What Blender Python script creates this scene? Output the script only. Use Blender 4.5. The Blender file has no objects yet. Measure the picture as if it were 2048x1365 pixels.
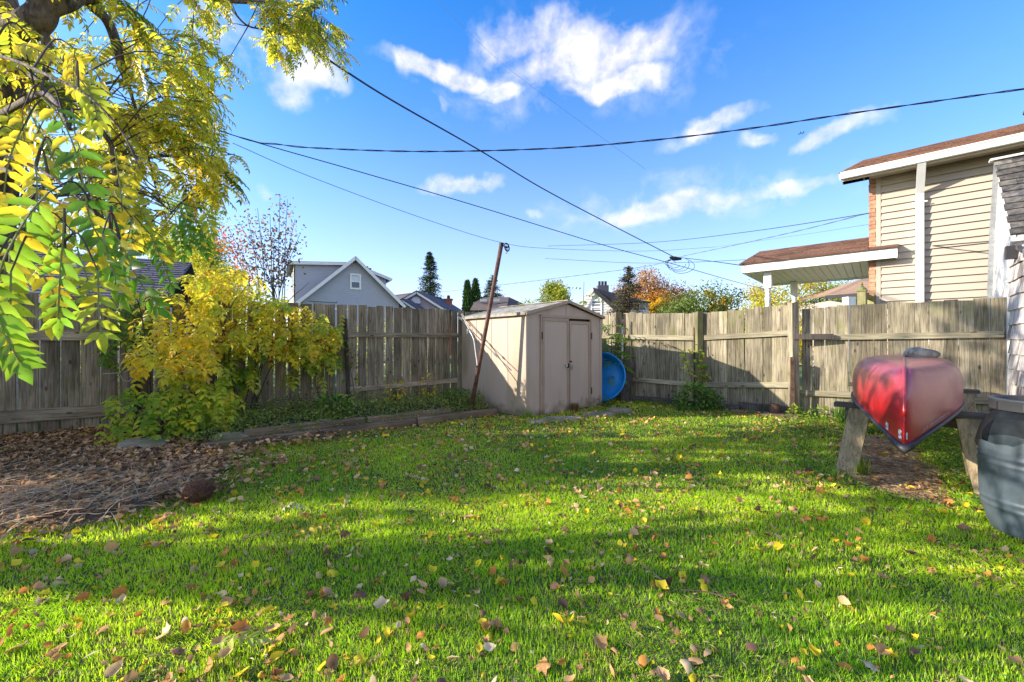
import bpy, math, random
import numpy as np
from mathutils import Vector, Matrix
R = math.radians
rng = np.random.default_rng(11)
random.seed(11)
S = bpy.context.scene
COL = S.collection

# ---------------------------------------------------------------- camera
EYE = 1.22
cam_data = bpy.data.cameras.new('camera')
cam_data.sensor_width = 36.0
cam_data.lens = 36.0 * 800 / 2048
cam_data.clip_start = 0.05
cam_data.clip_end = 3000
cam = bpy.data.objects.new('camera', cam_data)
cam.location = (0, 0, EYE)
cam.rotation_euler = (R(90), 0, 0)
COL.objects.link(cam)
S.camera = cam

# ---------------------------------------------------------------- sun and sky
SUN_EL = 21.5
SUN_AZ = -2.0          # degrees forward of due left (-X)
sd = Vector((-math.cos(R(SUN_AZ)) * math.cos(R(SUN_EL)), math.sin(R(SUN_AZ)) * math.cos(R(SUN_EL)), math.sin(R(SUN_EL))))
sun_data = bpy.data.lights.new('sun', 'SUN')
sun_data.energy = 3.9
sun_data.angle = R(0.5)
sun_data.color = (1.0, 0.91, 0.78)
sun = bpy.data.objects.new('sun', sun_data)
sun.rotation_euler = sd.to_track_quat('Z', 'Y').to_euler()
sun.location = (-20, 0, 20)
COL.objects.link(sun)

world = bpy.data.worlds.new('World')
S.world = world
world.use_nodes = True

def build_world():
    nt = world.node_tree
    N, L = nt.nodes, nt.links
    N.clear()
    out = N.new('ShaderNodeOutputWorld')
    bg = N.new('ShaderNodeBackground')
    bg.inputs['Strength'].default_value = 0.15
    L.new(bg.outputs[0], out.inputs[0])
    sky = N.new('ShaderNodeTexSky')
    sky.sky_type = 'NISHITA'
    sky.sun_disc = False
    sky.sun_elevation = R(SUN_EL)
    sky.sun_rotation = R(-90 + SUN_AZ)
    sky.air_density = 1.0
    sky.dust_density = 0.9
    sky.ozone_density = 3.0
    hsv = N.new('ShaderNodeHueSaturation')
    hsv.inputs['Saturation'].default_value = 1.48
    hsv.inputs['Value'].default_value = 1.0
    L.new(sky.outputs[0], hsv.inputs['Color'])
    geo = N.new('ShaderNodeTexCoord')
    d = geo.outputs['Generated']
    def vm(op, a, b=None):
        n = N.new('ShaderNodeVectorMath'); n.operation = op
        if isinstance(a, (tuple, list, Vector)): n.inputs[0].default_value = a
        else: L.new(a, n.inputs[0])
        if b is not None:
            if isinstance(b, (tuple, list, Vector)): n.inputs[1].default_value = b
            else: L.new(b, n.inputs[1])
        return n.outputs['Value'] if op in ('DOT_PRODUCT', 'LENGTH') else n.outputs[0]
    def m(op, a, b=None, clamp=False):
        n = N.new('ShaderNodeMath'); n.operation = op; n.use_clamp = clamp
        for i, v in enumerate((a, b)):
            if v is None: continue
            if isinstance(v, (int, float)): n.inputs[i].default_value = v
            else: L.new(v, n.inputs[i])
        return n.outputs[0]
    # clouds: soft ellipses around directions, frayed by noise
    blobs = [((1185, 105), 175, 62, 1.0), ((1255, 160), 125, 38, 1.0), ((900, 130), 150, 30, .95), ((1010, 165), 70, 26, .8), ((1080, 60), 120, 40, .85),
             ((600, 150), 80, 50, .8), ((560, 185), 50, 40, .75), ((1310, 420), 175, 34, .85), ((1580, 378), 140, 24, .7), ((930, 372), 100, 20, .75),
             ((1415, 265), 75, 20, .75), ((1530, 280), 60, 15, .65), ((1675, 262), 60, 18, .75), ((1070, 430), 26, 9, .4), ((527, 372), 22, 15, .45),
             ((1330, 405), 260, 60, .42), ((1130, 130), 330, 110, .40), ((1560, 385), 200, 50, .35), ((905, 210), 22, 16, .45), ((1450, 100), 18, 14, .25), ((470, 90), 90, 60, .5), ((250, 330), 150, 60, .5)]
    noise = N.new('ShaderNodeTexNoise'); noise.inputs['Scale'].default_value = 9.0
    noise.inputs['Detail'].default_value = 9; noise.inputs['Roughness'].default_value = 0.6
    L.new(d, noise.inputs['Vector'])
    wob = N.new('ShaderNodeTexNoise'); wob.inputs['Scale'].default_value = 6.0; wob.inputs['Detail'].default_value = 5
    L.new(d, wob.inputs['Vector'])
    off = vm('MULTIPLY', vm('SUBTRACT', wob.outputs['Color'], (.5, .5, .5)), (.22, .22, .14))
    dd = vm('ADD', d, off)
    best = None
    for (px, py), sx, sy, amp in blobs:
        c = Vector(((px - 1024) / 800, 1, (684 - py) / 800)); k = c.length; c = c / k
        rgt = Vector((c.y, -c.x, 0)).normalized(); up = rgt.cross(c)
        diff = vm('SUBTRACT', dd, c)
        a = m('MULTIPLY', vm('DOT_PRODUCT', diff, rgt), 800 * k * k ** .0 / sx / 1.0 * 1.0)
        b = m('MULTIPLY', vm('DOT_PRODUCT', diff, up), 800 * k / sy)
        r2 = m('ADD', m('MULTIPLY', a, a), m('MULTIPLY', b, b))
        v = m('MULTIPLY', m('SUBTRACT', 1.15, m('MULTIPLY', r2, .8), True), amp)
        # keep only the front side of the sphere
        best = v if best is None else m('MAXIMUM', best, v)
    # unseen clouds behind the viewer, thickened to neutralise the ambient light
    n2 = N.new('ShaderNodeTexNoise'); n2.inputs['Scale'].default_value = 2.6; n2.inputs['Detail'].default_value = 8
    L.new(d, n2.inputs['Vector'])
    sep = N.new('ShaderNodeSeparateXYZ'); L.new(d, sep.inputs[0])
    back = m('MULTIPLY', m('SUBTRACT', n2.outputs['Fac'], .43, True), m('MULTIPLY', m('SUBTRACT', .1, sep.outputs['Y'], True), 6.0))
    fine_ = N.new('ShaderNodeTexNoise'); fine_.inputs['Scale'].default_value = 24; fine_.inputs['Detail'].default_value = 7; L.new(dd, fine_.inputs['Vector'])
    fr = m('ADD', m('MULTIPLY', m('SUBTRACT', noise.outputs['Fac'], .5), 2.4), m('MULTIPLY', m('SUBTRACT', fine_.outputs['Fac'], .5), 1.3))
    den = m('SUBTRACT', m('ADD', best, fr), .16, True)
    tot = m('MULTIPLY', m('MULTIPLY', den, m('MULTIPLY', best, 1.3, True)), .80, True)
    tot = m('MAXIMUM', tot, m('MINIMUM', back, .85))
    mix = N.new('ShaderNodeMix'); mix.data_type = 'RGBA'
    L.new(tot, mix.inputs['Factor'])
    # grade of the clear sky: pale near the horizon
    hz = m('POWER', m('SUBTRACT', 1.0, m('ABSOLUTE', sep.outputs['Z']), True), 2.7)
    mixh = N.new('ShaderNodeMix'); mixh.data_type = 'RGBA'
    L.new(m('MULTIPLY', hz, .7), mixh.inputs['Factor'])
    tint = vm('MULTIPLY', hsv.outputs[0], (.72, .94, 1.08))
    L.new(tint, mixh.inputs[6])
    mixh.inputs[7].default_value = SKY_HZ
    L.new(mixh.outputs[2], mix.inputs[6])
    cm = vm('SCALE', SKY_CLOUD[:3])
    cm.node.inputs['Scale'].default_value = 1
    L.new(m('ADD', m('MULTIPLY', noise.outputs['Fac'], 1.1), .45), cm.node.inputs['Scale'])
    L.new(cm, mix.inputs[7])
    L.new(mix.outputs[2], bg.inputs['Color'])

SKY_HZ = (3.4, 2.95, 3.7, 1)
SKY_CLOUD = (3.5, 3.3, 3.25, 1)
build_world()
S.view_settings.view_transform = 'Standard'
S.view_settings.look = 'None'
S.view_settings.gamma = 1.0
S.view_settings.use_curve_mapping = False
S.view_settings.exposure = 1.32
S.render.engine = 'CYCLES'
S.cycles.max_bounces = 6
S.cycles.transparent_max_bounces = 8
S.cycles.use_denoising = True

# ---------------------------------------------------------------- helpers
def at(px, py, Y):
    """place of a point seen at photo pixel (px, py) when it stands Y metres ahead"""
    return np.array([(px - 1024) / 800 * Y, Y, EYE - (py - 684) / 800 * Y])
def gr(px, py, z=0.0):
    Y = (EYE - z) * 800 / (py - 684)
    return np.array([(px - 1024) / 800 * Y, Y, z])
def V(*a): return np.array(a, float)
def nrm(v):
    v = np.asarray(v, float); l = np.linalg.norm(v)
    return v / l if l > 1e-9 else v

class MB:
    def __init__(self): self.v = []; self.f = []; self.c = []
    def add(self, vs, fs, col=(1, 1, 1)):
        o = len(self.v)
        self.v.extend([tuple(map(float, p)) for p in vs])
        self.f.extend([tuple(i + o for i in f) for f in fs])
        self.c.extend([col] * len(vs))
        return self
    def box(self, c, s, rz=0.0, col=(1, 1, 1), rx=0.0, ry=0.0):
        M = Matrix.Translation(Vector(c)) @ Matrix.Rotation(rz, 4, 'Z') @ Matrix.Rotation(ry, 4, 'Y') @ Matrix.Rotation(rx, 4, 'X')
        hx, hy, hz = s[0] / 2, s[1] / 2, s[2] / 2
        vs = [M @ Vector((x * hx, y * hy, z * hz)) for z in (-1, 1) for y in (-1, 1) for x in (-1, 1)]
        return self.add(vs, [(0, 2, 3, 1), (4, 5, 7, 6), (0, 1, 5, 4), (2, 6, 7, 3), (1, 3, 7, 5), (0, 4, 6, 2)], col)
    def hexa(self, p, col=(1, 1, 1)):
        """eight corners: bottom four anticlockwise, top four above them"""
        return self.add(p, [(0, 3, 2, 1), (4, 5, 6, 7), (0, 1, 5, 4), (1, 2, 6, 5), (2, 3, 7, 6), (3, 0, 4, 7)], col)
    def bar(self, a, b, w, h, up=(0, 0, 1), col=(1, 1, 1)):
        a, b = np.asarray(a, float), np.asarray(b, float)
        d = nrm(b - a); s = nrm(np.cross(d, up)); u = np.cross(s, d)
        p = [a - s * w / 2 - u * h / 2, a + s * w / 2 - u * h / 2, b + s * w / 2 - u * h / 2, b - s * w / 2 - u * h / 2,
             a - s * w / 2 + u * h / 2, a + s * w / 2 + u * h / 2, b + s * w / 2 + u * h / 2, b - s * w / 2 + u * h / 2]
        return self.hexa(p, col)
    def quad(self, a, b, c, d, col=(1, 1, 1)): return self.add([a, b, c, d], [(0, 1, 2, 3)], col)
    def slab(self, poly, thick, n, col=(1, 1, 1)):
        """a flat polygon given real thickness along -n"""
        n = nrm(n); k = len(poly); t = [np.asarray(p, float) for p in poly]
        vs = t + [p - n * thick for p in t]
        fs = [tuple(range(k)), tuple(range(2 * k - 1, k - 1, -1))] + [(i, i + k, (i + 1) % k + k, (i + 1) % k) for i in range(k)]
        return self.add(vs, fs, col)
    def tube(self, pts, rad, seg=6, col=(1, 1, 1), cap=True):
        pts = [np.asarray(p, float) for p in pts]; n = len(pts)
        if isinstance(rad, (int, float)): rad = [rad] * n
        vs = []; s = None
        for i in range(n):
            d = nrm(pts[min(i + 1, n - 1)] - pts[max(i - 1, 0)])
            if s is None:
                s = nrm(np.cross(d, (0, 0, 1) if abs(d[2]) < .9 else (1, 0, 0)))
            else:
                s = nrm(s - d * np.dot(s, d))
            u = np.cross(d, s)
            for k in range(seg):
                a = 2 * math.pi * k / seg
                vs.append(pts[i] + (s * math.cos(a) + u * math.sin(a)) * rad[i])
        fs = [(i * seg + k, i * seg + (k + 1) % seg, (i + 1) * seg + (k + 1) % seg, (i + 1) * seg + k) for i in range(n - 1) for k in range(seg)]
        if cap: fs += [tuple(range(seg - 1, -1, -1)), tuple((n - 1) * seg + k for k in range(seg))]
        return self.add(vs, fs, col)
    def lathe(self, prof, c=(0, 0, 0), seg=24, col=(1, 1, 1)):
        vs = [(c[0] + r * math.cos(2 * math.pi * k / seg), c[1] + r * math.sin(2 * math.pi * k / seg), c[2] + z) for r, z in prof for k in range(seg)]
        fs = [(i * seg + k, i * seg + (k + 1) % seg, (i + 1) * seg + (k + 1) % seg, (i + 1) * seg + k) for i in range(len(prof) - 1) for k in range(seg)]
        return self.add(vs, fs, col)
    def mesh(self, name, m, smooth=False):
        me = bpy.data.meshes.new(name)
        me.from_pydata(self.v, [], self.f)
        me.materials.append(m)
        ca = me.color_attributes.new('Col', 'FLOAT_COLOR', 'POINT')
        ca.data.foreach_set('color', np.array([(*c[:3], 1.0) for c in self.c], dtype=np.float32).ravel())
        if smooth: me.polygons.foreach_set('use_smooth', [True] * len(me.polygons))
        me.update()
        return me
    def build(self, name, m, parent=None, smooth=False, loc=None):
        return link(name, self.mesh(name, m, smooth), parent, loc)

def link(name, me, parent=None, loc=None):
    o = bpy.data.objects.new(name, me); COL.objects.link(o)
    if parent is not None: o.parent = parent
    if loc is not None: o.location = tuple(map(float, loc))
    return o
def tag(o, label=None, cat=None, group=None, kind=None):
    if label: o['label'] = label
    if cat: o['category'] = cat
    if group: o['group'] = group
    if kind: o['kind'] = kind
    return o
def thing(name, label, cat, group=None, loc=None):
    o = bpy.data.objects.new(name, None); COL.objects.link(o)
    o.empty_display_size = .1
    if loc is not None: o.location = tuple(map(float, loc))
    return tag(o, label, cat, group)

def fast_mesh(name, verts, faces_n, nside, cols, m, smooth=False):
    """verts (n,3), faces (k,nside) index array, cols (n,3)"""
    me = bpy.data.meshes.new(name)
    nv, nf = len(verts), len(faces_n)
    me.vertices.add(nv); me.vertices.foreach_set('co', np.ascontiguousarray(verts, dtype=np.float32).ravel())
    me.loops.add(nf * nside); me.loops.foreach_set('vertex_index', np.ascontiguousarray(faces_n, dtype=np.int32).ravel())
    me.polygons.add(nf); me.polygons.foreach_set('loop_start', np.arange(0, nf * nside, nside, dtype=np.int32))
    me.polygons.foreach_set('loop_total', np.full(nf, nside, dtype=np.int32))
    if smooth: me.polygons.foreach_set('use_smooth', np.ones(nf, dtype=bool))
    me.materials.append(m)
    ca = me.color_attributes.new('Col', 'FLOAT_COLOR', 'POINT')
    c4 = np.ones((nv, 4), dtype=np.float32); c4[:, :3] = cols
    ca.data.foreach_set('color', c4.ravel())
    me.update(calc_edges=True)
    return me

# leaf and blade templates: rows of (u along, v across, h out of plane), triangles
T_DIAMOND = (np.array([(0, 0, 0), (.42, .5, .10), (.42, -.5, .10), (1, 0, -.04)]), np.array([(0, 2, 3), (0, 3, 1)]))
T_LEAF = (np.array([(0, 0, 0), (.28, .46, .10), (.28, -.46, .10), (.62, .38, .06), (.62, -.38, .06), (1, 0, -.12), (.3, 0, 0), (.62, 0, -.02)]),
          np.array([(0, 6, 1), (0, 2, 6), (6, 7, 1), (1, 7, 3), (2, 4, 6), (6, 4, 7), (7, 5, 3), (7, 4, 5)]))
T_TOOTH = (np.array([(0, 0, 0), (.16, .30, .06), (.16, -.30, .06), (.42, .50, .10), (.42, -.50, .10), (.52, .36, .06), (.52, -.36, .06), (.72, .34, .04), (.72, -.34, .04), (1.05, 0, -.16), (.42, 0, 0), (.72, 0, -.05)]),
           np.array([(0, 10, 1), (1, 10, 3), (0, 2, 10), (2, 4, 10), (3, 10, 5), (4, 6, 10), (5, 10, 11), (5, 11, 7), (6, 11, 10), (6, 8, 11), (7, 11, 9), (8, 9, 11)]))
T_BLADE3 = (np.array([(0, .5, 0), (0, -.5, 0), (.5, .42, .10), (.5, -.42, .10), (1, 0, .38)]), np.array([(0, 1, 3), (0, 3, 2), (2, 3, 4)]))
T_BLADE1 = (np.array([(0, .5, 0), (0, -.5, 0), (1, 0, .30)]), np.array([(0, 1, 2)]))
T_QUADLEAF = (np.array([(0, 0, 0), (.5, .5, .08), (.5, -.5, .08), (1, 0, 0)]), np.array([(0, 2, 3), (0, 3, 1)]))

def scatter_mesh(name, T, base, dirs, ups, Lg, Wd, cols, m, hscale=None):
    tv, tf = T
    n = len(base)
    dirs = dirs / np.linalg.norm(dirs, axis=1, keepdims=True)
    side = np.cross(ups, dirs); sl = np.linalg.norm(side, axis=1, keepdims=True); sl[sl < 1e-6] = 1; side /= sl
    up = np.cross(dirs, side)
    hs = Lg if hscale is None else hscale
    P = (base[:, None, :] + tv[None, :, 0, None] * (dirs * Lg[:, None])[:, None, :] + tv[None, :, 1, None] * (side * Wd[:, None])[:, None, :]
         + tv[None, :, 2, None] * (up * hs[:, None])[:, None, :])
    k = len(tv)
    F = (tf[None] + (np.arange(n) * k)[:, None, None]).reshape(-1, 3)
    C = np.repeat(cols, k, axis=0)
    return fast_mesh(name, P.reshape(-1, 3), F, 3, C, m)

def rdir(n):
    v = rng.normal(size=(n, 3)); return v / np.linalg.norm(v, axis=1, keepdims=True)
def pick(cols, n, jit=.15):
    c = np.array(cols)[rng.integers(0, len(cols), n)]
    return np.clip(c * (1 + rng.normal(0, jit, (n, 1))) * (1 + rng.normal(0, jit * .4, (n, 3))), .002, 1)

def spline(pts, n=24):
    pts = [np.asarray(p, float) for p in pts]
    P = [2 * pts[0] - pts[1]] + pts + [2 * pts[-1] - pts[-2]]
    out = []
    for i in range(1, len(P) - 2):
        for k in range(n):
            t = k / n; a, b, c, d = P[i - 1], P[i], P[i + 1], P[i + 2]
            out.append(.5 * ((2 * b) + (-a + c) * t + (2 * a - 5 * b + 4 * c - d) * t * t + (-a + 3 * b - 3 * c + d) * t ** 3))
    out.append(pts[-1]); return out

# ---------------------------------------------------------------- materials
MATS = {}
def nodes_of(name):
    m = bpy.data.materials.new(name); m.use_nodes = True
    nt = m.node_tree; nt.nodes.clear()
    out = nt.nodes.new('ShaderNodeOutputMaterial')
    return m, nt, out
def simple(name, base, rough=.7, var=.12, scale=6.0, bump=.15, bscale=40.0, metal=0.0, spec=.4, rand=.0, stretch=(1, 1, 1), stain=None, stain_scale=2.0, stain_lo=.5, stain_hi=.62, col_attr=False, coat=0.0, detail=6):
    m, nt, out = nodes_of(name); N, L = nt.nodes, nt.links
    b = N.new('ShaderNodeBsdfPrincipled')
    b.inputs['Roughness'].default_value = rough; b.inputs['Metallic'].default_value = metal
    b.inputs['Specular IOR Level'].default_value = spec
    b.inputs['Coat Weight'].default_value = coat
    L.new(b.outputs[0], out.inputs[0])
    tc = N.new('ShaderNodeTexCoord'); mp = N.new('ShaderNodeMapping'); mp.inputs['Scale'].default_value = stretch
    geo = N.new('ShaderNodeNewGeometry')
    L.new(geo.outputs['Position'], mp.inputs['Vector'])
    oi = N.new('ShaderNodeObjectInfo')
    n1 = N.new('ShaderNodeTexNoise'); n1.inputs['Scale'].default_value = scale; n1.inputs['Detail'].default_value = detail; n1.inputs['Roughness'].default_value = .6
    L.new(mp.outputs[0], n1.inputs['Vector'])
    mr = N.new('ShaderNodeMapRange'); mr.inputs['From Min'].default_value = .3; mr.inputs['From Max'].default_value = .7
    mr.inputs['To Min'].default_value = 1 - var * 1.6; mr.inputs['To Max'].default_value = 1 + var * 1.6
    L.new(n1.outputs['Fac'], mr.inputs['Value'])
    mr2 = N.new('ShaderNodeMapRange'); mr2.inputs['To Min'].default_value = 1 - rand; mr2.inputs['To Max'].default_value = 1 + rand
    L.new(oi.outputs['Random'], mr2.inputs['Value'])
    mul = N.new('ShaderNodeMath'); mul.operation = 'MULTIPLY'; L.new(mr.outputs[0], mul.inputs[0]); L.new(mr2.outputs[0], mul.inputs[1])
    base_sock = None
    if col_attr:
        at_ = N.new('ShaderNodeAttribute'); at_.attribute_name = 'Col'; base_sock = at_.outputs['Color']
    if stain is not None:
        n2 = N.new('ShaderNodeTexNoise'); n2.inputs['Scale'].default_value = stain_scale; n2.inputs['Detail'].default_value = 8
        L.new(mp.outputs[0], n2.inputs['Vector'])
        r2 = N.new('ShaderNodeMapRange'); r2.inputs['From Min'].default_value = stain_lo; r2.inputs['From Max'].default_value = stain_hi
        L.new(n2.outputs['Fac'], r2.inputs['Value'])
        mx0 = N.new('ShaderNodeMix'); mx0.data_type = 'RGBA'
        L.new(r2.outputs[0], mx0.inputs['Factor'])
        if base_sock: L.new(base_sock, mx0.inputs[6])
        else: mx0.inputs[6].default_value = (*base, 1)
        mx0.inputs[7].default_value = (*stain, 1); base_sock = mx0.outputs[2]
    mx = N.new('ShaderNodeVectorMath'); mx.operation = 'SCALE'
    if base_sock: L.new(base_sock, mx.inputs[0])
    else: mx.inputs[0].default_value = base
    L.new(mul.outputs[0], mx.inputs['Scale'])
    L.new(mx.outputs[0], b.inputs['Base Color'])
    if bump > 0:
        n3 = N.new('ShaderNodeTexNoise'); n3.inputs['Scale'].default_value = bscale; n3.inputs['Detail'].default_value = 5
        L.new(mp.outputs[0], n3.inputs['Vector'])
        bp = N.new('ShaderNodeBump'); bp.inputs['Strength'].default_value = bump; bp.inputs['Distance'].default_value = .02
        L.new(n3.outputs['Fac'], bp.inputs['Height']); L.new(bp.outputs[0], b.inputs['Normal'])
    MATS[name] = m
    return m

def wood(name, base, dark, moss=None, moss_amt=.55, rand=.22, grain_ax='Z', coord='pos', rough=.85):
    """weathered boards: long grain, knots, blotches, green algae"""
    m, nt, out = nodes_of(name); N, L = nt.nodes, nt.links
    b = N.new('ShaderNodeBsdfPrincipled'); b.inputs['Roughness'].default_value = rough; b.inputs['Specular IOR Level'].default_value = .25
    L.new(b.outputs[0], out.inputs[0])
    geo = N.new('ShaderNodeNewGeometry'); oi = N.new('ShaderNodeObjectInfo')
    off = N.new('ShaderNodeVectorMath'); off.operation = 'MULTIPLY_ADD'
    comb = N.new('ShaderNodeCombineXYZ')
    for k in ('X', 'Y', 'Z'): L.new(oi.outputs['Random'], comb.inputs[k])
    off.inputs[1].default_value = (37, 23, 11); L.new(comb.outputs[0], off.inputs[0]); L.new(geo.outputs['Position'], off.inputs[2])
    mp = N.new('ShaderNodeMapping')
    mp.inputs['Scale'].default_value = {'Z': (1, 1, .045), 'H': (.05, .05, 1.0)}[grain_ax]
    L.new(off.outputs[0], mp.inputs['Vector'])
    g = N.new('ShaderNodeTexNoise'); g.inputs['Scale'].default_value = 60; g.inputs['Detail'].default_value = 6; g.inputs['Roughness'].default_value = .65; g.inputs['Distortion'].default_value = .6
    L.new(mp.outputs[0], g.inputs['Vector'])
    gr_ = N.new('ShaderNodeMapRange'); gr_.inputs['From Min'].default_value = .34; gr_.inputs['From Max'].default_value = .58
    L.new(g.outputs['Fac'], gr_.inputs['Value'])
    mx = N.new('ShaderNodeMix'); mx.data_type = 'RGBA'; mx.inputs[6].default_value = (*dark, 1); mx.inputs[7].default_value = (*base, 1)
    L.new(gr_.outputs[0], mx.inputs['Factor'])
    # blotches
    bl = N.new('ShaderNodeTexNoise'); bl.inputs['Scale'].default_value = 3.2; bl.inputs['Detail'].default_value = 5
    mp2 = N.new('ShaderNodeMapping'); mp2.inputs['Scale'].default_value = {'Z': (1.6, 1.6, .6), 'H': (.6, .6, 1.6)}[grain_ax]
    L.new(off.outputs[0], mp2.inputs['Vector']); L.new(mp2.outputs[0], bl.inputs['Vector'])
    blr = N.new('ShaderNodeMapRange'); blr.inputs['From Min'].default_value = .35; blr.inputs['From Max'].default_value = .68; blr.inputs['To Min'].default_value = .62; blr.inputs['To Max'].default_value = 1.2
    L.new(bl.outputs['Fac'], blr.inputs['Value'])
    rr = N.new('ShaderNodeMapRange'); rr.inputs['To Min'].default_value = 1 - rand; rr.inputs['To Max'].default_value = 1 + rand
    L.new(oi.outputs['Random'], rr.inputs['Value'])
    mu = N.new('ShaderNodeMath'); mu.operation = 'MULTIPLY'; L.new(blr.outputs[0], mu.inputs[0]); L.new(rr.outputs[0], mu.inputs[1])
    sc = N.new('ShaderNodeVectorMath'); sc.operation = 'SCALE'; L.new(mx.outputs[2], sc.inputs[0]); L.new(mu.outputs[0], sc.inputs['Scale'])
    # knots
    vo = N.new('ShaderNodeTexVoronoi'); vo.inputs['Scale'].default_value = 3.4
    mp3 = N.new('ShaderNodeMapping'); mp3.inputs['Scale'].default_value = {'Z': (2.2, 2.2, 1.0), 'H': (1, 1, 2.2)}[grain_ax]
    L.new(off.outputs[0], mp3.inputs['Vector']); L.new(mp3.outputs[0], vo.inputs['Vector'])
    kr = N.new('ShaderNodeMapRange'); kr.inputs['From Min'].default_value = .06; kr.inputs['From Max'].default_value = .15; kr.inputs['To Min'].default_value = .30; kr.inputs['To Max'].default_value = 1
    L.new(vo.outputs['Distance'], kr.inputs['Value'])
    sc2 = N.new('ShaderNodeVectorMath'); sc2.operation = 'SCALE'; L.new(sc.outputs[0], sc2.inputs[0]); L.new(kr.outputs[0], sc2.inputs['Scale'])
    col = sc2.outputs[0]
    if moss is not None:
        mo = N.new('ShaderNodeTexNoise'); mo.inputs['Scale'].default_value = 2.4; mo.inputs['Detail'].default_value = 9; mo.inputs['Roughness'].default_value = .7
        L.new(off.outputs[0], mo.inputs['Vector'])
        mr = N.new('ShaderNodeMapRange'); mr.inputs['From Min'].default_value = moss_amt; mr.inputs['From Max'].default_value = moss_amt + .2; mr.inputs['To Max'].default_value = .8
        L.new(mo.outputs['Fac'], mr.inputs['Value'])
        m2 = N.new('ShaderNodeMix'); m2.data_type = 'RGBA'; L.new(mr.outputs[0], m2.inputs['Factor']); L.new(col, m2.inputs[6]); m2.inputs[7].default_value = (*moss, 1)
        col = m2.outputs[2]
    L.new(col, b.inputs['Base Color'])
    bp = N.new('ShaderNodeBump'); bp.inputs['Strength'].default_value = .5; bp.inputs['Distance'].default_value = .004
    L.new(g.outputs['Fac'], bp.inputs['Height']); L.new(bp.outputs[0], b.inputs['Normal'])
    MATS[name] = m; return m

def leafmat(name, trans=.45, rough=.5, spec=.35, spots=0.0, gain=1.0):
    m, nt, out = nodes_of(name); N, L = nt.nodes, nt.links
    b = N.new('ShaderNodeBsdfPrincipled'); b.inputs['Roughness'].default_value = rough; b.inputs['Specular IOR Level'].default_value = spec
    t = N.new('ShaderNodeBsdfTranslucent'); mx = N.new('ShaderNodeMixShader'); mx.inputs[0].default_value = trans
    a = N.new('ShaderNodeAttribute'); a.attribute_name = 'Col'
    col = a.outputs['Color']
    if spots > 0:
        geo = N.new('ShaderNodeNewGeometry'); n = N.new('ShaderNodeTexNoise'); n.inputs['Scale'].default_value = 38; n.inputs['Detail'].default_value = 4
        L.new(geo.outputs['Position'], n.inputs['Vector'])
        r = N.new('ShaderNodeMapRange'); r.inputs['From Min'].default_value = .66; r.inputs['From Max'].default_value = .72; r.inputs['To Max'].default_value = spots
        L.new(n.outputs['Fac'], r.inputs['Value'])
        n2 = N.new('ShaderNodeTexNoise'); n2.inputs['Scale'].default_value = 14; L.new(geo.outputs['Position'], n2.inputs['Vector'])
        r2 = N.new('ShaderNodeMapRange'); r2.inputs['From Min'].default_value = .3; r2.inputs['From Max'].default_value = .7; r2.inputs['To Min'].default_value = .7; r2.inputs['To Max'].default_value = 1.3
        L.new(n2.outputs['Fac'], r2.inputs['Value'])
        s = N.new('ShaderNodeVectorMath'); s.operation = 'SCALE'; L.new(col, s.inputs[0]); L.new(r2.outputs[0], s.inputs['Scale'])
        mm = N.new('ShaderNodeMix'); mm.data_type = 'RGBA'; L.new(r.outputs[0], mm.inputs['Factor']); L.new(s.outputs[0], mm.inputs[6]); mm.inputs[7].default_value = (.09, .04, .015, 1)
        col = mm.outputs[2]
    L.new(col, b.inputs['Base Color'])
    g = N.new('ShaderNodeVectorMath'); g.operation = 'SCALE'; g.inputs['Scale'].default_value = 1.5 * gain; L.new(col, g.inputs[0]); L.new(g.outputs[0], t.inputs['Color'])
    L.new(b.outputs[0], mx.inputs[1]); L.new(t.outputs[0], mx.inputs[2]); L.new(mx.outputs[0], out.inputs[0])
    MATS[name] = m; return m

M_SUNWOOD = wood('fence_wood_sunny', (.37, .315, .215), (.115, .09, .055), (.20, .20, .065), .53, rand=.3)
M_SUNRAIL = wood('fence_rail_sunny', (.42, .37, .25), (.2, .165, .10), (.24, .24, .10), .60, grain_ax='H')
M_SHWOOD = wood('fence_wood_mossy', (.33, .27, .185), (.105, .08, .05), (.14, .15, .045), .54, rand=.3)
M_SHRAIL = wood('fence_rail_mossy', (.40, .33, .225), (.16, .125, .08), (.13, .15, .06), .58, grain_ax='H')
M_GREENPOST = wood('post_wood_green', (.30, .27, .13), (.17, .16, .07), (.16, .19, .05), .48)
M_TIMBER = wood('timber_edging', (.24, .17, .105), (.10, .07, .045), (.13, .14, .04), .52, grain_ax='H')
M_DARKPLANK = wood('dark_old_plank', (.12, .10, .085), (.06, .05, .042), (.09, .10, .05), .6)
M_HORSE = wood('sawhorse_wood', (.42, .32, .19), (.19, .14, .08), (.15, .16, .07), .58)
M_HORSEH = wood('sawhorse_beam_wood', (.15, .13, .11), (.07, .06, .05), (.12, .13, .07), .62, grain_ax='H')
M_SHED = simple('shed_painted_steel', (.50, .385, .30), .5, .05, 3, .03, 30, stain=(.35, .27, .17), stain_scale=2.4, stain_lo=.52, stain_hi=.72, stretch=(1, 1, .25))
M_SHEDTRIM = simple('shed_trim_steel', (.40, .29, .21), .5, .06, 5, .03)
M_SHEDROOF = simple('shed_roof_lichen', (.33, .30, .25), .85, .22, 9, .2, 60, stain=(.20, .185, .11), stain_scale=7, stain_lo=.5, stain_hi=.62)
M_RUST = simple('rusted_iron', (.115, .062, .045), .85, .3, 12, .4, 80, stain=(.18, .08, .048), stain_scale=14, rand=.1)
M_DARKMETAL = simple('dark_metal', (.035, .033, .03), .5, .1, 20, .1, metal=.6)
M_STEEL = simple('galvanised_steel', (.42, .43, .44), .45, .15, 18, .1, metal=.7)
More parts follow.
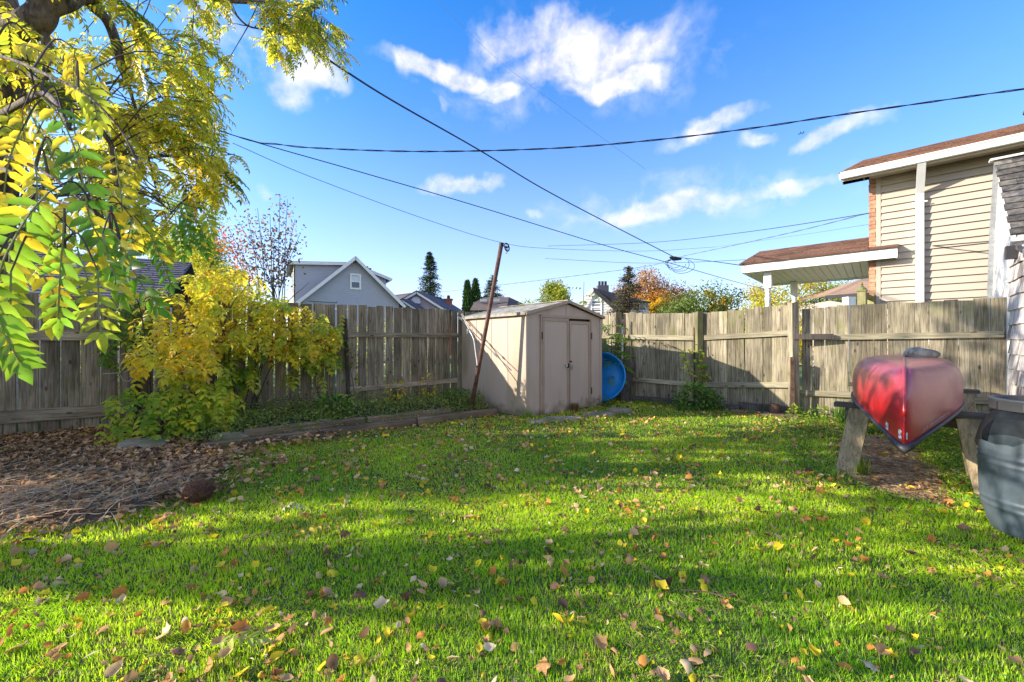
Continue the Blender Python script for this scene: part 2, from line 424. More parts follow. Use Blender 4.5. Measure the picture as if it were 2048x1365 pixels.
M_ROPE = simple('clothes_line_rope', (.55, .50, .42), .8, .2, 60, .2)
M_BLUE = simple('blue_plastic', (.003, .22, .58), .42, .10, 8, .03, spec=.5)
M_WIRE = simple('black_cable', (.018, .019, .024), .5, .1, 20, 0)
M_WIREG = simple('grey_cable', (.10, .105, .12), .5, .1, 20, 0)
M_STONE = simple('field_stone', (.36, .29, .22), .85, .3, 14, .5, 40, stain=(.20, .155, .115), stain_scale=10)
M_CONCRETE = simple('old_concrete', (.30, .25, .18), .9, .25, 10, .5, 60, stain=(.14, .14, .06), stain_scale=5)
M_FLAG = simple('flagstone', (.32, .27, .18), .9, .25, 8, .4, 50, stain=(.17, .18, .06), stain_scale=6)
M_SIDING = simple('cream_vinyl_siding', (.45, .38, .30), .45, .03, 2, .02, 40)
M_SOFFIT = simple('cream_soffit', (.52, .44, .33), .5, .03, 3, .02)
M_WHITE = simple('white_paint', (.80, .79, .77), .45, .03, 5, .03)
M_WHITEOLD = simple('old_white_paint', (.62, .60, .57), .7, .12, 9, .2, 50, stain=(.30, .25, .20), stain_scale=9, stain_lo=.6, stain_hi=.68)
M_BRICK = simple('orange_brick', (.46, .23, .13), .85, .2, 20, .3, 70, rand=.22)
M_MORTAR = simple('mortar', (.42, .38, .33), .9, .1, 30, .2)
M_SHINGLE = simple('brown_roof_shingle', (.15, .075, .048), .95, .25, 30, .5, 160, rand=.3)
M_SHINGLEG = simple('grey_roof_shingle', (.115, .105, .125), .95, .25, 25, .5, 120, rand=.2)
M_SHINGLEB = simple('dark_brown_roof_shingle', (.10, .075, .065), .95, .2, 12, .3, 60)
M_SLATE = simple('weathered_garage_shingle', (.13, .115, .10), .95, .35, 16, .6, 90, rand=.45, stain=(.05, .05, .055), stain_scale=5)
M_SHAKE = simple('white_washed_shake', (.50, .45, .41), .85, .3, 14, .5, 60, rand=.15, stain=(.17, .14, .13), stain_scale=5, stain_lo=.52, stain_hi=.6, stretch=(1, 1, .35))
M_GREYSIDING = simple('grey_siding', (.43, .45, .50), .6, .03, 2, 0)
M_PINKSIDING = simple('mauve_siding', (.44, .38, .42), .6, .03, 2, 0)
M_CREAMHOUSE = simple('cream_clapboard', (.66, .63, .58), .6, .05, 2, 0)
M_REDBRICK = simple('red_brick_chimney', (.36, .12, .085), .9, .25, 25, .2)
M_GLASS = simple('dark_window_glass', (.07, .085, .11), .08, .1, 3, 0, spec=.8)
M_BLIND = simple('white_blind', (.62, .68, .74), .6, .05, 5, 0)
M_DARKTRIM = simple('dark_gutter', (.03, .028, .03), .5, .1, 5, 0)
M_BARK = simple('tree_bark', (.17, .125, .095), .95, .3, 22, .9, 45, stretch=(1, 1, .3), stain=(.07, .05, .04), stain_scale=18)
M_TWIG = simple('twig_bark', (.085, .062, .05), .9, .2, 20, 0)
M_BARKG = simple('pale_bark', (.20, .18, .15), .95, .3, 12, .4, 30)
M_STEM = simple('green_stem', (.22, .22, .06), .6, .15, 20, 0)
M_LEAF = leafmat('tree_leaf', .5, .45, .4)
M_LEAFN = leafmat('near_leaf', .5, .38, .5, spots=.85)
M_VINE = leafmat('vine_leaf', .5, .5, .3)
M_GRASS = leafmat('grass_blade', .42, .5, .35)
M_WEED = leafmat('weed_leaf', .35, .55, .3)
M_LITTER = leafmat('dead_leaf', .22, .75, .15)
M_FAR = leafmat('far_foliage', .3, .6, .25)
M_NEEDLE = leafmat('conifer_needle', .12, .65, .2)
M_COL = simple('painted_by_part', (1, 1, 1), .8, .12, 18, .2, col_attr=True)
M_HULL = None

def add_dirt(m, col=(.16, .13, .07), top=.22):
    """earth splashed up from the ground onto the foot of a wall"""
    nt = m.node_tree; N, L = nt.nodes, nt.links; b = [n for n in N if n.type == 'BSDF_PRINCIPLED'][0]; src = b.inputs['Base Color'].links[0].from_socket
    geo = N.new('ShaderNodeNewGeometry'); s = N.new('ShaderNodeSeparateXYZ'); L.new(geo.outputs['Position'], s.inputs[0])
    n = N.new('ShaderNodeTexNoise'); n.inputs['Scale'].default_value = 7; n.inputs['Detail'].default_value = 8; L.new(geo.outputs['Position'], n.inputs['Vector'])
    a = N.new('ShaderNodeMath'); a.operation = 'MULTIPLY_ADD'; L.new(n.outputs['Fac'], a.inputs[0]); a.inputs[1].default_value = -.55; L.new(s.outputs['Z'], a.inputs[2])
    r = N.new('ShaderNodeMapRange'); r.inputs['From Min'].default_value = top - .30; r.inputs['From Max'].default_value = -.26; r.inputs['To Min'].default_value = 0; r.inputs['To Max'].default_value = .75; L.new(a.outputs[0], r.inputs['Value'])
    x = N.new('ShaderNodeMix'); x.data_type = 'RGBA'; L.new(r.outputs[0], x.inputs['Factor']); L.new(src, x.inputs[6]); x.inputs[7].default_value = (*col, 1); L.new(x.outputs[2], b.inputs['Base Color'])
add_dirt(M_SHED); add_dirt(M_SHEDTRIM)
# ================================================================ GROUND
def ground_sheets():
    mb = MB(); mb.quad((-600, -400, -.05), (600, -400, -.05), (600, 900, -.05), (-600, 900, -.05))
    g = mb.build('far_ground', simple('far_lawn', (.085, .13, .03), .95, .3, .8, .0)); tag(g, kind='structure')
    # lawn soil sheet, slightly uneven
    n = 90; xs = np.linspace(-9, 9.5, n); ys = np.linspace(-3, 10.5, n)
    mb = MB(); vs = []
    for y in ys:
        for x in xs: vs.append((x, y, .0 + .012 * math.sin(1.7 * x + .6) * math.sin(1.3 * y) + .006 * math.sin(5 * x + 2 * y)))
    fs = [(j * n + i, j * n + i + 1, (j + 1) * n + i + 1, (j + 1) * n + i) for j in range(n - 1) for i in range(n - 1)]
    mb.add(vs, fs)
    m, nt, out = nodes_of('lawn_soil'); N, L = nt.nodes, nt.links
    b = N.new('ShaderNodeBsdfPrincipled'); b.inputs['Roughness'].default_value = .95; b.inputs['Specular IOR Level'].default_value = .1
    geo = N.new('ShaderNodeNewGeometry'); n1 = N.new('ShaderNodeTexNoise'); n1.inputs['Scale'].default_value = 14; n1.inputs['Detail'].default_value = 8
    L.new(geo.outputs['Position'], n1.inputs['Vector'])
    cr = N.new('ShaderNodeValToRGB'); e = cr.color_ramp.elements
    e[0].position = .35; e[0].color = (.06, .095, .016, 1); e[1].position = .65; e[1].color = (.15, .17, .045, 1)
    L.new(n1.outputs['Fac'], cr.inputs[0]); L.new(cr.outputs[0], b.inputs['Base Color'])
    n2 = N.new('ShaderNodeTexNoise'); n2.inputs['Scale'].default_value = 80; L.new(geo.outputs['Position'], n2.inputs['Vector'])
    bp = N.new('ShaderNodeBump'); bp.inputs['Strength'].default_value = .8; bp.inputs['Distance'].default_value = .02; L.new(n2.outputs['Fac'], bp.inputs['Height']); L.new(bp.outputs[0], b.inputs['Normal'])
    L.new(b.outputs[0], out.inputs[0])
    tag(mb.build('lawn', m, smooth=True), kind='structure')
ground_sheets()
def gz(x, y):
    return .012 * np.sin(1.7 * x + .6) * np.sin(1.3 * y) + .006 * np.sin(5 * x + 2 * y)

def patch(name, poly, z, m, bumpy=.02, res=.12):
    """an uneven bare patch of ground that rises a little above the lawn sheet"""
    P = np.array(poly); x0, y0 = P.min(0); x1, y1 = P.max(0)
    nx, ny = int((x1 - x0) / res) + 2, int((y1 - y0) / res) + 2
    vs = []; keep = []
    for j in range(ny):
        for i in range(nx):
            x, y = x0 + i * res, y0 + j * res
            d = edge_dist(P, x, y)
            h = z * min(1, max(0, d / .3)) + bumpy * math.sin(7 * x + 3 * y) * math.sin(5 * y - 2 * x) * min(1, max(0, d / .2))
            vs.append((x, y, gz(x, y) + h + (.003 if d > 0 else -.03)))
    fs = [(j * nx + i, j * nx + i + 1, (j + 1) * nx + i + 1, (j + 1) * nx + i) for j in range(ny - 1) for i in range(nx - 1)
          if max(vs[k][2] - gz(vs[k][0], vs[k][1]) for k in (j * nx + i, j * nx + i + 1, (j + 1) * nx + i + 1, (j + 1) * nx + i)) > 0]
    mb = MB(); mb.add(vs, fs); return tag(mb.build(name, m, smooth=True), kind='structure')
def inside(P, x, y):
    c = False; n = len(P); j = n - 1
    for i in range(n):
        if (P[i][1] > y) != (P[j][1] > y) and x < (P[j][0] - P[i][0]) * (y - P[i][1]) / (P[j][1] - P[i][1]) + P[i][0]: c = not c
        j = i
    return c
def edge_dist(P, x, y):
    d = 1e9; n = len(P)
    for i in range(n):
        a, b = np.array(P[i]), np.array(P[(i + 1) % n]); ab = b - a
        t = max(0, min(1, np.dot((x, y) - a, ab) / np.dot(ab, ab))); d = min(d, np.linalg.norm((x, y) - a - ab * t))
    return d if inside(P, x, y) else -d
def inside_np(P, X, Y):
    c = np.zeros(len(X), bool); n = len(P); j = n - 1
    for i in range(n):
        xi, yi = P[i]; xj, yj = P[j]
        cond = ((yi > Y) != (yj > Y)) & (X < (xj - xi) * (Y - yi) / (yj - yi + 1e-12) + xi)
        c ^= cond; j = i
    return c

# fence lines
LE = V(-1.02, 7.95); LD = V(-.866, -.5)           # left fence: from the post by the shed towards the viewer
CORNER = LE - LD * 3.14
P1 = V(2.32, 8.60); P2 = V(3.57, 7.60); P3 = V(4.63, 6.56)
Q0 = V(4.70, 6.56); Q1 = V(6.62, 5.36)
LITTER = [(-9.5, 3.0), (-6, 1.9), (-3.3, 2.35), (-2.8, 2.62), (-2.55, 3.05), (-2.75, 3.9), (-3.3, 4.5), (-3.0, 6.6), (-5, 5.6), (-9.5, 3.1)]
BED = [(-3.55, 4.35), (-.32, 6.66), (-.75, 7.6), (-1.05, 7.9), (-2.9, 6.86), (-5.4, 5.4), (-5.0, 4.9)]
MULCH = [(3.75, 4.6), (3.2, 3.9), (2.92, 3.4), (3.0, 3.05), (3.3, 2.95), (3.7, 3.4), (4.1, 3.9), (4.6, 4.6), (4.75, 5.1), (4.25, 5.15)]
patch('compost_ground', LITTER, .05, simple('compost_soil', (.14, .095, .06), .95, .35, 9, .8, 50, stain=(.13, .10, .075), stain_scale=20), .015)
patch('garden_bed', BED, .12, simple('bed_soil', (.05, .04, .028), .95, .3, 9, .8, 50), .02)
patch('mulch_patch', MULCH, .012, simple('mulch_soil', (.46, .29, .15), .95, .35, 16, .9, 60, stain=(.20, .12, .06), stain_scale=12), .006, .08)

# ================================================================ FENCES
def board_mesh(w, z0, zl, zr, th, lean=0.0):
    mb = MB(); h = w / 2; a = th / 2
    j = [random.uniform(-.004, .004) for _ in range(4)]
    mid = z0 + (zl - z0) * random.uniform(.4, .6)
    # three stations so edges are not ruler straight
    vs = []
    for (z_l, z_r, off, dw) in ((z0, z0, 0, j[0]), (mid, mid, lean / 2 + j[1], j[2]), (zl, zr, lean, j[3])):
        vs += [(-h - dw + off, -a, z_l), (h + dw + off, -a, z_r), (h + dw + off, a, z_r), (-h - dw + off, a, z_l)]
    fs = [(0, 3, 2, 1), (8, 9, 10, 11)]
    for k in (0, 4):
        for i in range(4): fs.append((k + i, k + (i + 1) % 4, k + 4 + (i + 1) % 4, k + 4 + i))
    return mb.add(vs, fs)

def fence_run(root, a, b, top, base, bw, gap, face, m, rails=(), rail_m=None, th=.019, topjit=.018, basejit=.02, lean=.009, rail_h=.09, skip=()):
    """boards from a to b, rails on the side FACE points to"""
    a, b = np.asarray(a, float), np.asarray(b, float); L_ = np.linalg.norm(b - a); d = (b - a) / L_
    nf = nrm(V(*face)); ang = math.atan2(d[1], d[0])
    k = max(1, int(L_ / (bw + gap))); pitch = L_ / k
    for i in range(k):
        if i in skip: continue
        s = (i + .5) * pitch; w = pitch - gap * random.uniform(.45, 1.5)
        t = s / L_; zt = top[0] + (top[1] - top[0]) * t + random.uniform(-topjit, topjit)
        zb = base[0] + (base[1] - base[0]) * t + random.uniform(-basejit, basejit)
        p = a + d * s
        o = board_mesh(w, zb, zt + random.uniform(-.004, .004), zt + random.uniform(-.004, .004), th, random.uniform(-lean, lean)).build('board', m, root, loc=(p[0], p[1], 0))
        o.rotation_euler.z = ang + random.uniform(-.012, .012)
    for (t0, t1, za, zb, h) in rails:
        pa = a + d * L_ * t0 + nf * (th / 2 + .021); pb = a + d * L_ * t1 + nf * (th / 2 + .021)
        mb = MB(); mb.bar((pa[0], pa[1], za), (pb[0], pb[1], zb), .038, h)
        mb.build('rail', rail_m, root)
def post(root, p, z, m, w=.09, lean=(0, 0), base=-.1):
    mb = MB(); h = w / 2
    q = [(-h, -h), (h, -h), (h, h), (-h, h)]
    mb.hexa([(p[0] + x, p[1] + y, base) for x, y in q] + [(p[0] + x + lean[0], p[1] + y + lean[1], z + random.uniform(-.012, .012)) for x, y in q])
    return mb.build('post', m, root)

LN = V(.5, -.866)
f1 = thing('wooden_fence', 'dark shaded board fence with mossy planks behind the leaf heap and yellow vine', 'fence')
pA = LE + LD * .06; pB = LE + LD * 2.10; pC = LE + LD * 4.82; pD = LE + LD * 7.6; pE = LE + LD * 10.2
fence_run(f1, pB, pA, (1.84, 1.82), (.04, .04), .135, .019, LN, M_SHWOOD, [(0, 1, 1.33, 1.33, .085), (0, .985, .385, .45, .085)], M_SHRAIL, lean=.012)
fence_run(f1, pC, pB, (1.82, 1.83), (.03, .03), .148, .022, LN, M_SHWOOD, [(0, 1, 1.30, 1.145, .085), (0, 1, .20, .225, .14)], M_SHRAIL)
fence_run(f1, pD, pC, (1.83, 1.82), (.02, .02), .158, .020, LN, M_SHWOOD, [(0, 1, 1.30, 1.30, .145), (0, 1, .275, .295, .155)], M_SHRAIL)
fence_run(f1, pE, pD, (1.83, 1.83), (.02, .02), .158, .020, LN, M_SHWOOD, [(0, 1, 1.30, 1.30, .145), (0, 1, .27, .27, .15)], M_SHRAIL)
post(f1, LE + LN * .02, 1.83, M_SHWOOD, .11)
post(f1, LE + LD * 2.08 + LN * .05, 1.60, M_DARKPLANK, .05, (-.05, -.03))
post(f1, LE + LD * 4.84 + LN * .05, 1.75, M_DARKPLANK, .085)
post(f1, pD, 1.83, M_SHWOOD, .09)
f1b = thing('wooden_fence', 'low shaded board fence in the corner behind the beige shed', 'fence')
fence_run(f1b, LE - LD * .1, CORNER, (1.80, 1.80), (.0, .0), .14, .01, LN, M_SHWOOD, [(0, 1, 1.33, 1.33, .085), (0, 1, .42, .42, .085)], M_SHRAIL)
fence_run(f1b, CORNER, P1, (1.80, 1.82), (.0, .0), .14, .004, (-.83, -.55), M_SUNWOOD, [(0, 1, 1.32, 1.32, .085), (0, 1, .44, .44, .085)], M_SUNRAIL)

RN = (-.65, -.76)
f2 = thing('wooden_fence', 'sunlit grey board fence with leafy shadows and slanting top between shed and red stake', 'fence')
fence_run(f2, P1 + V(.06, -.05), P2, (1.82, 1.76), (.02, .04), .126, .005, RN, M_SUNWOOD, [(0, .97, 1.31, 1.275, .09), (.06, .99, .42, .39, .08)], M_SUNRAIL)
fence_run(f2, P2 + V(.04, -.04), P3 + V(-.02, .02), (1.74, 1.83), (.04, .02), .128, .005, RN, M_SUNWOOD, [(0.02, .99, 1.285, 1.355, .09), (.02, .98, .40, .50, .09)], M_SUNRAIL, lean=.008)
post(f2, P1 + V(-.05, -.04), 1.83, M_SHWOOD, .12, (0, 0))
post(f2, P2 + V(-.04, -.05), 1.77, M_GREENPOST, .10)
post(f2, P3 + V(-.03, -.04), 1.85, M_SUNWOOD, .11, (-.02, 0))
f3 = thing('wooden_fence', 'sunlit board fence behind the upturned red canoe, ending at the white shake garage', 'fence')
fence_run(f3, Q0 + V(.04, -.025), Q1, (1.76, 1.81), (.0, .0), .134, .006, (-.53, -.85), M_SUNWOOD, [(.0, .985, 1.275, 1.31, .085), (-.02, .99, .38, .41, .085)], M_SUNRAIL, topjit=.02, lean=.006)
mb = MB(); mb.bar((4.56, 6.46, 1.29), (5.02, 6.25, 1.29), .04, .085); mb.build('rail', M_DARKPLANK, f3)

# ================================================================ SHED
def shed():
    root = thing('garden_shed', 'beige metal garden shed with low gable roof and double doors', 'shed')
    C = V(.22, 6.34, 0); u = V(.766, .642, 0); b = V(-.642, .766, 0); W_, D_ = 1.90, 1.84; H = 1.645; RH = 1.895
    def P(s, d, z): return C + u * s + b * d + V(0, 0, z)
    t = .02
    # side wall of three ribbed sheets
    for i in range(4):
        d0, d1 = D_ * i / 4, D_ * (i + 1) / 4
        mb = MB(); mb.hexa([P(0, d0 + .004, -.03), P(t, d0 + .004, -.03), P(t, d1 - .002, -.03), P(0, d1 - .002, -.03), P(0, d0 + .004, H), P(t, d0 + .004, H), P(t, d1 - .002, H), P(0, d1 - .002, H)])
        mb.hexa([P(-.006, d1 - .012, -.03), P(-.0005, d1 - .012, -.03), P(-.0005, d1 + .004, -.03), P(-.006, d1 + .004, -.03), P(-.006, d1 - .012, H), P(-.0005, d1 - .012, H), P(-.0005, d1 + .004, H), P(-.006, d1 + .004, H)])
        mb.build('wall_panel', M_SHED, root)
        mb = MB(); mb.hexa([P(W_ - t, d0 + .004, -.03), P(W_, d0 + .004, -.03), P(W_, d1, -.03), P(W_ - t, d1, -.03), P(W_ - t, d0 + .004, H), P(W_, d0 + .004, H), P(W_, d1, H), P(W_ - t, d1, H)])
        mb.build('wall_panel', M_SHED, root)
    mb = MB(); mb.slab([P(.02, D_, 0), P(W_ - .02, D_, 0), P(W_ - .02, D_, H), P(W_ / 2, D_, RH - .04), P(.02, D_, H)][::-1], .015, b); mb.build('back_wall', M_SHED, root)
    # front wall pieces: two jamb sheets and gable
    for s0, s1 in ((.0, .325), (1.57, W_)):
        mb = MB(); mb.hexa([P(s0, -.004, -.03), P(s1, -.004, -.03), P(s1, t - .004, -.03), P(s0, t - .004, -.03), P(s0, -.004, H), P(s1, -.004, H), P(s1, t - .004, H), P(s0, t - .004, H)])
        mb.build('wall_panel', M_SHED, root)
    mb = MB(); mb.slab([P(0, -.006, H + .001), P(W_, -.006, H + .001), P(W_ / 2, -.006, RH - .035)], .02, -b)
    mb.build('gable', M_SHED, root)
    mb = MB(); mb.bar(P(W_ / 2 - .02, -.009, H + .02), P(W_ / 2 - .02, -.009, RH - .05), .012, .004, up=b); mb.build('gable_seam', M_SHEDTRIM, root)
    q = MB()
    for d in np.linspace(.06, D_ - .06, 9):
        for z in (.08, 1.56): q.lathe([(.0, .004), (.006, .003), (.007, 0)], (0, 0, 0), 6) if False else q.box(tuple(P(-.003, d, z)), (.008, .008, .008), math.atan2(b[1], b[0]))
    tag(q.build('screws', M_STEEL, root), kind='stuff')
    # corner trims
    for s in (0.0, W_):
        mb = MB(); mb.bar(P(s + (.012 if s == 0 else -.012), -.012, -.03), P(s + (.012 if s == 0 else -.012), -.012, H - .01), .05, .014, up=b); mb.build('corner_trim', M_SHED, root)
    # door frame
    for s in (.318, 1.575): 
        mb = MB(); mb.bar(P(s, -.02, 0), P(s, -.02, H - .02), .035, .03, up=b); mb.build('door_jamb', M_SHEDTRIM, root)
    mb = MB(); mb.bar(P(.30, -.022, H - .012), P(1.60, -.022, H - .012), .034, .045); mb.build('door_header', M_SHEDTRIM, root)
    mb = MB(); mb.hexa([P(.34, .02, 0), P(1.56, .02, 0), P(1.56, .035, 0), P(.34, .035, 0), P(.34, .02, H - .03), P(1.56, .02, H - .03), P(1.56, .035, H - .03), P(.34, .035, H - .03)]); mb.build('dark_gap', M_DARKMETAL, root)
    # doors
    def door(s0, s1, y, z0, z1):
        mb = MB(); mb.hexa([P(s0, y, z0), P(s1, y, z0), P(s1, y + .018, z0), P(s0, y + .018, z0), P(s0, y, z1), P(s1, y, z1), P(s1, y + .018, z1), P(s0, y + .018, z1)])
        d = mb.build('door', M_SHED, root)
        for sa, sb in ((s0, s0 + .038), (s1 - .038, s1)):
            q = MB(); q.hexa([P(sa, y - .012, z0), P(sb, y - .012, z0), P(sb, y - .001, z0), P(sa, y - .001, z0), P(sa, y - .012, z1), P(sb, y - .012, z1), P(sb, y - .001, z1), P(sa, y - .001, z1)])
            q.build('door_stile', M_SHEDTRIM, d)
        for za, zb in ((z0, z0 + .03), (z1 - .05, z1)):
            q = MB(); q.hexa([P(s0 + .039, y - .012, za), P(s1 - .039, y - .012, za), P(s1 - .039, y - .001, za), P(s0 + .039, y - .001, za), P(s0 + .039, y - .012, zb), P(s1 - .039, y - .012, zb), P(s1 - .039, y - .001, zb), P(s0 + .039, y - .001, zb)])
            q.build('door_rail', M_SHEDTRIM, d)
        return d
    dl = door(.34, .965, -.03, .0, H - .04)
    dr = door(.995, 1.55, -.018, .02, H - .075)
    # latch plate with knob hole, second plate, padlock with red tag
    mb = MB(); mb.lathe([(.0, .0), (.030, .0), (.030, .008), (.02, .012), (.0, .012)], seg=14)
    o = mb.build('latch_plate', M_WHITEOLD, dl); o.location = P(.905, -.045, .80); o.rotation_euler = (R(90), 0, math.atan2(u[1], u[0]))
    mb = MB(); mb.box((0, 0, 0), (.028, .02, .075)); o = mb.build('latch_handle', M_DARKMETAL, dl); o.location = P(.93, -.06, .795); o.rotation_euler.z = math.atan2(u[1], u[0])
    mb = MB(); mb.box((-.02, 0, 0), (.012, .012, .085)); mb.box((.02, 0, 0), (.01, .012, .085)); mb.box((0, .004, 0), (.05, .006, .085))
    o = mb.build('door_pull', M_STEEL, dr); o.location = P(1.045, -.038, .765); o.rotation_euler.z = math.atan2(u[1], u[0])
    mb = MB(); mb.tube([P(.955, -.05, .885), P(.975, -.06, .892), P(.995, -.05, .885)], .006, 6); mb.build('hasp', M_STEEL, dl)
    mb = MB(); mb.box((0, 0, 0), (.04, .02, .022)); o = mb.build('red_tag', simple('red_plastic', (.35, .02, .015), .5, .05, 10, 0), dr); o.location = P(1.015, -.045, .865); o.rotation_euler.z = math.atan2(u[1], u[0]); o.rotation_euler.y = R(15)
    for z in (1.25, .25):
        mb = MB(); mb.bar(P(1.585, -.036, z), P(1.585, -.036, z + .12), .03, .008, up=b); mb.build('hinge', M_DARKTRIM, root)
    mb = MB(); mb.bar(P(.325, -.038, 1.25), P(.325, -.038, 1.37), .022, .006, up=b); mb.build('hinge', M_DARKTRIM, root)
    # roof: two slopes of sheets with rim
    ov = .05
    for sgn, sa, sb in ((-1, -ov, W_ / 2), (1, W_ + ov, W_ / 2)):
        nn = nrm(np.cross(P(sb, 0, RH) - P(sa, 0, H + .01), b)) * (1 if sgn < 0 else -1)
        if nn[2] < 0: nn = -nn
        for i in range(3):
            d0, d1 = -ov + (D_ + 2 * ov) * i / 3, -ov + (D_ + 2 * ov) * (i + 1) / 3
            e = .002 * (i % 2)
            mb = MB(); mb.slab([P(sa, d0, H + .035 + e), P(sa, d1, H + .035 + e), P(sb, d1, RH + .02 + e), P(sb, d0, RH + .02 + e)][::(1 if sgn < 0 else -1)], .012, nn)
            mb.build('roof_sheet', M_SHEDROOF, root)
        mb = MB(); mb.bar(P(sa, -ov, H + .012), P(sa, D_ + ov, H + .012), .02, .05); mb.build('eave_trim', M_SHEDROOF if sgn < 0 else M_SHEDTRIM, root)
        mb = MB(); mb.bar(P(sa, -ov - .012, H + .012), P(sb, -ov - .012, RH + .005), .018, .05); mb.build('rake_trim', M_SHEDTRIM, root)
    mb = MB(); mb.bar(P(W_ / 2, -ov - .01, RH + .03), P(W_ / 2, D_ + ov, RH + .03), .08, .012); mb.build('ridge_cap', M_SHEDROOF, root)
    mb = MB(); mb.box((0, 0, 0), (.055, .012, .05)); o = mb.build('corner_bracket', M_DARKTRIM, root); o.location = P(-ov - .002, .03, H + .015); o.rotation_euler.z = math.atan2(b[1], b[0])
    return P
SP = shed()

# ================================================================ HOUSE WITH CREAM SIDING (right) AND ITS PORCH
K = 1.08
HO = V(7.14 * K, 7.0 * K); HS = V(-.738, .675); HI = V(.675, .738)
def HP(s, d, z):
    """s along the wall away from the viewer, d into the house, z written at the surveyed scale"""
    p = HO + HS * s * K + HI * d * K
    return V(p[0], p[1], EYE + (z - EYE) * K)
HU = V(HS[0], HS[1], 0); HIN = V(HI[0], HI[1], 0)
def hbox(mb, s0, s1, d0, d1, z0, z1):
    return mb.hexa([HP(s1, d0, z0), HP(s0, d0, z0), HP(s0, d1, z0), HP(s1, d1, z0), HP(s1, d0, z1), HP(s0, d0, z1), HP(s0, d1, z1), HP(s1, d1, z1)])
def cream_house():
    root = thing('cream_house', 'two storey cream sided house with brown shingle roof, brick edge and white downspout', 'house')
    zt = 4.22; s1 = .50; s0 = -3.4
    mb = MB(); mb.hexa([HP(.60, .03, -1), HP(s0, .03, -1), HP(s0, 6.2, -1), HP(.2, 6.2, -1), HP(.60, .03, zt), HP(s0, .03, zt), HP(s0, 6.2, zt), HP(.2, 6.2, zt)]); mb.build('wall', M_SIDING, root)
    pitch = .1245; z = .2
    while z < zt - .02:
        z1 = min(z + pitch, zt)
        mb = MB(); mb.hexa([HP(s1, -.016, z), HP(s0, -.016, z), HP(s0, .028, z + .006), HP(s1, .028, z + .006), HP(s1, .014, z1 + .003), HP(s0, .014, z1 + .003), HP(s0, .028, z1 - .001), HP(s1, .028, z1 - .001)])
        mb.build('siding_board', M_SIDING, root); z = z1
    mb = MB(); hbox(mb, .505, .57, -.008, .028, .2, zt); mb.build('corner_post', M_SIDING, root)
    # brick end of the front wall
    mb = MB(); hbox(mb, .577, .660, .006, .35, -.8, zt + .02); mb.build('mortar', M_MORTAR, root)
    z = .25; i = 0; bm = None
    while z < zt:
        q = MB(); o_ = .004 * ((i * 7) % 3 - 1)
        hbox(q, .574 + o_, .668 + o_, -.002 - .003 * (i % 2), .20, 0, .068)
        o = q.build('brick', M_BRICK, root); o.location.z = z * 1.0 * K - EYE * (K - 1) - (0 - EYE * (K - 1)); z += .0762; i += 1
    # soffit panels, gutter, fascia
    for i in range(14):
        a = 1.03 - i * .30; b_ = a - .296
        mb = MB(); hbox(mb, b_, a, -.40, .0, 4.225, 4.237); mb.build('soffit_panel', M_SOFFIT, root)
        mb = MB(); hbox(mb, b_ - .006, b_ + .004, -.40, -.02, 4.214, 4.224); mb.build('soffit_seam', M_SOFFIT, root)
    mb = MB(); hbox(mb, -3.4, 1.03, -.425, -.402, 4.16, 4.31); mb.build('fascia', M_SOFFIT, root)
    mb = MB(); mb.bar(HP(1.06, -.45, 4.25), HP(.79, 3.08, 5.58), .03, .12); mb.build('rake_board', M_WHITE, root)
    mb = MB(); mb.hexa([HP(1.04, -.40, 4.225), HP(.66, -.40, 4.225), HP(.66, .0, 4.225), HP(1.04, .0, 4.225), HP(1.04, -.40, 4.30), HP(.66, -.40, 4.30), HP(.66, .0, 4.44), HP(1.04, .0, 4.44)]); mb.build('soffit_return', M_SOFFIT, root)
    g = MB(); prof = [(-.427, 4.19), (-.50, 4.19), (-.525, 4.24), (-.515, 4.26), (-.54, 4.285), (-.54, 4.30), (-.528, 4.30), (-.527, 4.288), (-.50, 4.25), (-.49, 4.205), (-.427, 4.205)]
    vs = [HP(1.05, d, z) for d, z in prof] + [HP(-3.4, d, z) for d, z in prof]; n = len(prof)
    g.add(vs, [tuple(range(n)), tuple(range(2 * n - 1, n - 1, -1))] + [(i, i + n, (i + 1) % n + n, (i + 1) % n) for i in range(n)])
    g.build('gutter', M_WHITE, root)
    # roof in shingle courses
    dE, zE = -.47, 4.31; dR, zR = 3.10, 5.66; sE, sR = 1.08, .80; nc = 26
    nn = nrm(np.cross(HP(0, dR, zR) - HP(0, dE, zE), HU)); nn = nn if nn[2] > 0 else -nn
    def roofcourses(rt, sE, sR, sN, dE, zE, dR, zR, nc, m, tab=.30):
        for i in range(nc):
            t0, t1 = i / nc, (i + 1) / nc + .004
            f = lambda t: (dE + (dR - dE) * t, zE + (zR - zE) * t, sE + (sR - sE) * t)
            d0, z0, sa = f(t0); d1, z1, sb = f(t1)
            s = sa; k = 0; s -= (i % 3) * tab / 3
            left = sa
            while left > sN:
                right = max(sN, (left if k else sa - (i % 3 + .2) * tab / 3) - (tab if k else 0)); e = random.uniform(0, .004)
                mb = MB(); mb.add([HP(left, d0, z0 + .014 + e), HP(right + .004, d0, z0 + .014 + e), HP(right + .004, d1, z1 + .004), HP(left, d1, z1 + .004), HP(left, d0, z0), HP(right + .004, d0, z0)],
                                  [(0, 1, 2, 3), (4, 5, 1, 0)])
                mb.build('shingle', m, rt); left = right; k += 1
    rf = MB(); rf.slab([HP(sE, dE, zE), HP(-3.4, dE, zE), HP(-3.4, dR, zR), HP(sR, dR, zR)][::-1], .03, nn)
    r_ = rf.build('roof', M_SHINGLE, root)
    roofcourses(r_, sE, sR, -2.2, dE, zE, dR, zR, 18, M_SHINGLE, .33)
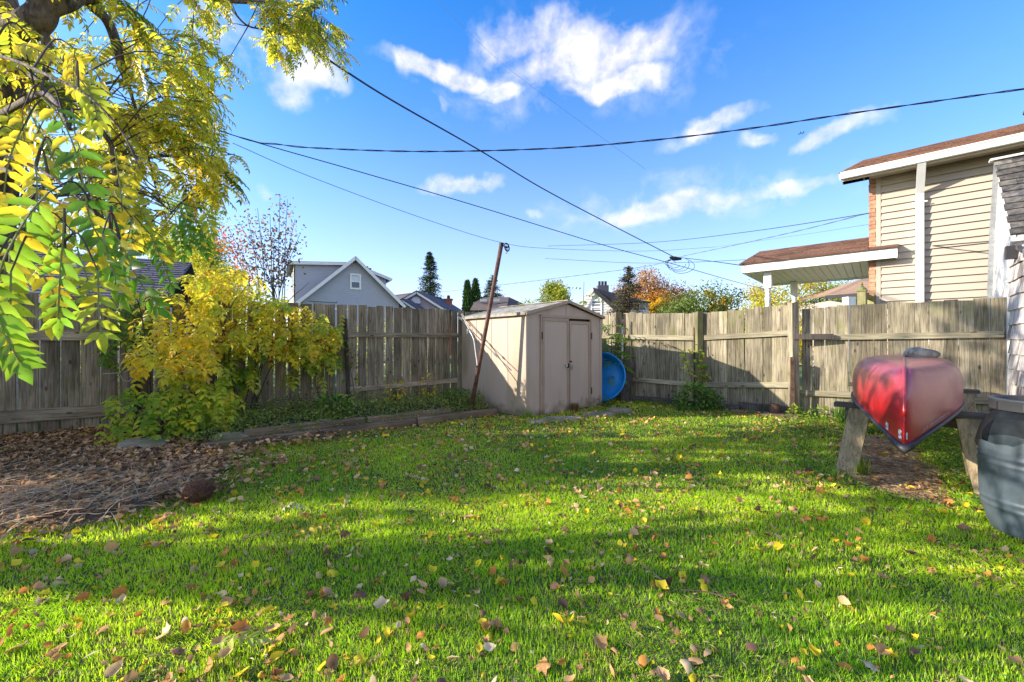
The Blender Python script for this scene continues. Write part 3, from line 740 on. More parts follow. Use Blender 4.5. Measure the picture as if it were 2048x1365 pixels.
    b2 = MB(); b2.slab([HP(sR, dR, zR), HP(-3.4, dR, zR), HP(-3.4, 6.6, 4.3), HP(.2, 6.6, 4.3)], .03, V(0, 0, 1)); b2.build('roof', M_SHINGLE, root)
    gb = MB(); gb.add([HP(.60, .1, 4.2), HP(.30, 6.0, 4.2), HP(.60, 3.1, 5.45)], [(0, 1, 2), (2, 1, 0)]); gb.build('gable_wall', M_SIDING, root)
    v = MB(); v.lathe([(.09, -.2), (.09, .18), (.14, .19), (.14, .24), (0, .25)], HP(-1.62, 2.2, 5.36), 12); v.build('roof_vent', M_SHINGLEB, root)
    # downspout
    dsp = MB(); hbox(dsp, -.045, .055, -.09, -.02, 1.30, 3.80); ds = dsp.build('downspout', M_WHITE, root)
    q = MB()
    q.hexa([HP(.055, -.48, 4.19), HP(-.045, -.48, 4.19), HP(-.045, -.42, 4.19), HP(.055, -.42, 4.19), HP(.055, -.48, 4.20), HP(-.045, -.48, 4.20), HP(-.045, -.42, 4.20), HP(.055, -.42, 4.20)])
    q.hexa([HP(.057, -.10, 3.78), HP(-.047, -.10, 3.78), HP(-.047, -.018, 3.78), HP(.057, -.018, 3.78), HP(.057, -.49, 4.19), HP(-.047, -.49, 4.19), HP(-.047, -.41, 4.19), HP(.057, -.41, 4.19)])
    q.build('elbow', M_WHITE, ds)
    for k in range(4):
        q = MB(); s_ = -.033 + k * .022; hbox(q, s_, s_ + .010, -.096, -.0905, 1.31, 3.78); q.build('flute', M_WHITE, ds)
    for z in (3.62, 1.36):
        q = MB(); hbox(q, -.085, .095, -.100, -.092, z, z + .022); q.build('strap', M_WHITE, ds)
    # lower elbow and the pipe that runs along the wall
    pts = [HP(.005, -.06, 1.31), HP(-.005, -.07, 1.24), HP(-.05, -.09, 1.19), HP(-.12, -.10, 1.172), HP(-.9, -.10, 1.165)]
    q = MB(); q.tube(spline(pts, 8), .05, 8); q.build('elbow', M_WHITE, ds, smooth=True)
    for k in range(7):
        t = k / 6; q = MB(); p = HP(.005 - .13 * t ** 1.6, -.062 - .03 * t, 1.31 - .14 * t ** .8); dd = HP(.005 - .13 * (t + .05) ** 1.6, -.062, 1.31 - .14 * (t + .05) ** .8) - p
        q.tube([p, p + nrm(dd) * .008], .056, 10); q.build('elbow_rib', M_WHITE, ds)
    return roofcourses
roofcourses = cream_house()

def porch():
    root = thing('front_porch', 'white porch roof on turned columns jutting from the cream house', 'porch')
    s0, s1, dF, dB = .29, 2.73, -.20, 2.65; zt, zb = 2.875, 2.695
    mb = MB(); hbox(mb, s0, s1, dF, dF + .03, zb, zt); mb.build('fascia', M_WHITE, root)
    mb = MB(); hbox(mb, s1 - .03, s1, dF + .031, dB, zb, zt); mb.build('fascia', M_WHITE, root)
    mb = MB(); hbox(mb, s0, s0 + .02, dF + .031, -.01, zb, zt); mb.build('fascia', M_WHITE, root)
    mb = MB(); hbox(mb, .69, s1 - .031, dB - .03, dB, zb, zt); mb.build('fascia', M_WHITE, root)
    # beams and ceiling planks
    for d0, d1 in ((-.168, -.02), (dB - .20, dB - .04)):
        mb = MB(); hbox(mb, .67, s1 - .04, d0, d1, zb + .012, zb + .05); mb.build('beam', M_WHITE, root)
    k = 16; sA = .68; sB = s1 - .04
    for i in range(k):
        a = sA + (sB - sA) * i / k; b_ = sA + (sB - sA) * (i + 1) / k - .010
        mb = MB(); hbox(mb, a, b_, -.018, dB - .21, zb + .024, zb + .036); mb.build('ceiling_plank', M_WHITE, root)
    mb = MB(); hbox(mb, sA, sB, -.018, dB - .21, zb + .040, zb + .05); mb.build('ceiling_board', M_MORTAR, root)
    # roof slopes
    dE, zE = dF - .04, zt + .01; dR, zR = 1.10, 3.365; sE, sR, sN = 2.77, 2.62, .67
    sl = nrm(np.cross(HP(0, dR, zR) - HP(0, dE, zE), HU)); sl = sl if sl[2] > 0 else -sl
    mb = MB(); mb.slab([HP(sE, dE, zE), HP(s0 - .02, dE, zE), HP(s0 - .02, -.03, zE + .075), HP(sN, -.03, zE + .075), HP(sN, dR, zR), HP(sR, dR, zR)][::-1], .02, sl)
    r_ = mb.build('roof', M_SHINGLE, root)
    roofcourses(r_, sE, sR, sN, dE, zE, dR, zR, 11, M_SHINGLE, .30)
    mb = MB(); mb.slab([HP(sR, dR, zR), HP(sN, dR, zR), HP(sN, dB + .05, zE), HP(sE, dB + .05, zE)], .02, V(0, 0, 1)); mb.build('roof', M_SHINGLE, root)
    for (s, d) in ((2.28, .03), (2.10, 2.28)):
        p = HP(s, d, 0); top = HP(s, d, zb + .012)[2]
        mb = MB(); mb.box((0, 0, top - .19), (.15, .15, .38), math.atan2(HS[1], HS[0]))
        c = mb.build('column', M_WHITE, root, loc=(p[0], p[1], 0))
        t = top - .38
        prof = [(.075, t), (.07, t - .02), (.05, t - .04), (.062, t - .06), (.062, t - .075), (.045, t - .10), (.060, t - .14), (.060, t - .155), (.048, t - .19), (.066, t - .24), (.066, t - .26), (.052, t - .30), (.058, t - .5), (.06, t - .9), (.052, t - 1.2), (.07, t - 1.25), (.07, .3)]
        q = MB(); q.lathe(prof, seg=16); q.build('turned_shaft', M_WHITE, c, smooth=True, loc=(0, 0, 0))
        q = MB(); q.box((0, 0, .1), (.15, .15, .5), math.atan2(HS[1], HS[0])); q.build('column_base', M_WHITE, c)
porch()

# arbour posts just behind the fence
ar = thing('garden_arbour', 'mossy wooden arbour with pointed post cap rising behind the fence', 'arbour')
for px, Y, w, zt in ((1724, 7.6, .12, 585), (1742, 8.0, .10, 592)):
    p = at(px, 684, Y); top = at(px, zt, Y)[2]
    mb = MB(); mb.box((p[0], p[1], top / 2), (w, w, top), R(40)); mb.build('post', M_GREENPOST, ar)
p = at(1724, 684, 7.6); t = at(1724, 585, 7.6)[2]
mb = MB(); mb.box((p[0], p[1], t + .012), (.15, .15, .025), R(40)); mb.lathe([(.075, .02), (.07, .05), (.03, .09), (.012, .12), (.02, .14), (.012, .16), (0, .19)], (p[0], p[1], t), 12); mb.build('post_cap', M_GREENPOST, ar)
mb = MB(); a, b = at(1724, 592, 7.6), at(1752, 601, 8.3); mb.bar(a, b, .05, .09); mb.build('rail', M_GREENPOST, ar)

# hip roof bungalow behind the arbour
def hip_bungalow():
    root = thing('tan_roof_bungalow', 'small bungalow with tan hip roof and dark gutter seen under the porch', 'house')
    Y = 17.0; A = at(1652, 592, Y); B = at(1752, 585, Y - 1.2); ap = at(1722, 560, Y + 2.0); ap2 = at(1800, 556, Y + 2.0); C_ = at(1800, 590, Y + 5)
    mb = MB(); mb.slab([A, B + (B - A) * .6, ap2, ap][::1], .05, V(0, -.4, .9)); mb.slab([A, ap, A + V(1.2, 5, 0)], .05, V(-.5, .3, .8)); mb.build('roof', simple('tan_shingle', (.36, .22, .13), .95, .2, 14, .3), root)
    mb = MB(); mb.bar(A - V(.05, .05, .10), B + (B - A) * .6 - V(0, .05, .10), .12, .14); mb.build('gutter', M_DARKTRIM, root)
    zt = A[2] - .2
    a = A + V(.5, .5, 0); b_ = B + (B - A) * .6 + V(0, .5, 0)
    mb = MB(); mb.hexa([(a[0], a[1], 0), (b_[0], b_[1], 0), (b_[0] + 1, b_[1] + 4, 0), (a[0] + 1, a[1] + 4, 0), (a[0], a[1], zt), (b_[0], b_[1], zt), (b_[0] + 1, b_[1] + 4, zt), (a[0] + 1, a[1] + 4, zt)]); mb.build('wall', M_MORTAR, root)
    p = at(1698, 684, Y - 1.0); mb = MB(); mb.box((p[0], p[1], zt / 2), (.3, .3, zt)); mb.build('column', M_WHITE, root)
hip_bungalow()

# ================================================================ SHAKE GARAGE (right edge)
def garage():
    root = thing('shake_garage', 'old garage with steep grey shingle roof, whitewashed shakes and white stucco gable', 'garage')
    Cn = V(6.66, 5.33); I = HI; U = -HS   # U runs right and towards the viewer
    def P(t, z, out=0.0):   # t towards the viewer along the side wall
        p = Cn - I * t + HS * out; return V(p[0], p[1], z)
    # stucco gable wall and the side wall below it
    gw = [P(-1.20, 1.0), P(.13, 1.0), P(.15, 1.86), P(.31, 2.57), P(-.70, 3.86), P(-1.02, 2.9), P(-1.20, 1.9)]
    n = V(HS[0], HS[1], 0)
    mb = MB(); mb.slab(gw, .05, n); mb.build('gable_wall', M_WHITEOLD, root)
    mb = MB(); mb.slab([P(-1.2, -.1, -.01), P(.80, -.1, -.01), P(.80, 2.28, -.01), P(-.1, 2.45, -.01), P(-1.2, 1.5, -.01)], .08, n); mb.build('wall', M_WHITEOLD, root)
    for (a, b) in ((P(-1.22, 1.0, .03), P(-1.21, 1.95, .03)), (P(-1.21, 1.95, .03), P(-1.03, 2.92, .03)), (P(-1.03, 2.92, .03), P(-.70, 3.88, .03))):
        mb = MB(); mb.bar(a, b, .03, .05, up=n); mb.build('flashing', M_STEEL, root)
    mb = MB(); mb.bar(P(-.03, .0, .03), P(-.03, 2.03, .03), .075, .05, up=n); mb.build('corner_trim', M_WHITE, root)
    # whitewashed shakes on the wall by the viewer
    rows = 12
    for r in range(rows):
        z0 = .1 + r * .19; t = .02 + (.05 if r % 2 else 0)
        while t < .74:
            w = min(random.uniform(.16, .34), .80 - t); e = random.uniform(-.012, .012)
            q = MB(); q.hexa([P(t, z0 + e, .045), P(t + w - .006, z0 + e * .3, .045), P(t + w - .006, z0, .012), P(t, z0, .012), P(t, z0 + .20, .022), P(t + w - .006, z0 + .20, .022), P(t + w - .006, z0 + .20, .008), P(t, z0 + .20, .008)])
            q.build('shake', M_SHAKE, root); t += w
    # steep roof, shingle by shingle
    e0 = P(.31, 2.57); e1 = P(-.70, 3.86); sl = e1 - e0; u3 = V(U[0], U[1], 0)
    nn = nrm(np.cross(u3, sl)); nn = nn if np.dot(nn, V(-.6, -.7, .3)) > 0 else -nn
    mb = MB(); mb.slab([e0, e0 + u3 * 3.2, e1 + u3 * 3.2, e1], .06, nn); r_ = mb.build('roof', M_SLATE, root)
    nc = 13
    for i in range(nc):
        a = -.06 + (i % 2) * .015
        while a < 1.9:
            w = random.uniform(.16, .30); d0 = random.uniform(0, .008)
            b0 = e0 + sl * (i / nc) + nn * .001; b1 = e0 + sl * ((i + 1.05) / nc)
            q = MB(); th = .022 + d0; j0, j1 = random.uniform(-.008, .008), random.uniform(-.008, .008); sn = nrm(sl)
            q.hexa([b0 + u3 * a + sn * j0, b0 + u3 * (a + w - .006) + sn * j1, b1 + u3 * (a + w - .006), b1 + u3 * a,
                    b0 + u3 * a + nn * th + sn * j0, b0 + u3 * (a + w - .006) + nn * th + sn * j1, b1 + u3 * (a + w - .006) + nn * .006, b1 + u3 * a + nn * .006])
            q.build('shingle', M_SLATE, r_); a += w
    mb = MB(); mb.bar(e1 + u3 * -.1 + V(0, 0, .02), e1 + u3 * 3.2 + V(0, 0, .02), .12, .03); mb.build('ridge_cap', M_WHITEOLD, root)
    mb = MB(); mb.slab([e1, e1 + u3 * 3.2, P(-1.20, 1.9) + u3 * 3.2, P(-1.20, 1.9)][::-1], .05, V(.6, .7, .3)); mb.build('roof', M_SLATE, root)
    u3 = V(U[0], U[1], 0)
    mb = MB(); mb.hexa([P(.72, -.1, -.09), P(.80, -.1, -.09), P(.80, -.1, -.09) + u3 * 3.1, P(.72, -.1, -.09) + u3 * 3.1, P(.72, 2.28, -.09), P(.80, 2.28, -.09), P(.80, 2.28, -.09) + u3 * 3.1, P(.72, 2.28, -.09) + u3 * 3.1]); mb.build('wall', M_SHAKE, root)
    q = [P(.30, 2.50, .06), P(.92, 2.29, .06), P(.92, 2.29, .06) + u3 * 3.3, P(.30, 2.50, .06) + u3 * 3.3]
    mb = MB(); mb.slab(q, .05, V(-.2, -.2, .95)); mb.build('eave_roof', M_SLATE, root)
    mb = MB(); mb.bar(P(.94, 2.25, .06), P(.94, 2.25, .06) + u3 * 3.3, .10, .10); mb.build('gutter', M_STEEL, root)
    mb = MB(); mb.box(tuple(P(.50, 2.33, .07)), (.12, .10, .16), math.atan2(U[1], U[0])); mb.build('wall_lamp', M_DARKTRIM, root)
garage()

# ================================================================ LEFT: GREY HOUSE AND FRIENDS
def siding_poly(mb, A, u, zfun, z0, z1, pitch, n, proud=.03):
    """rows of lapped boards; zfun(z) -> (t0, t1) extent along u at height z"""
    z = z0
    while z < z1:
        zn = min(z + pitch, z1); a0, a1 = zfun(z); b0, b1 = zfun(zn)
        if a1 - a0 > .05:
            p = lambda t, zz, o: V(A[0] + u[0] * t + n[0] * o, A[1] + u[1] * t + n[1] * o, zz)
            mb.add([p(a0, z, proud), p(a1, z, proud), p(b1, zn, .004), p(b0, zn, .004), p(a0, z, 0), p(a1, z, 0)], [(0, 1, 2, 3), (4, 5, 1, 0)])
        z = zn
def window(root, c, u, n, w, h, shade=True, fw=.10):
    """c centre on the wall; frame, sash bar, panes"""
    u = V(u[0], u[1], 0); n = V(n[0], n[1], 0)
    mb = MB(); z = V(0, 0, 1)
    for s in (-1, 1):
        mb.bar(c + u * s * (w / 2 + fw / 2) - z * (h / 2 + fw) + n * .05, c + u * s * (w / 2 + fw / 2) + z * (h / 2 + fw) + n * .05, fw, .06, up=n)
        mb.bar(c - u * (w / 2) + z * s * (h / 2 + fw / 2) + n * .05, c + u * (w / 2) + z * s * (h / 2 + fw / 2) + n * .05, .06, fw)
    mb.bar(c - u * (w / 2) + n * .045, c + u * (w / 2) + n * .045, .05, .06)
    f = mb.build('window', M_WHITE, root)
    for s, m_ in ((1, M_BLIND if shade else M_GLASS), (-1, M_GLASS)):
        q = MB(); a = c + n * .02 + z * (h / 4 * s); q.bar(a - u * w / 2, a + u * w / 2, .02, h / 2 - .04); q.build('pane', m_, f)

def grey_house():
    root = thing('grey_house', 'grey sided house with wide front gable and shed dormers behind the vine', 'house')
    u = V(.866, .5); b = V(-.5, .866); n = -b
    A = V(-11.5, 22.0); Wd = 5.25; ze, zr = 3.62, 6.05; mid = 2.68
    def P(t, d, z): return V(A[0] + u[0] * t + b[0] * d, A[1] + u[1] * t + b[1] * d, z)
    mb = MB(); mb.slab([P(0, 0, 0), P(Wd, 0, 0), P(Wd, 0, ze), P(mid, 0, zr), P(0, 0, ze)], .1, V(n[0], n[1], 0)); mb.build('wall', M_GREYSIDING, root)
    def ext(z): 
        if z <= ze: return 0, Wd
        t = (z - ze) / (zr - ze); return mid * t, Wd - (Wd - mid) * t
    mb = MB(); siding_poly(mb, A, u, ext, .3, zr, .105, n); tag(mb.build('siding', M_GREYSIDING, root), kind='stuff')
    mb = MB(); mb.hexa([P(0, .1, 0), P(.1, .1, 0), P(.1, 7, 0), P(0, 7, 0), P(0, .1, ze), P(.1, .1, ze), P(.1, 7, ze), P(0, 7, ze)]); mb.build('wall', M_WHITE, root)  # side wall made white, its sunlit brightness put into the colour
    mb = MB(); siding_poly(mb, V(*P(0, 7, 0)[:2]), -b, lambda z: (0, 6.95), .3, ze, .105, -u); tag(mb.build('siding', M_WHITE, root), kind='stuff')  # white boards carry the same painted sunlight
    # main roof slopes (thin) + white rakes
    for sgn, t0, z0 in ((-1, -.28, ze - .25), (1, Wd + .28, ze - .25)):
        q = [P(t0, -.35, z0), P(mid, -.35, zr + .06), P(mid, 7.2, zr + .06), P(t0, 7.2, z0)]
        mb = MB(); mb.slab(q if sgn > 0 else q[::-1], .06, V(sgn * u[0] * .7, sgn * u[1] * .7, .7)); mb.build('roof', M_SHINGLEG, root)
        mb = MB(); mb.bar(P(t0, -.37, z0 - .09), P(mid, -.37, zr - .04), .05, .17); mb.build('rake_board', M_WHITE, root)
    # dormers: long boxes on both slopes set back from the gable
    zd = 5.83
    for s0, s1, side in ((-.35, mid, -1), (mid, Wd - .55, 1)):
        zt0, zt1 = (5.70, zd + .12) if side < 0 else (zd + .12, 5.18)
        d0, d1 = 1.1, 6.4
        q = MB(); q.hexa([P(s0, d0, 3.4), P(s1, d0, 3.4), P(s1, d1, 3.4), P(s0, d1, 3.4), P(s0, d0, zt0), P(s1, d0, zt1), P(s1, d1, zt1), P(s0, d1, zt0)])
        dm = q.build('dormer', M_GREYSIDING if side > 0 else M_GREYSIDING, root)
        def ex(z, s0=s0, s1=s1, a=zt0, b_=zt1, side=side):
            lo = min(a, b_)
            if z <= lo: return s0, s1
            f = (z - lo) / (max(a, b_) - lo + 1e-6)
            return (s0 + (s1 - s0) * f, s1) if side < 0 else (s0, s1 - (s1 - s0) * f)
        q = MB(); siding_poly(q, V(*P(0, d0, 0)[:2]), u, ex, 3.4, max(zt0, zt1), .105, n); tag(q.build('siding', M_GREYSIDING, dm), kind='stuff')
        q = MB(); o = .28
        a = P(s0 - (o if side < 0 else 0), d0 - .2, zt0 + .02 - (.0)); c = P(s1 + (o if side > 0 else 0), d0 - .2, zt1 + .02)
        a2 = P(s0 - (o if side < 0 else 0), d1 + .2, zt0 + .02); c2 = P(s1 + (o if side > 0 else 0), d1 + .2, zt1 + .02)
        q.slab([a, c, c2, a2], .05, V(0, 0, 1)); q.build('dormer_roof', M_SHINGLEG, dm)
        q = MB(); q.bar(a - V(0, 0, .11) + V(n[0], n[1], 0) * .03, c - V(0, 0, .11) + V(n[0], n[1], 0) * .03, .05, .16); q.build('dormer_fascia', M_WHITE, dm)
        if side < 0:
            q = MB(); q.slab([P(s0, d0, 3.4), P(s0, d0, zt0 - .05), P(s0, d1, zt0 - .05), P(s0, d1, 3.4)], .03, V(-u[0], -u[1], 0)); q.build('dormer_front', M_WHITE, dm)  # dormer face made white, sunlight put into the colour
            q = MB(); siding_poly(q, V(*P(s0 - .04, d1, 0)[:2]), -b, lambda z: (0, d1 - d0), 3.4, zt0 - .05, .105, -u); tag(q.build('siding', M_WHITE, dm), kind='stuff')  # lit tone painted into these boards as well
            window(dm, P(s0 - .04, 3.2, 4.75), -b, -u, .9, 1.0, False); q = MB(); q.bar(P(s0 - .06, d0, 3.4), P(s0 - .06, d0, zt0), .09, .09); q.build('corner_board', M_WHITE, dm)
            q = MB(); q.bar(P(s0 - .32, d0 - .2, zt0 - .08), P(s0 - .32, d1, zt0 - .08), .12, .12); q.build('gutter', M_DARKTRIM, dm)
        else:
            q = MB(); q.bar(P(s1 + .3, d0 - .2, zt1 - .05), P(s1 + .3, d1, zt1 - .05), .12, .12); q.build('gutter', M_WHITE, dm)
            q = MB(); q.bar(P(s1 + .03, d0 - .03, 3.2), P(s1 + .03, d0 - .03, zt1 - .1), .07, .07); q.build('corner_board', M_WHITE, dm)
    window(root, P(2.72, 0, 4.68), u, n, .42, .72)
    for t in (1.55, 3.7):
        q = MB(); q.bar(P(t - (.9 if t < 2 else .35), -.03, 3.05), P(t + (.9 if t < 2 else .35), -.03, 3.05), .05, .12); q.build('window_head', M_WHITE, root)
    q = MB(); q.bar(P(.3, -.05, 3.42), P(1.7, -.05, 3.40), .02, .02); q.bar(P(1.7, -.05, 3.40), P(1.72, -.05, 3.5), .02, .02); q.build('service_pipe', M_DARKTRIM, root)
    q = MB(); q.box(tuple(P(3.9, 3.5, 6.0)), (.3, .3, .5), .5); q.box(tuple(P(3.9, 3.5, 6.1)), (.7, .35, .07), .5); q.build('roof_vent', M_SHINGLEB, root)
grey_house()

def mauve_house():
    root = thing('mauve_house', 'mauve sided house with arched gable window behind the left fence', 'house')
    Y = 30.0
    def tri(apx, apy, lx, ly, rx, ry, Y, m, name):
        a, l, r = at(apx, apy, Y), at(lx, ly, Y), at(rx, ry, Y)
        mb = MB(); z0 = 0
        mb.slab([V(l[0] + .2, Y, z0), V(r[0] - .2, Y, z0), V(r[0] - .2, Y, r[2]), a - V(0, 0, .1), V(l[0] + .2, Y, l[2])], .1, V(0, -1, 0)); w_ = mb.build('wall', m, root)
        for e, sg in ((l, -1), (r, 1)):
            q = MB(); q.bar(e + V(0, -.3, -.05), a + V(0, -.3, -.05), .08, .2); q.build('rake_board', M_WHITE, root)
            q = MB(); p = [e + V(0, -.35, .09), a + V(0, -.35, .09), a + V(1, 6, .09), e + V(1, 6, .09)]; q.slab(p if sg > 0 else p[::-1], .08, V(sg * .5, 0, .8)); q.build('roof', M_SHINGLEG, root)
        return a
    tri(835, 586, 788, 612, 893, 622, 30.0, M_PINKSIDING, 'a')
    tri(807, 602, 778, 618, 838, 622, 28.5, M_PINKSIDING, 'b')
    # arched window
    c = at(832, 608, 29.9); n = 12
    mb = MB(); vs = [c + V(math.cos(math.pi * k / n) * .30, -.06, math.sin(math.pi * k / n) * .38) for k in range(n + 1)]
    mb.slab(vs, .04, V(0, -1, 0)); w = mb.build('arched_window', M_BLIND, root)
    q = MB(); q.tube([c + V(math.cos(math.pi * k / n) * .34, -.08, math.sin(math.pi * k / n) * .42) for k in range(n + 1)] + [c + V(.34, -.08, -.02)], .035, 5); q.build('frame', M_WHITE, w)
    q = MB(); q.slab([at(788, 592, 33), at(835, 586, 31), at(850, 600, 31), at(788, 618, 33)], .1, V(-.3, -.3, .9)); q.build('roof', M_SHINGLEG, root)
mauve_house()
def chimney():
    root = thing('brick_chimney', 'small red brick chimney with a cap beside the spruce', 'chimney')
    p = at(897, 617, 34); w = .55; t = at(897, 602, 34)[2]
    mb = MB(); mb.box((p[0], p[1], t / 2), (w, w, t)); mb.build('stack', M_REDBRICK, root)
    mb = MB(); mb.box((p[0], p[1], t + .04), (w + .14, w + .14, .1)); mb.build('crown', M_REDBRICK, root)
    mb = MB(); mb.lathe([(.14, .0), (.14, .2), (.10, .3), (0, .32)], (p[0], p[1], t + .09), 10); mb.build('chimney_pot', M_DARKTRIM, root)
chimney()
def brown_hip():
    root = thing('brown_roof_house', 'house with dark brown hip roof and two small vents behind the shed', 'house')
    Y = 22.0
    a, b, c = at(948, 607, Y), at(968, 597, Y + 3), at(1018, 596, Y + 1.6); e = at(1048, 609, Y + 5); l = at(1012, 622, Y - 2.2); l0 = at(940, 622, Y - 1)
    mb = MB(); mb.slab([l0, l, c, b, a], .08, V(-.2, -.8, .6)); mb.build('roof', M_SHINGLEB, root)
    mb = MB(); mb.slab([l, at(1075, 622, Y + 3), c], .08, V(.6, -.5, .6)); mb.build('roof', M_SHINGLEB, root)
    z = l[2] - .15
    mb = MB(); mb.hexa([(l0[0] + .3, l0[1] + .6, 0), (l[0] - .1, l[1] + .6, 0), (l[0] + 2.5, l[1] + 6, 0), (l0[0] + 2, l0[1] + 6, 0), (l0[0] + .3, l0[1] + .6, z), (l[0] - .1, l[1] + .6, z), (l[0] + 2.5, l[1] + 6, z), (l0[0] + 2, l0[1] + 6, z)]); mb.build('wall', M_CREAMHOUSE, root)
    for px in (967, 993):
        p = at(px, 605, Y); q = MB(); q.box(tuple(p + V(0, -.05, .05)), (.35, .3, .16)); q.build('roof_vent', M_WHITEOLD, root)
brown_hip()
def garage_left():
    root = thing('neighbour_garage', 'low garage with grey shingle roof behind the left fence', 'garage')
    # roof slope facing the yard, ridge parallel to the fence
    u = V(.866, .5, 0); b = V(-.5, .866, 0); E0 = V(LE[0], LE[1], 0) + V(LD[0], LD[1], 0) * 12 + b * 2.0
    L_ = 7.1; ze, zr = 1.93, 3.05; dep = 2.4
    def P(t, d, z): return E0 + u * t + b * d + V(0, 0, z)
    mb = MB(); mb.hexa([P(.2, .3, 0), P(L_ - .2, .3, 0), P(L_ - .2, 4.6, 0), P(.2, 4.6, 0), P(.2, .3, ze), P(L_ - .2, .3, ze), P(L_ - .2, 4.6, ze), P(.2, 4.6, ze)]); mb.build('wall', M_WHITEOLD, root)
    mb = MB(); mb.slab([P(0, 0, ze), P(L_, 0, ze), P(L_, dep, zr), P(0, dep, zr)], .04, nrm(V(.3, -.6, .7))); r_ = mb.build('roof', M_SHINGLEG, root)
    nc = 18; q = MB()
    for i in range(nc):
        t0, t1 = i / nc, (i + 1.02) / nc; x = -random.uniform(0, .3)
        while x < L_:
            w = .3; a, c = max(0, x), min(L_, x + w - .012); e = random.uniform(.012, .022)
            if c > a + .02:
                p = lambda t, f, h: P(t, dep * f, ze + (zr - ze) * f + h)
                q.add([p(a, t0, e), p(c, t0, e), p(c, t1, .004), p(a, t1, .004), p(a, t0, 0), p(c, t0, 0)], [(0, 1, 2, 3), (4, 5, 1, 0)])
            x += w
    tag(q.build('shingles', M_SHINGLEG, r_), kind='stuff')
    mb = MB(); mb.slab([P(0, dep, zr), P(L_, dep, zr), P(L_, dep * 2, ze), P(0, dep * 2, ze)], .04, nrm(V(-.3, .6, .7))); mb.build('roof', M_SHINGLEG, root)
    mb = MB(); mb.bar(P(0, -.03, ze - .05), P(L_, -.03, ze - .05), .05, .10); mb.build('gutter', M_WHITE, root)
garage_left()
def white_house():
    root = thing('white_house', 'white clapboard house with dark roof and front gable beyond the shed', 'house')
    Y = 24.0
    ap, l, r = at(1185, 583, Y), at(1150, 620, Y + .3), at(1225, 618, Y - .5)
    mb = MB(); mb.slab([V(l[0], l[1], 0), V(r[0], r[1], 0), r, ap, l], .1, V(0, -1, 0)); mb.build('wall', M_CREAMHOUSE, root)
    A = V(l[0], l[1] - .05); uu = nrm(V(r[0] - l[0], r[1] - l[1])); Wd = np.linalg.norm(r[:2] - l[:2]); mid = Wd * .47
    mb = MB(); siding_poly(mb, A, uu, lambda z: (0, Wd) if z < l[2] else (mid * (z - l[2]) / (ap[2] - l[2]), Wd - (Wd - mid) * (z - l[2]) / (ap[2] - l[2])), 1.0, ap[2], .16, (uu[1], -uu[0])); tag(mb.build('siding', M_CREAMHOUSE, root), kind='stuff')
    r2, back = at(1225, 618, Y - .5), V(0, 0, 0)
    for e, sg in ((l + V(-.3, 0, -.2), -1), (r + V(.3, 0, -.25), 1)):
        q = MB(); q.bar(e + V(0, -.3, 0), ap + V(0, -.3, .05), .06, .22); q.build('rake_board', M_WHITE if sg < 0 else M_DARKTRIM, root)
    # long side: wall and roof to the right
    bR = at(1300, 625, Y + 2); rb = at(1182, 583, Y); rk = at(1236, 592, Y + 4)
    mb = MB(); q0, q1 = at(1226, 600, Y + .6), at(1297, 607, Y + 3.5)
    mb.hexa([(q0[0] - .4, q0[1], 0), (q1[0], q1[1], 0), (q1[0] - 1, q1[1] + 4, 0), (q0[0] - 1, q0[1] + 4, 0), (q0[0] - .4, q0[1], q0[2] + .2), (q1[0], q1[1], q1[2]), (q1[0] - 1, q1[1] + 4, q1[2]), (q0[0] - 1, q0[1] + 4, q0[2] + .2)]); mb.build('wall', M_CREAMHOUSE, root)
    mb = MB(); mb.slab([ap + V(0, -.3, .12), at(1228, 603, Y - .2), at(1302, 606, Y + 3.2), rk], .1, V(0, -.4, .9)); mb.build('roof', M_SHINGLEB, root)
    mb = MB(); mb.slab([ap + V(0, -.3, .14), rk, rk + V(-3, 2, -1), l + V(-.4, .3, -.1)][::-1], .1, V(-.5, 0, .8)); mb.build('roof', M_SHINGLEB, root)
    window(root, at(1193, 617, Y - .2) , uu, (uu[1], -uu[0]), .5, .8, False, .07)
    window(root, at(1283, 613, Y + 2.6), nrm(V(.75, .66)), (.66, -.75), .6, .6, False, .07)
    mb = MB(); c = at(1205, 584, Y + 2); mb.box(tuple(c), (.7, .5, .7)); ch = mb.build('chimney', M_SHINGLEG, root)
    for dx in (-.2, 0, .2):
        q = MB(); q.lathe([(.08, 0), (.08, .28), (0, .28)], c + V(dx, 0, .35), 8); q.build('flue', M_DARKTRIM, ch)
white_house()
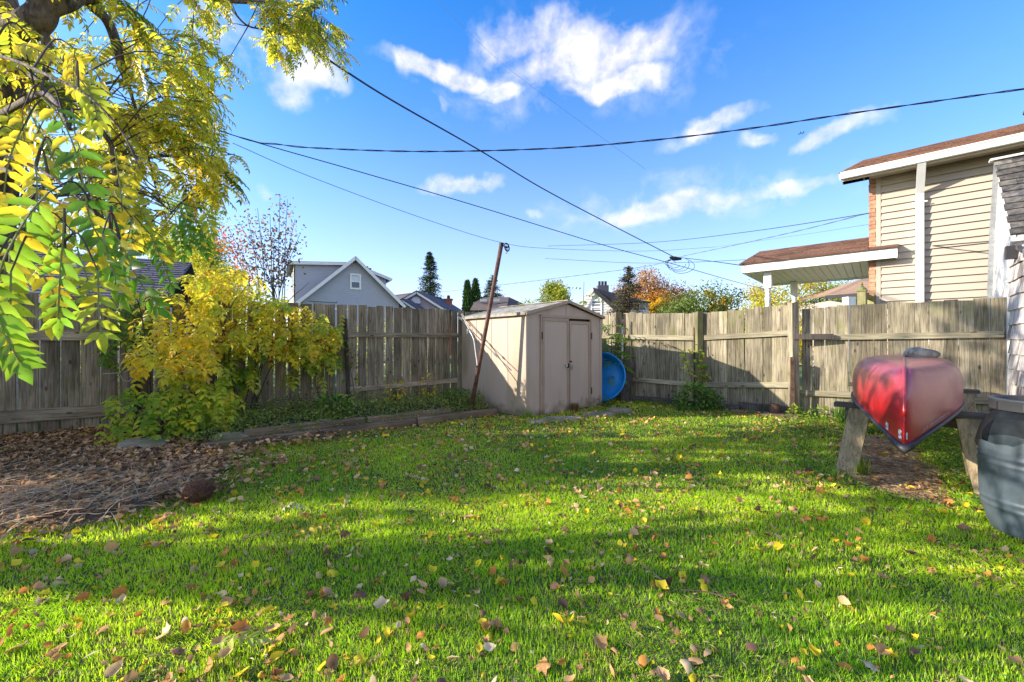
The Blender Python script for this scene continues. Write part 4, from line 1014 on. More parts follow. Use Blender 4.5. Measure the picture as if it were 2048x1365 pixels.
# ================================================================ YARD OBJECTS
def clothes_pole():
    root = thing('clothesline_pole', 'leaning rusty steel clothesline pole with a pulley wheel at its top', 'pole')
    B = at(941, 814, 6.50); T = at(1003, 490, 6.30); B2 = B - V(0, 0, .1)
    mb = MB(); mb.tube([B2, B2 + (T - B2) * .5, T], .034, 10); mb.build('pole', M_RUST, root, smooth=True)
    mb = MB(); mb.lathe([(.037, -.03), (.039, .015), (0, .02)], T, 10); mb.build('pole_cap', M_DARKMETAL, root)
    # pulley wheel seen nearly edge on
    c = T + V(.085, -.02, -.055)
    q = MB(); n = 18; ax = nrm(V(.80, -.55, .1)); e1 = nrm(np.cross(ax, (0, 0, 1))); e2 = np.cross(e1, ax)
    ring = [c + (e1 * math.cos(2 * math.pi * k / n) + e2 * math.sin(2 * math.pi * k / n)) * .062 for k in range(n + 1)]
    q.tube(ring, .010, 6); w = q.build('pulley_wheel', M_DARKMETAL, root)
    q = MB(); q.tube([c - ax * .02, c + ax * .02], .014, 8)
    for k in range(4): q.tube([c, ring[int(k * n / 4)]], .004, 5)
    q.build('pulley_hub', M_DARKMETAL, w)
    q = MB(); q.tube([T + V(.0, 0, -.05), T + V(.05, -.01, -.03), c], .006, 5); q.tube([c + V(.0, 0, 0), c + V(.0, 0, -.10), c + V(-.02, 0, -.09)], .006, 5); q.build('bracket', M_DARKMETAL, root)
    # collar half way up where the guy line is tied
    m = B + (T - B) * .24
    q = MB(); q.tube([m - V(0, 0, .03), m + V(0, 0, .03)], .041, 10); q.build('collar', M_RUST, root)
    # guy line
    P = at(923, 630, 7.75); g = thing('guy_line', 'rope with turnbuckle and clips tied from fence post to the leaning pole', 'rope')
    k1 = at(938, 662, 7.25); k2 = at(948, 683, 7.0)
    q = MB(); q.tube([P, k1], .007, 5); q.tube([P + V(.02, 0, .01), k1 + V(.02, 0, 0)], .004, 5); q.build('rope', M_ROPE, g)
    q = MB(); q.tube([k2, (k2 + m) / 2 - V(0, 0, .01), m], .009, 6); q.build('rope_bundle', M_ROPE, g)
    q = MB(); q.tube([k1, (k1 + k2) / 2 + V(.01, 0, 0), k2], .009, 6); q.box(tuple(k1), (.07, .03, .03), .5); q.box(tuple(k1 - V(.03, 0, .04)), (.03, .03, .06)); q.build('turnbuckle', M_STEEL, g)
    # solid dark strand modelling the guy line's cast shadow on the shed, with knots
    a, b = at(926, 633, 7.78), SP(.0, .25, .72) - V(.06, .03, 0)
    b = at(1035, 742, 6.52)
    g2 = thing('rope_shadow', 'dark knotted strand modelled as the guy line shadow on the beige shed wall', 'rope')
    pts = [a + (b - a) * t + V(-.10, -.08, -.015 * math.sin(math.pi * t)) for t in np.linspace(0, 1, 9)]
    q = MB(); q.tube(pts, .008, 5); q.build('rope', M_WIREG, g2)  # strand of the modelled shadow
    for t in (.52, .74):
        p = a + (b - a) * t + V(-.10, -.08, -.012); d = nrm(b - a); q = MB(); q.tube([p - d * .05, p - d * .02, p + d * .03, p + d * .07], [.008, .020, .016, .008], 7); q.build('shadow_knot', M_WIREG, g2)
clothes_pole()

def pool():
    root = thing('paddling_pool', 'blue plastic paddling pool tipped on its side by the shed', 'paddling pool')
    c = V(1.80, 8.02, .47); n = nrm(V(-.42, -.86, .30)); r = .47
    e1 = nrm(np.cross(n, (0, 0, 1))); e2 = np.cross(e1, n); seg = 64
    # profile: (radius, height along n); floor at 0, rim forward
    prof = [(0, 0), (.30, 0), (.41, .004), (.435, .03), (.46, .17), (.475, .185), (.485, .19), (.495, .18), (.492, .165), (.478, .155), (.465, .14), (.455, .01), (.42, -.015), (0, -.018)]
    vs = []
    for i, (rr, h) in enumerate(prof):
        for k in range(seg):
            a = 2 * math.pi * k / seg; rib = 1 + (.012 * math.cos(a * 32) if 2 < i < 5 or 9 < i < 12 else 0)
            vs.append(c + (e1 * math.cos(a) + e2 * math.sin(a)) * rr * rib + n * h)
    fs = [(i * seg + k, i * seg + (k + 1) % seg, (i + 1) * seg + (k + 1) % seg, (i + 1) * seg + k) for i in range(len(prof) - 1) for k in range(seg)]
    mb = MB(); mb.add(vs, fs); mb.build('shell', M_BLUE, root, smooth=True)
    mb = MB(); mb.tube([c + (e1 * math.cos(2 * math.pi * k / 48) + e2 * math.sin(2 * math.pi * k / 48)) * .488 + n * .178 for k in range(49)], .017, 8); mb.build('rim', M_BLUE, root, smooth=True)
    pl = MB(); a = at(1250, 805, 7.95); a[2] = .0; t = at(1249, 719, 8.35)
    pl.hexa([a + V(-.05, 0, 0), a + V(.05, -.06, 0), a + V(.07, -.03, 0), a + V(-.03, .03, 0), t + V(-.18, .06, 0), t + V(.17, -.14, -.02), t + V(.19, -.11, -.02), t + V(-.16, .09, 0)])
    tag(pl.build('leaning_plank', M_DARKPLANK), 'dark tapered old plank leaning on the fence beside the blue pool', 'plank')
pool()

# ---- canoe, upside down, bow towards the viewer
AX = nrm(V(.70, .714, 0)); SD = V(AX[1], -AX[0], 0); CL = 3.95; BOW = AX * 3.80
def hull(s, th, grow=0.0):
    """s metres behind the bow tip, th 0 (right gunwale) .. pi (left gunwale)"""
    x = 2 * s / CL - 1; e = min(1.0, abs(x))
    beam = .392 * max(0.0, 1 - e ** 1.9) ** .92
    zg = .665 - .165 * e ** 3.4
    dlt = min(s, CL - s)
    keel = 1.06 - .05 * e ** 3
    if dlt < .34: keel = zg + .02 + (keel - zg - .02) * math.sqrt(max(0, 1 - (1 - dlt / .34) ** 2)) ** .9
    v = max(0.0, (e - .45) / .55)
    pc = .36 + .62 * v; ps = .50 + .38 * v
    c, sn = math.cos(th), math.sin(th)
    lat = beam * math.copysign(abs(c) ** pc, c); h = abs(sn) ** ps
    bulge = 1 + .015 * math.sin(min(1, h) * math.pi) * (1 - v)
    p = BOW + AX * s + SD * lat * bulge; p = V(p[0], p[1], zg + (keel - zg) * h)
    return p
def canoe():
    root = thing('canoe', 'red canoe lying upside down on two wooden sawhorses', 'canoe')
    ns, nt = 90, 48
    ss = [CL * (.5 - .5 * math.cos(math.pi * i / ns)) for i in range(ns + 1)]
    vs = [hull(s, math.pi * k / nt) for s in ss for k in range(nt + 1)]
    fs = [(i * (nt + 1) + k, i * (nt + 1) + k + 1, (i + 1) * (nt + 1) + k + 1, (i + 1) * (nt + 1) + k) for i in range(ns) for k in range(nt)]
    m, nt_, out = nodes_of('red_canoe_gelcoat'); N, L = nt_.nodes, nt_.links
    b = N.new('ShaderNodeBsdfPrincipled'); b.inputs['Roughness'].default_value = .4; b.inputs['Specular IOR Level'].default_value = .35; b.inputs['Coat Weight'].default_value = .22; b.inputs['Coat Roughness'].default_value = .18
    geo = N.new('ShaderNodeNewGeometry'); sx = N.new('ShaderNodeSeparateXYZ'); L.new(geo.outputs['Position'], sx.inputs[0])
    n1 = N.new('ShaderNodeTexNoise'); n1.inputs['Scale'].default_value = 5; n1.inputs['Detail'].default_value = 7; L.new(geo.outputs['Position'], n1.inputs['Vector'])
    ad = N.new('ShaderNodeMath'); ad.operation = 'MULTIPLY_ADD'; L.new(n1.outputs['Fac'], ad.inputs[0]); ad.inputs[1].default_value = .10; L.new(sx.outputs['Z'], ad.inputs[2])
    r = N.new('ShaderNodeMapRange'); r.inputs['From Min'].default_value = .78; r.inputs['From Max'].default_value = 1.02; L.new(ad.outputs[0], r.inputs['Value'])
    mx = N.new('ShaderNodeMix'); mx.data_type = 'RGBA'; L.new(r.outputs[0], mx.inputs['Factor'])
    mx.inputs[6].default_value = (.38, .010, .013, 1); mx.inputs[7].default_value = (.31, .045, .06, 1)   # sun faded, chalky bottom, with sky sheen painted in
    # fine scratches
    mp = N.new('ShaderNodeMapping'); mp.inputs['Rotation'].default_value = (0, 0, R(-45)); mp.inputs['Scale'].default_value = (2, 60, 60); L.new(geo.outputs['Position'], mp.inputs[0])
    n2 = N.new('ShaderNodeTexNoise'); n2.inputs['Scale'].default_value = 3; n2.inputs['Detail'].default_value = 8; L.new(mp.outputs[0], n2.inputs['Vector'])
    r2 = N.new('ShaderNodeMapRange'); r2.inputs['From Min'].default_value = .60; r2.inputs['From Max'].default_value = .68; r2.inputs['To Max'].default_value = .20; L.new(n2.outputs['Fac'], r2.inputs['Value'])
    m2 = N.new('ShaderNodeMix'); m2.data_type = 'RGBA'; L.new(r2.outputs[0], m2.inputs['Factor']); L.new(mx.outputs[2], m2.inputs[6]); m2.inputs[7].default_value = (.5, .36, .36, 1)
    L.new(m2.outputs[2], b.inputs['Base Color'])
    rr = N.new('ShaderNodeMapRange'); rr.inputs['To Min'].default_value = .26; rr.inputs['To Max'].default_value = .44; L.new(n1.outputs['Fac'], rr.inputs['Value']); L.new(rr.outputs[0], b.inputs['Roughness'])
    L.new(b.outputs[0], out.inputs[0])
    mb = MB(); mb.add(vs, fs); mb.build('hull', m, root, smooth=True)
    # gunwales
    for th, k in ((0.0, 1), (math.pi, -1)):
        pts = [hull(s, th) + SD * k * .004 + V(0, 0, -.008) for s in ss[1:-1]]
        mb = MB(); mb.tube(pts, .015, 7); mb.build('gunwale', M_DARKTRIM, root, smooth=True)
    for s in (0.0, CL):
        d = 1 if s == 0 else -1
        p = hull(s, 0); pts = [hull(s + d * t, th) + V(0, 0, -.015) for th, t in ((math.pi, .22), (math.pi, .12), (math.pi, .05), (0, 0), (0, .05), (0, .12), (0, .22))]
        mb = MB(); mb.tube(pts, [.014, .02, .028, .036, .028, .02, .014], 8); mb.build('deck_cap', M_DARKTRIM, root, smooth=True)
    # keel strip along the centre line
    pts = [hull(s, math.pi / 2) + V(0, 0, .001) for s in ss if .015 < s < CL - .015]
    pts2 = [p - AX * (.004 if i < 12 else 0) for i, p in enumerate(pts)]
    mb = MB(); mb.tube(pts2, .011, 7); mb.build('keel_strip', m, root, smooth=True)
    # thwarts and seats are inside: two thwarts
    for s in (1.5, 2.7):
        a, b_ = hull(s, 0), hull(s, math.pi); mb = MB(); mb.bar(a + V(0, 0, .01), b_ + V(0, 0, .01), .06, .02); mb.build('thwart', M_HORSE, root)
    # lettering printed upside down beside the right gunwale
    cu = bpy.data.curves.new('lettering', 'FONT'); cu.body = "Prospecteur 15'"; cu.size = 1.0; cu.extrude = 0; cu.resolution_u = 2; cu.shear = .25
    to = bpy.data.objects.new('lettering_source', cu); COL.objects.link(to)
    dg = bpy.context.evaluated_depsgraph_get(); me = bpy.data.meshes.new_from_object(to.evaluated_get(dg)); bpy.data.objects.remove(to)
    co = np.array([v.co[:] for v in me.vertices]); w = co[:, 0].max(); sA, sB = .20, .78
    for i, v in enumerate(me.vertices):
        s = sB - (sB - sA) * (v.co.x / w) * 1.0; h = .040 - v.co.y * .036 + .012
        # find theta for a given height above the gunwale
        lo, hi = 0.0, math.pi / 2; zt = hull(s, 0)[2] + h
        for _ in range(18):
            mid = (lo + hi) / 2
            if hull(s, mid)[2] < zt: lo = mid
            else: hi = mid
        p = hull(s, lo) + (SD * .9 - AX * .4) * .0035
        v.co = Vector(p)
    me.materials.clear(); me.materials.append(simple('faded_white_print', (.55, .42, .40), .6, .2, 30, 0)); link('lettering', me, root)
    def decal(s0, s1, h0, h1, side, mname, nx=5, ny=6):
        vs = []
        for j in range(ny + 1):
            for i in range(nx + 1):
                s = s0 + (s1 - s0) * i / nx; h = h0 + (h1 - h0) * j / ny + random.uniform(-.004, .004)
                lo, hi = 0.0, math.pi / 2; zt = hull(s, 0)[2] + h
                for _ in range(16):
                    mid = (lo + hi) / 2
                    if hull(s, mid)[2] < zt: lo = mid
                    else: hi = mid
                p = hull(s, lo if side > 0 else math.pi - lo)
                vs.append(p + (SD * side * .8 - AX * .5) * .004)
        fs = [(j * (nx + 1) + i, j * (nx + 1) + i + 1, (j + 1) * (nx + 1) + i + 1, (j + 1) * (nx + 1) + i) for j in range(ny) for i in range(nx)]
        mb = MB(); mb.add(vs, fs); mb.build('worn_sticker', mname, root)
    st = simple('worn_white_sticker', (.60, .55, .56), .7, .25, 40, 0, stain=(.25, .1, .12), stain_scale=30)
    decal(.02, .055, .035, .10, -1, st); decal(.012, .028, .045, .09, 1, st); decal(.19, .235, .02, .075, -1, st)
canoe()

def rock():
    mb = MB(); n, mseg = 14, 20; c = at(1841, 712, 4.05); top = hull(2.0, math.pi / 2)
    ang = R(-38)
    vs = []
    for i in range(n + 1):
        for k in range(mseg):
            th = math.pi * i / n; a = 2 * math.pi * k / mseg
            r = 1 + .05 * math.sin(3 * a + 1) * math.sin(th) + .04 * math.sin(5 * a + 2 * th)
            x, y, z = .135 * math.sin(th) * math.cos(a) * r, .10 * math.sin(th) * math.sin(a) * r, .068 * math.cos(th) * (1 - .12 * math.cos(a))
            vs.append((x * math.cos(ang) - y * math.sin(ang), x * math.sin(ang) + y * math.cos(ang), z))
    fs = [(i * mseg + k, (i + 1) * mseg + k, (i + 1) * mseg + (k + 1) % mseg, i * mseg + (k + 1) % mseg) for i in range(n) for k in range(mseg)]
    mb.add(vs, fs); o = mb.build('stone', M_STONE, smooth=True, loc=(c[0], c[1], 1.05 + .035))
    tag(o, 'rounded grey brown stone resting on the hull of the upturned canoe', 'stone')
rock()

def sawhorse(c, half, zt, label, spread=.25, legw=.14, inner=.80):
    root = thing('sawhorse', label, 'sawhorse', 'sawhorses under the canoe')
    c = V(c[0], c[1], 0); u = SD; v = AX
    mb = MB(); mb.bar(c - u * half + V(0, 0, zt - .02), c + u * half + V(0, 0, zt - .02), .14, .04); mb.build('top_board', M_HORSEH, root)
    mb = MB(); mb.bar(c - u * (half - .08) + V(0, 0, zt - .09), c + u * (half - .08) + V(0, 0, zt - .09), .04, .095); mb.build('beam', M_HORSEH, root)
    for sx in (-1, 1):
        for sy in (-1, 1):
            # wide flat leg board, splayed outwards and sideways
            t = c + u * sx * half * inner + v * sy * .045 + V(0, 0, zt - .045); b = c + u * sx * (half * inner + .10) + v * sy * spread + V(0, 0, -.06)
            mb = MB(); mb.bar(b, t, legw, .038, up=v * sy); mb.build('leg', M_HORSE, root)
        a1, a2 = c + u * sx * (half * inner + .03) - v * .085 + V(0, 0, zt * .62), c + u * sx * (half * inner + .03) + v * .085 + V(0, 0, zt * .62)
        mb = MB(); mb.bar(a1, a2, .02, .09); mb.build('brace', M_HORSE, root)
sawhorse((3.545, 3.555), .53, .625, 'weathered sawhorse under the bow of the red canoe, nearest the viewer', .25, .15, .64)
sawhorse((4.98, 5.02), .58, .655, 'weathered sawhorse under the far end of the red canoe by the fence', .22, .12, .80)

def barrel():
    root = thing('rain_barrel', 'blue grey plastic barrel with dark ring rim and a black mesh screen', 'barrel')
    c = V(3.31, 2.455, 0)
    def rad(z):
        b = .295 * (1 - .30 * abs((z - .40) / .46) ** 2.6)
        for zc in (.205, .475):
            for dz in (-.022, .022): b += .007 * math.exp(-((z - zc - dz) / .010) ** 2)
        return b
    prof = [(0, .03), (.20, .0), (.215, .005)] + [(rad(z), z) for z in np.linspace(.02, .745, 88)] + [(.222, .76), (.222, .80), (.215, .80), (.215, .70), (.0, .70)]
    m = simple('slate_blue_plastic', (.066, .087, .103), .48, .16, 5, .03, 40, stain=(.10, .128, .145), stain_scale=2.5, stain_lo=.45, stain_hi=.75, stretch=(1, 1, .4))
    mb = MB(); mb.lathe(prof, c, 64); mb.build('drum', m, root, smooth=True)
    mb = MB()
    for k in range(3):
        z = .742 + .016 * k; mb.lathe([(.223, z), (.229, z + .004), (.223, z + .008)], c, 48)
    tag(mb.build('screw_thread', m, root, smooth=True), kind='stuff')
    mb = MB(); mb.lathe([(.236, .785), (.245, .785), (.247, .79), (.247, .845), (.252, .85), (.250, .856), (.225, .858), (.222, .85), (.222, .80)], c, 64); mb.build('ring_lid', simple('dark_grey_plastic', (.042, .044, .048), .5, .1, 12, .05), root, smooth=True)
    for a in (-165, -130, -95, 160):
        p = c + V(.249 * math.cos(R(a)), .249 * math.sin(R(a)), .815); q = MB(); q.box(tuple(p), (.01, .018, .045), R(a)); q.build('lug', M_DARKTRIM, root)
    # black mesh cloth draped from under the ring
    ms, nt, out = nodes_of('black_mesh_cloth'); N, L = nt.nodes, nt.links
    d = N.new('ShaderNodeBsdfDiffuse'); d.inputs[0].default_value = (.012, .012, .014, 1); t = N.new('ShaderNodeBsdfTransparent'); x = N.new('ShaderNodeMixShader')
    geo = N.new('ShaderNodeNewGeometry'); n1 = N.new('ShaderNodeTexNoise'); n1.inputs['Scale'].default_value = 7; n1.inputs['Detail'].default_value = 3; L.new(geo.outputs['Position'], n1.inputs['Vector'])
    r = N.new('ShaderNodeMapRange'); r.inputs['From Min'].default_value = .3; r.inputs['From Max'].default_value = .7; r.inputs['To Min'].default_value = .40; r.inputs['To Max'].default_value = .86; L.new(n1.outputs['Fac'], r.inputs['Value'])
    L.new(r.outputs[0], x.inputs[0]); L.new(t.outputs[0], x.inputs[1]); L.new(d.outputs[0], x.inputs[2]); L.new(x.outputs[0], out.inputs[0])
    seg = 120; rows = 9; vs = []
    def hem(a):
        h = .20 + .06 * math.sin(3 * a + 1.2) + .03 * math.sin(7 * a)
        dd = abs((a - R(187) + math.pi) % (2 * math.pi) - math.pi); h += 0.02 * max(0, 1 - dd / .3)
        return h
    for j in range(rows):
        for k in range(seg):
            a = 2 * math.pi * k / seg; f = j / (rows - 1); z = .79 - hem(a) * f
            rr = rad(z) + .006 + .008 * f * (1 + math.sin(9 * a + 1.7 * math.sin(2 * a)))
            if z > .745: rr = .238
            # pulled corner that sticks out to the left
            dd = abs((a - R(186) + math.pi) % (2 * math.pi) - math.pi); rr += .20 * max(0, 1 - dd / .40) ** 1.2 * math.sin(min(1, f * 1.0) * math.pi * .62)
            vs.append((c[0] + rr * math.cos(a), c[1] + rr * math.sin(a), z))
    fs = [(j * seg + k, j * seg + (k + 1) % seg, (j + 1) * seg + (k + 1) % seg, (j + 1) * seg + k) for j in range(rows - 1) for k in range(seg)]
    mb = MB(); mb.add(vs, fs); mb.build('mesh_screen', ms, root, smooth=True)
    # folded triangular flap on the front
    a0 = R(218); mb = MB()
    f = lambda a, z, o: V(c[0] + (rad(z) + o) * math.cos(a), c[1] + (rad(z) + o) * math.sin(a), z)
    mb.add([f(a0 + .02, .70, .02), f(a0 + .0, .56, .03), f(a0 - .28, .565, .02), f(a0 - .10, .63, .03)], [(0, 3, 2), (0, 1, 3), (1, 2, 3)]); mb.build('mesh_fold', ms, root)
barrel()

def small_things():
    # rusty stake against the fence
    p = at(1586, 842, 6.42); t = at(1584, 716, 6.40)
    mb = MB(); d = V(.02, 0, 0); mb.bar((p[0], p[1], -.1), t, .05, .005, up=(.5, 1, 0)); mb.bar((p[0] + .023, p[1] + .02, -.1), t + V(.023, .02, 0), .005, .045, up=(.5, 1, 0))
    tag(mb.build('angle_iron_stake', M_RUST), 'rust red angle iron stake beside the leaning fence post', 'stake')
    for px, y0, y1, Y, lab in ((1250, 640, 752, 8.42, 'thin rusty rod on the fence above the dark leaning plank'), (1389, 657, 800, 7.62, 'thin rusty rod upright beside the mossy fence post with climbing leaves')):
        a, b = at(px, y1, Y), at(px - 1, y0, Y); mb = MB(); mb.tube([a, b], .013, 7); tag(mb.build('iron_rod', M_RUST), lab, 'rod')
    # rusty can on a plank
    a, b = gr(1470, 842), gr(1592, 846)
    c = at(1549, 836, 6.5); mb = MB()
    mb.lathe([(0, .002), (.07, .0), (.073, .004), (.068, .01), (.068, .045), (.071, .05), (.068, .055), (.068, .085), (.071, .09), (.068, .095), (.068, .125), (.074, .13), (.072, .135), (.066, .13), (.066, .012), (0, .012)], seg=24)
    tag(mb.build('rusty_can', M_RUST, smooth=True, loc=(c[0], c[1], .062)), 'rusty tin can standing on a board at the fence foot', 'can')
    q = MB(); q.tube([V(-.03, .09, .03), V(.05, .0, .03), V(.10, -.01, .03)], [.03, .03, .025], 8); 
    L1 = [((1330, 808), (1480, 826), 7.8, 6.95, .16, .07, 'long dark rotten plank lying at the fence foot by the green bush'),
          ((1462, 836), (1596, 842), 6.75, 6.25, .20, .035, 'flat grey board under the rusty can'),
          ((1250, 806), (1372, 806), 8.2, 7.7, .12, .08, 'short dark beam lying behind the bush near the blue pool'),
          ((1478, 816), (1578, 828), 7.05, 6.55, .12, .13, 'dark log lying against the fence behind the rusty can')]
    for (p0, p1, Y0, Y1, w, h, lab) in L1:
        a = at(p0[0], 684, Y0); b = at(p1[0], 684, Y1); a[2] = b[2] = h / 2 + .02
        mb = MB(); n = 7; pts = [a + (b - a) * i / (n - 1) for i in range(n)]
        d = nrm(b - a); s = nrm(np.cross(d, (0, 0, 1)))
        vs = []
        for i, p in enumerate(pts):
            for (x, z) in ((-1, -1), (1, -1), (1, 1), (-1, 1)): vs.append(p + s * x * w / 2 * random.uniform(.85, 1.05) + V(0, 0, z * h / 2 * random.uniform(.8, 1.05)))
        fs = [(0, 1, 2, 3), (4 * n - 1, 4 * n - 2, 4 * n - 3, 4 * n - 4)] + [(i * 4 + k, (i + 1) * 4 + k, (i + 1) * 4 + (k + 1) % 4, i * 4 + (k + 1) % 4) for i in range(n - 1) for k in range(4)]
        mb.add(vs, fs); tag(mb.build('old_plank', M_DARKPLANK if 'grey' not in lab else M_TIMBER), lab, 'plank', 'rotting timber along the fence foot')
    # block holding the shed doors shut
    p = SP(1.02, -.13, .07); mb = MB(); mb.lathe([(.0, -.07), (.055, -.07), (.062, .055), (.066, .056), (.066, .07), (.056, .07), (.052, .04), (0, .04)], seg=20)
    tag(mb.build('flower_pot', simple('brown_clay', (.16, .10, .045), .85, .2, 20, .2), smooth=True, loc=p), 'small brown clay pot standing at the shed doors', 'pot')
    # flagstones
    for i, (px, py, w, d, a, lab) in enumerate(((1128, 842, .62, .34, .5, 'worn flagstone directly before the shed doors'), (1196, 833, .58, .40, .7, 'flagstone at the right corner of the shed'), (1238, 824, .46, .34, .4, 'small mossy flagstone between shed corner and blue pool'), (1080, 848, .40, .28, .6, 'half buried flagstone at the left end before the shed'))):
        c = gr(px, py); mb = MB(); n = 9; poly = [V(c[0] + w / 2 * math.cos(2 * math.pi * k / n + a) * random.uniform(.85, 1.1), c[1] + d / 2 * math.sin(2 * math.pi * k / n + a) * random.uniform(.85, 1.1), .035) for k in range(n)]
        mb.slab(poly, .06, V(0, 0, 1)); tag(mb.build('flagstone', M_FLAG), lab, 'flagstone', 'flagstones before the shed')
    # timbers edging the bed
    def timber(a, b, w, h, z, lab, m=M_TIMBER):
        a, b = V(a[0], a[1], z), V(b[0], b[1], z); n = 9; d = nrm(b - a); s = nrm(np.cross(d, (0, 0, 1))); vs = []
        for i in range(n):
            p = a + (b - a) * i / (n - 1)
            for (x, zz) in ((-1, -1), (1, -1), (1, .7), (.6, 1), (-.6, 1), (-1, .7)): vs.append(p + s * x * w / 2 * random.uniform(.9, 1.04) + V(0, 0, zz * h / 2 * random.uniform(.92, 1.04)))
        fs = [tuple(range(6)), tuple(range(6 * n - 1, 6 * n - 7, -1))] + [(i * 6 + k, (i + 1) * 6 + k, (i + 1) * 6 + (k + 1) % 6, i * 6 + (k + 1) % 6) for i in range(n - 1) for k in range(6)]
        mb = MB(); mb.add(vs, fs); tag(mb.build('timber', m), lab, 'timber', 'landscape timbers edging the weedy bed')
    A, B = V(-3.42, 4.42), V(-.28, 6.62); d = B - A
    timber(A, A + d * .30, .11, .10, .05, 'lowest edging timber on the left beside the concrete block')
    timber(A + d * .305, A + d * .64, .11, .10, .05, 'middle edging timber below the weedy bed')
    timber(A + d * .645, A + d * 1.0, .13, .11, .055, 'right edging timber ending at the shed corner')
    off = V(-.07, .10)
    timber(A + d * .10 + off, A + d * .46 + off, .10, .09, .13, 'upper edging timber resting behind the left one')
    timber(A + d * .47 + off, A + d * .80 + off, .10, .09, .125, 'upper edging timber resting behind the middle one')
    # stones
    def blob(c, r, name, m, lab, cat, seed, group=None):
        rr = random.Random(seed); n, ms = 9, 14; vs = []; ph = [rr.uniform(0, 6) for _ in range(4)]
        for i in range(n + 1):
            for k in range(ms):
                th = math.pi * i / n; a = 2 * math.pi * k / ms; f = 1 + .10 * math.sin(2 * a + ph[0]) + .08 * math.sin(3 * th + a + ph[1]) + rr.uniform(-.07, .07)
                sx = abs(math.sin(th)) ** .75; vs.append((r[0] * sx * math.copysign(abs(math.cos(a)) ** .8, math.cos(a)) * f, r[1] * sx * math.copysign(abs(math.sin(a)) ** .8, math.sin(a)) * f, r[2] * math.copysign(abs(math.cos(th)) ** .7, math.cos(th)) * f))
        fs = [(i * ms + k, (i + 1) * ms + k, (i + 1) * ms + (k + 1) % ms, i * ms + (k + 1) % ms) for i in range(n) for k in range(ms)]
        mb = MB(); mb.add(vs, fs); o = mb.build(name, m, loc=c, smooth=True); o.rotation_euler.z = rr.uniform(.3, .7); return tag(o, lab, cat, group)
    c = gr(452, 896); blob((c[0], c[1] + .08, .07), (.17, .11, .08), 'concrete_block', M_CONCRETE, 'rough concrete block right of the yellow vine', 'concrete block', 3)
    c = gr(262, 912); blob((c[0], c[1] + .10, .06), (.24, .13, .08), 'boulder', M_CONCRETE, 'flat mossy boulder at the foot of the yellow vine', 'boulder', 5)
    c = gr(640, 872); blob((c[0], c[1] + .10, .10), (.12, .09, .08), 'boulder', M_STONE, 'small stone half hidden among weeds behind the middle timber', 'boulder', 8)
small_things()

# ================================================================ WIRES
def wire(pts, r, label, m=M_WIRE, twist=False, extra=None):
    P = [at(px, py, Y) for px, py, Y in pts]; sp = spline(P, 10)
    if not twist:
        mb = MB(); mb.tube(sp, r, 6); return tag(mb.build('overhead_wire', m, smooth=True), label, 'wire', 'overhead wires')
    root = thing('overhead_wire', label, 'wire', 'overhead wires')
    for k in range(2):
        q = []; L_ = 0
        for i, p in enumerate(sp):
            if i: L_ += np.linalg.norm(p - sp[i - 1])
            a = L_ * 5.0 + k * math.pi; q.append(p + V(0, math.cos(a), math.sin(a)) * r * .75)
        mb = MB(); mb.tube(q, r * .62, 5); mb.build('strand', m, root)
    return root
wire([(120, 150, 9.6), (465, 272, 9.6), (560, 291, 9.5), (650, 299, 9.4), (850, 305, 9.2), (1100, 299, 8.9), (1300, 283, 8.5), (1500, 259, 8.2), (1700, 229, 7.9), (2048, 180, 7.3), (2300, 150, 6.9)], .015, 'thickest overhead cable crossing the whole sky to the upper right', twist=True)
wire([(460, -40, 5.2), (600, 80, 6.2), (700, 150, 7.2), (800, 212, 8.6), (960, 303, 11), (1080, 376, 13.2), (1200, 440, 15.5), (1350, 517, 19)], .018, 'cable falling steeply from upper left to the coiled junction')
wire([(120, 160, 9.0), (465, 272, 9.6), (700, 340, 10.5), (940, 410, 11.8), (1200, 490, 14), (1350, 531, 16), (1480, 568, 18), (1560, 588, 20)], .012, 'cable sagging from the tree crown to the hedge below the junction')
wire([(465, 288, 9.8), (620, 355, 11), (850, 440, 13), (1003, 487, 15), (1100, 499, 17), (1290, 504, 20), (1430, 496, 23)], .008, 'thin grey wire passing just above the pole top', M_WIREG)
wire([(1095, 494, 22), (1300, 487, 18), (1500, 465, 14), (1740, 428, 10.5), (1860, 405, 8.4), (2060, 374, 6.6)], .011, 'wire rising to the right across the cream house siding')
wire([(1090, 519, 24), (1280, 528, 21), (1480, 522, 16), (1640, 508, 12), (1795, 499, 8.2), (2060, 478, 6.2)], .010, 'wire crossing the porch roof edge to the garage')
wire([(850, 590, 30), (1000, 572, 28), (1100, 560, 26), (1290, 535, 23), (1350, 518, 20), (1480, 490, 16), (1600, 463, 13), (1742, 427, 10.6)], .013, 'twisted wire dropping left behind the rusty pole', M_WIREG, twist=True)
wire([(1360, 517, 19), (1420, 524, 16), (1484, 533, 12), (1500, 536, 10.4)], .014, 'short thick cable from the coiled junction to the porch corner')
wire([(1430, 496, 24), (1600, 472, 16), (1742, 450, 10.8)], .006, 'faint thin wire ending at the brick house edge', M_WIREG)
wire([(860, -10, 30), (1000, 125, 30), (1160, 245, 30), (1290, 340, 32)], .008, 'very faint wire high above the shed among the clouds', M_WIREG)
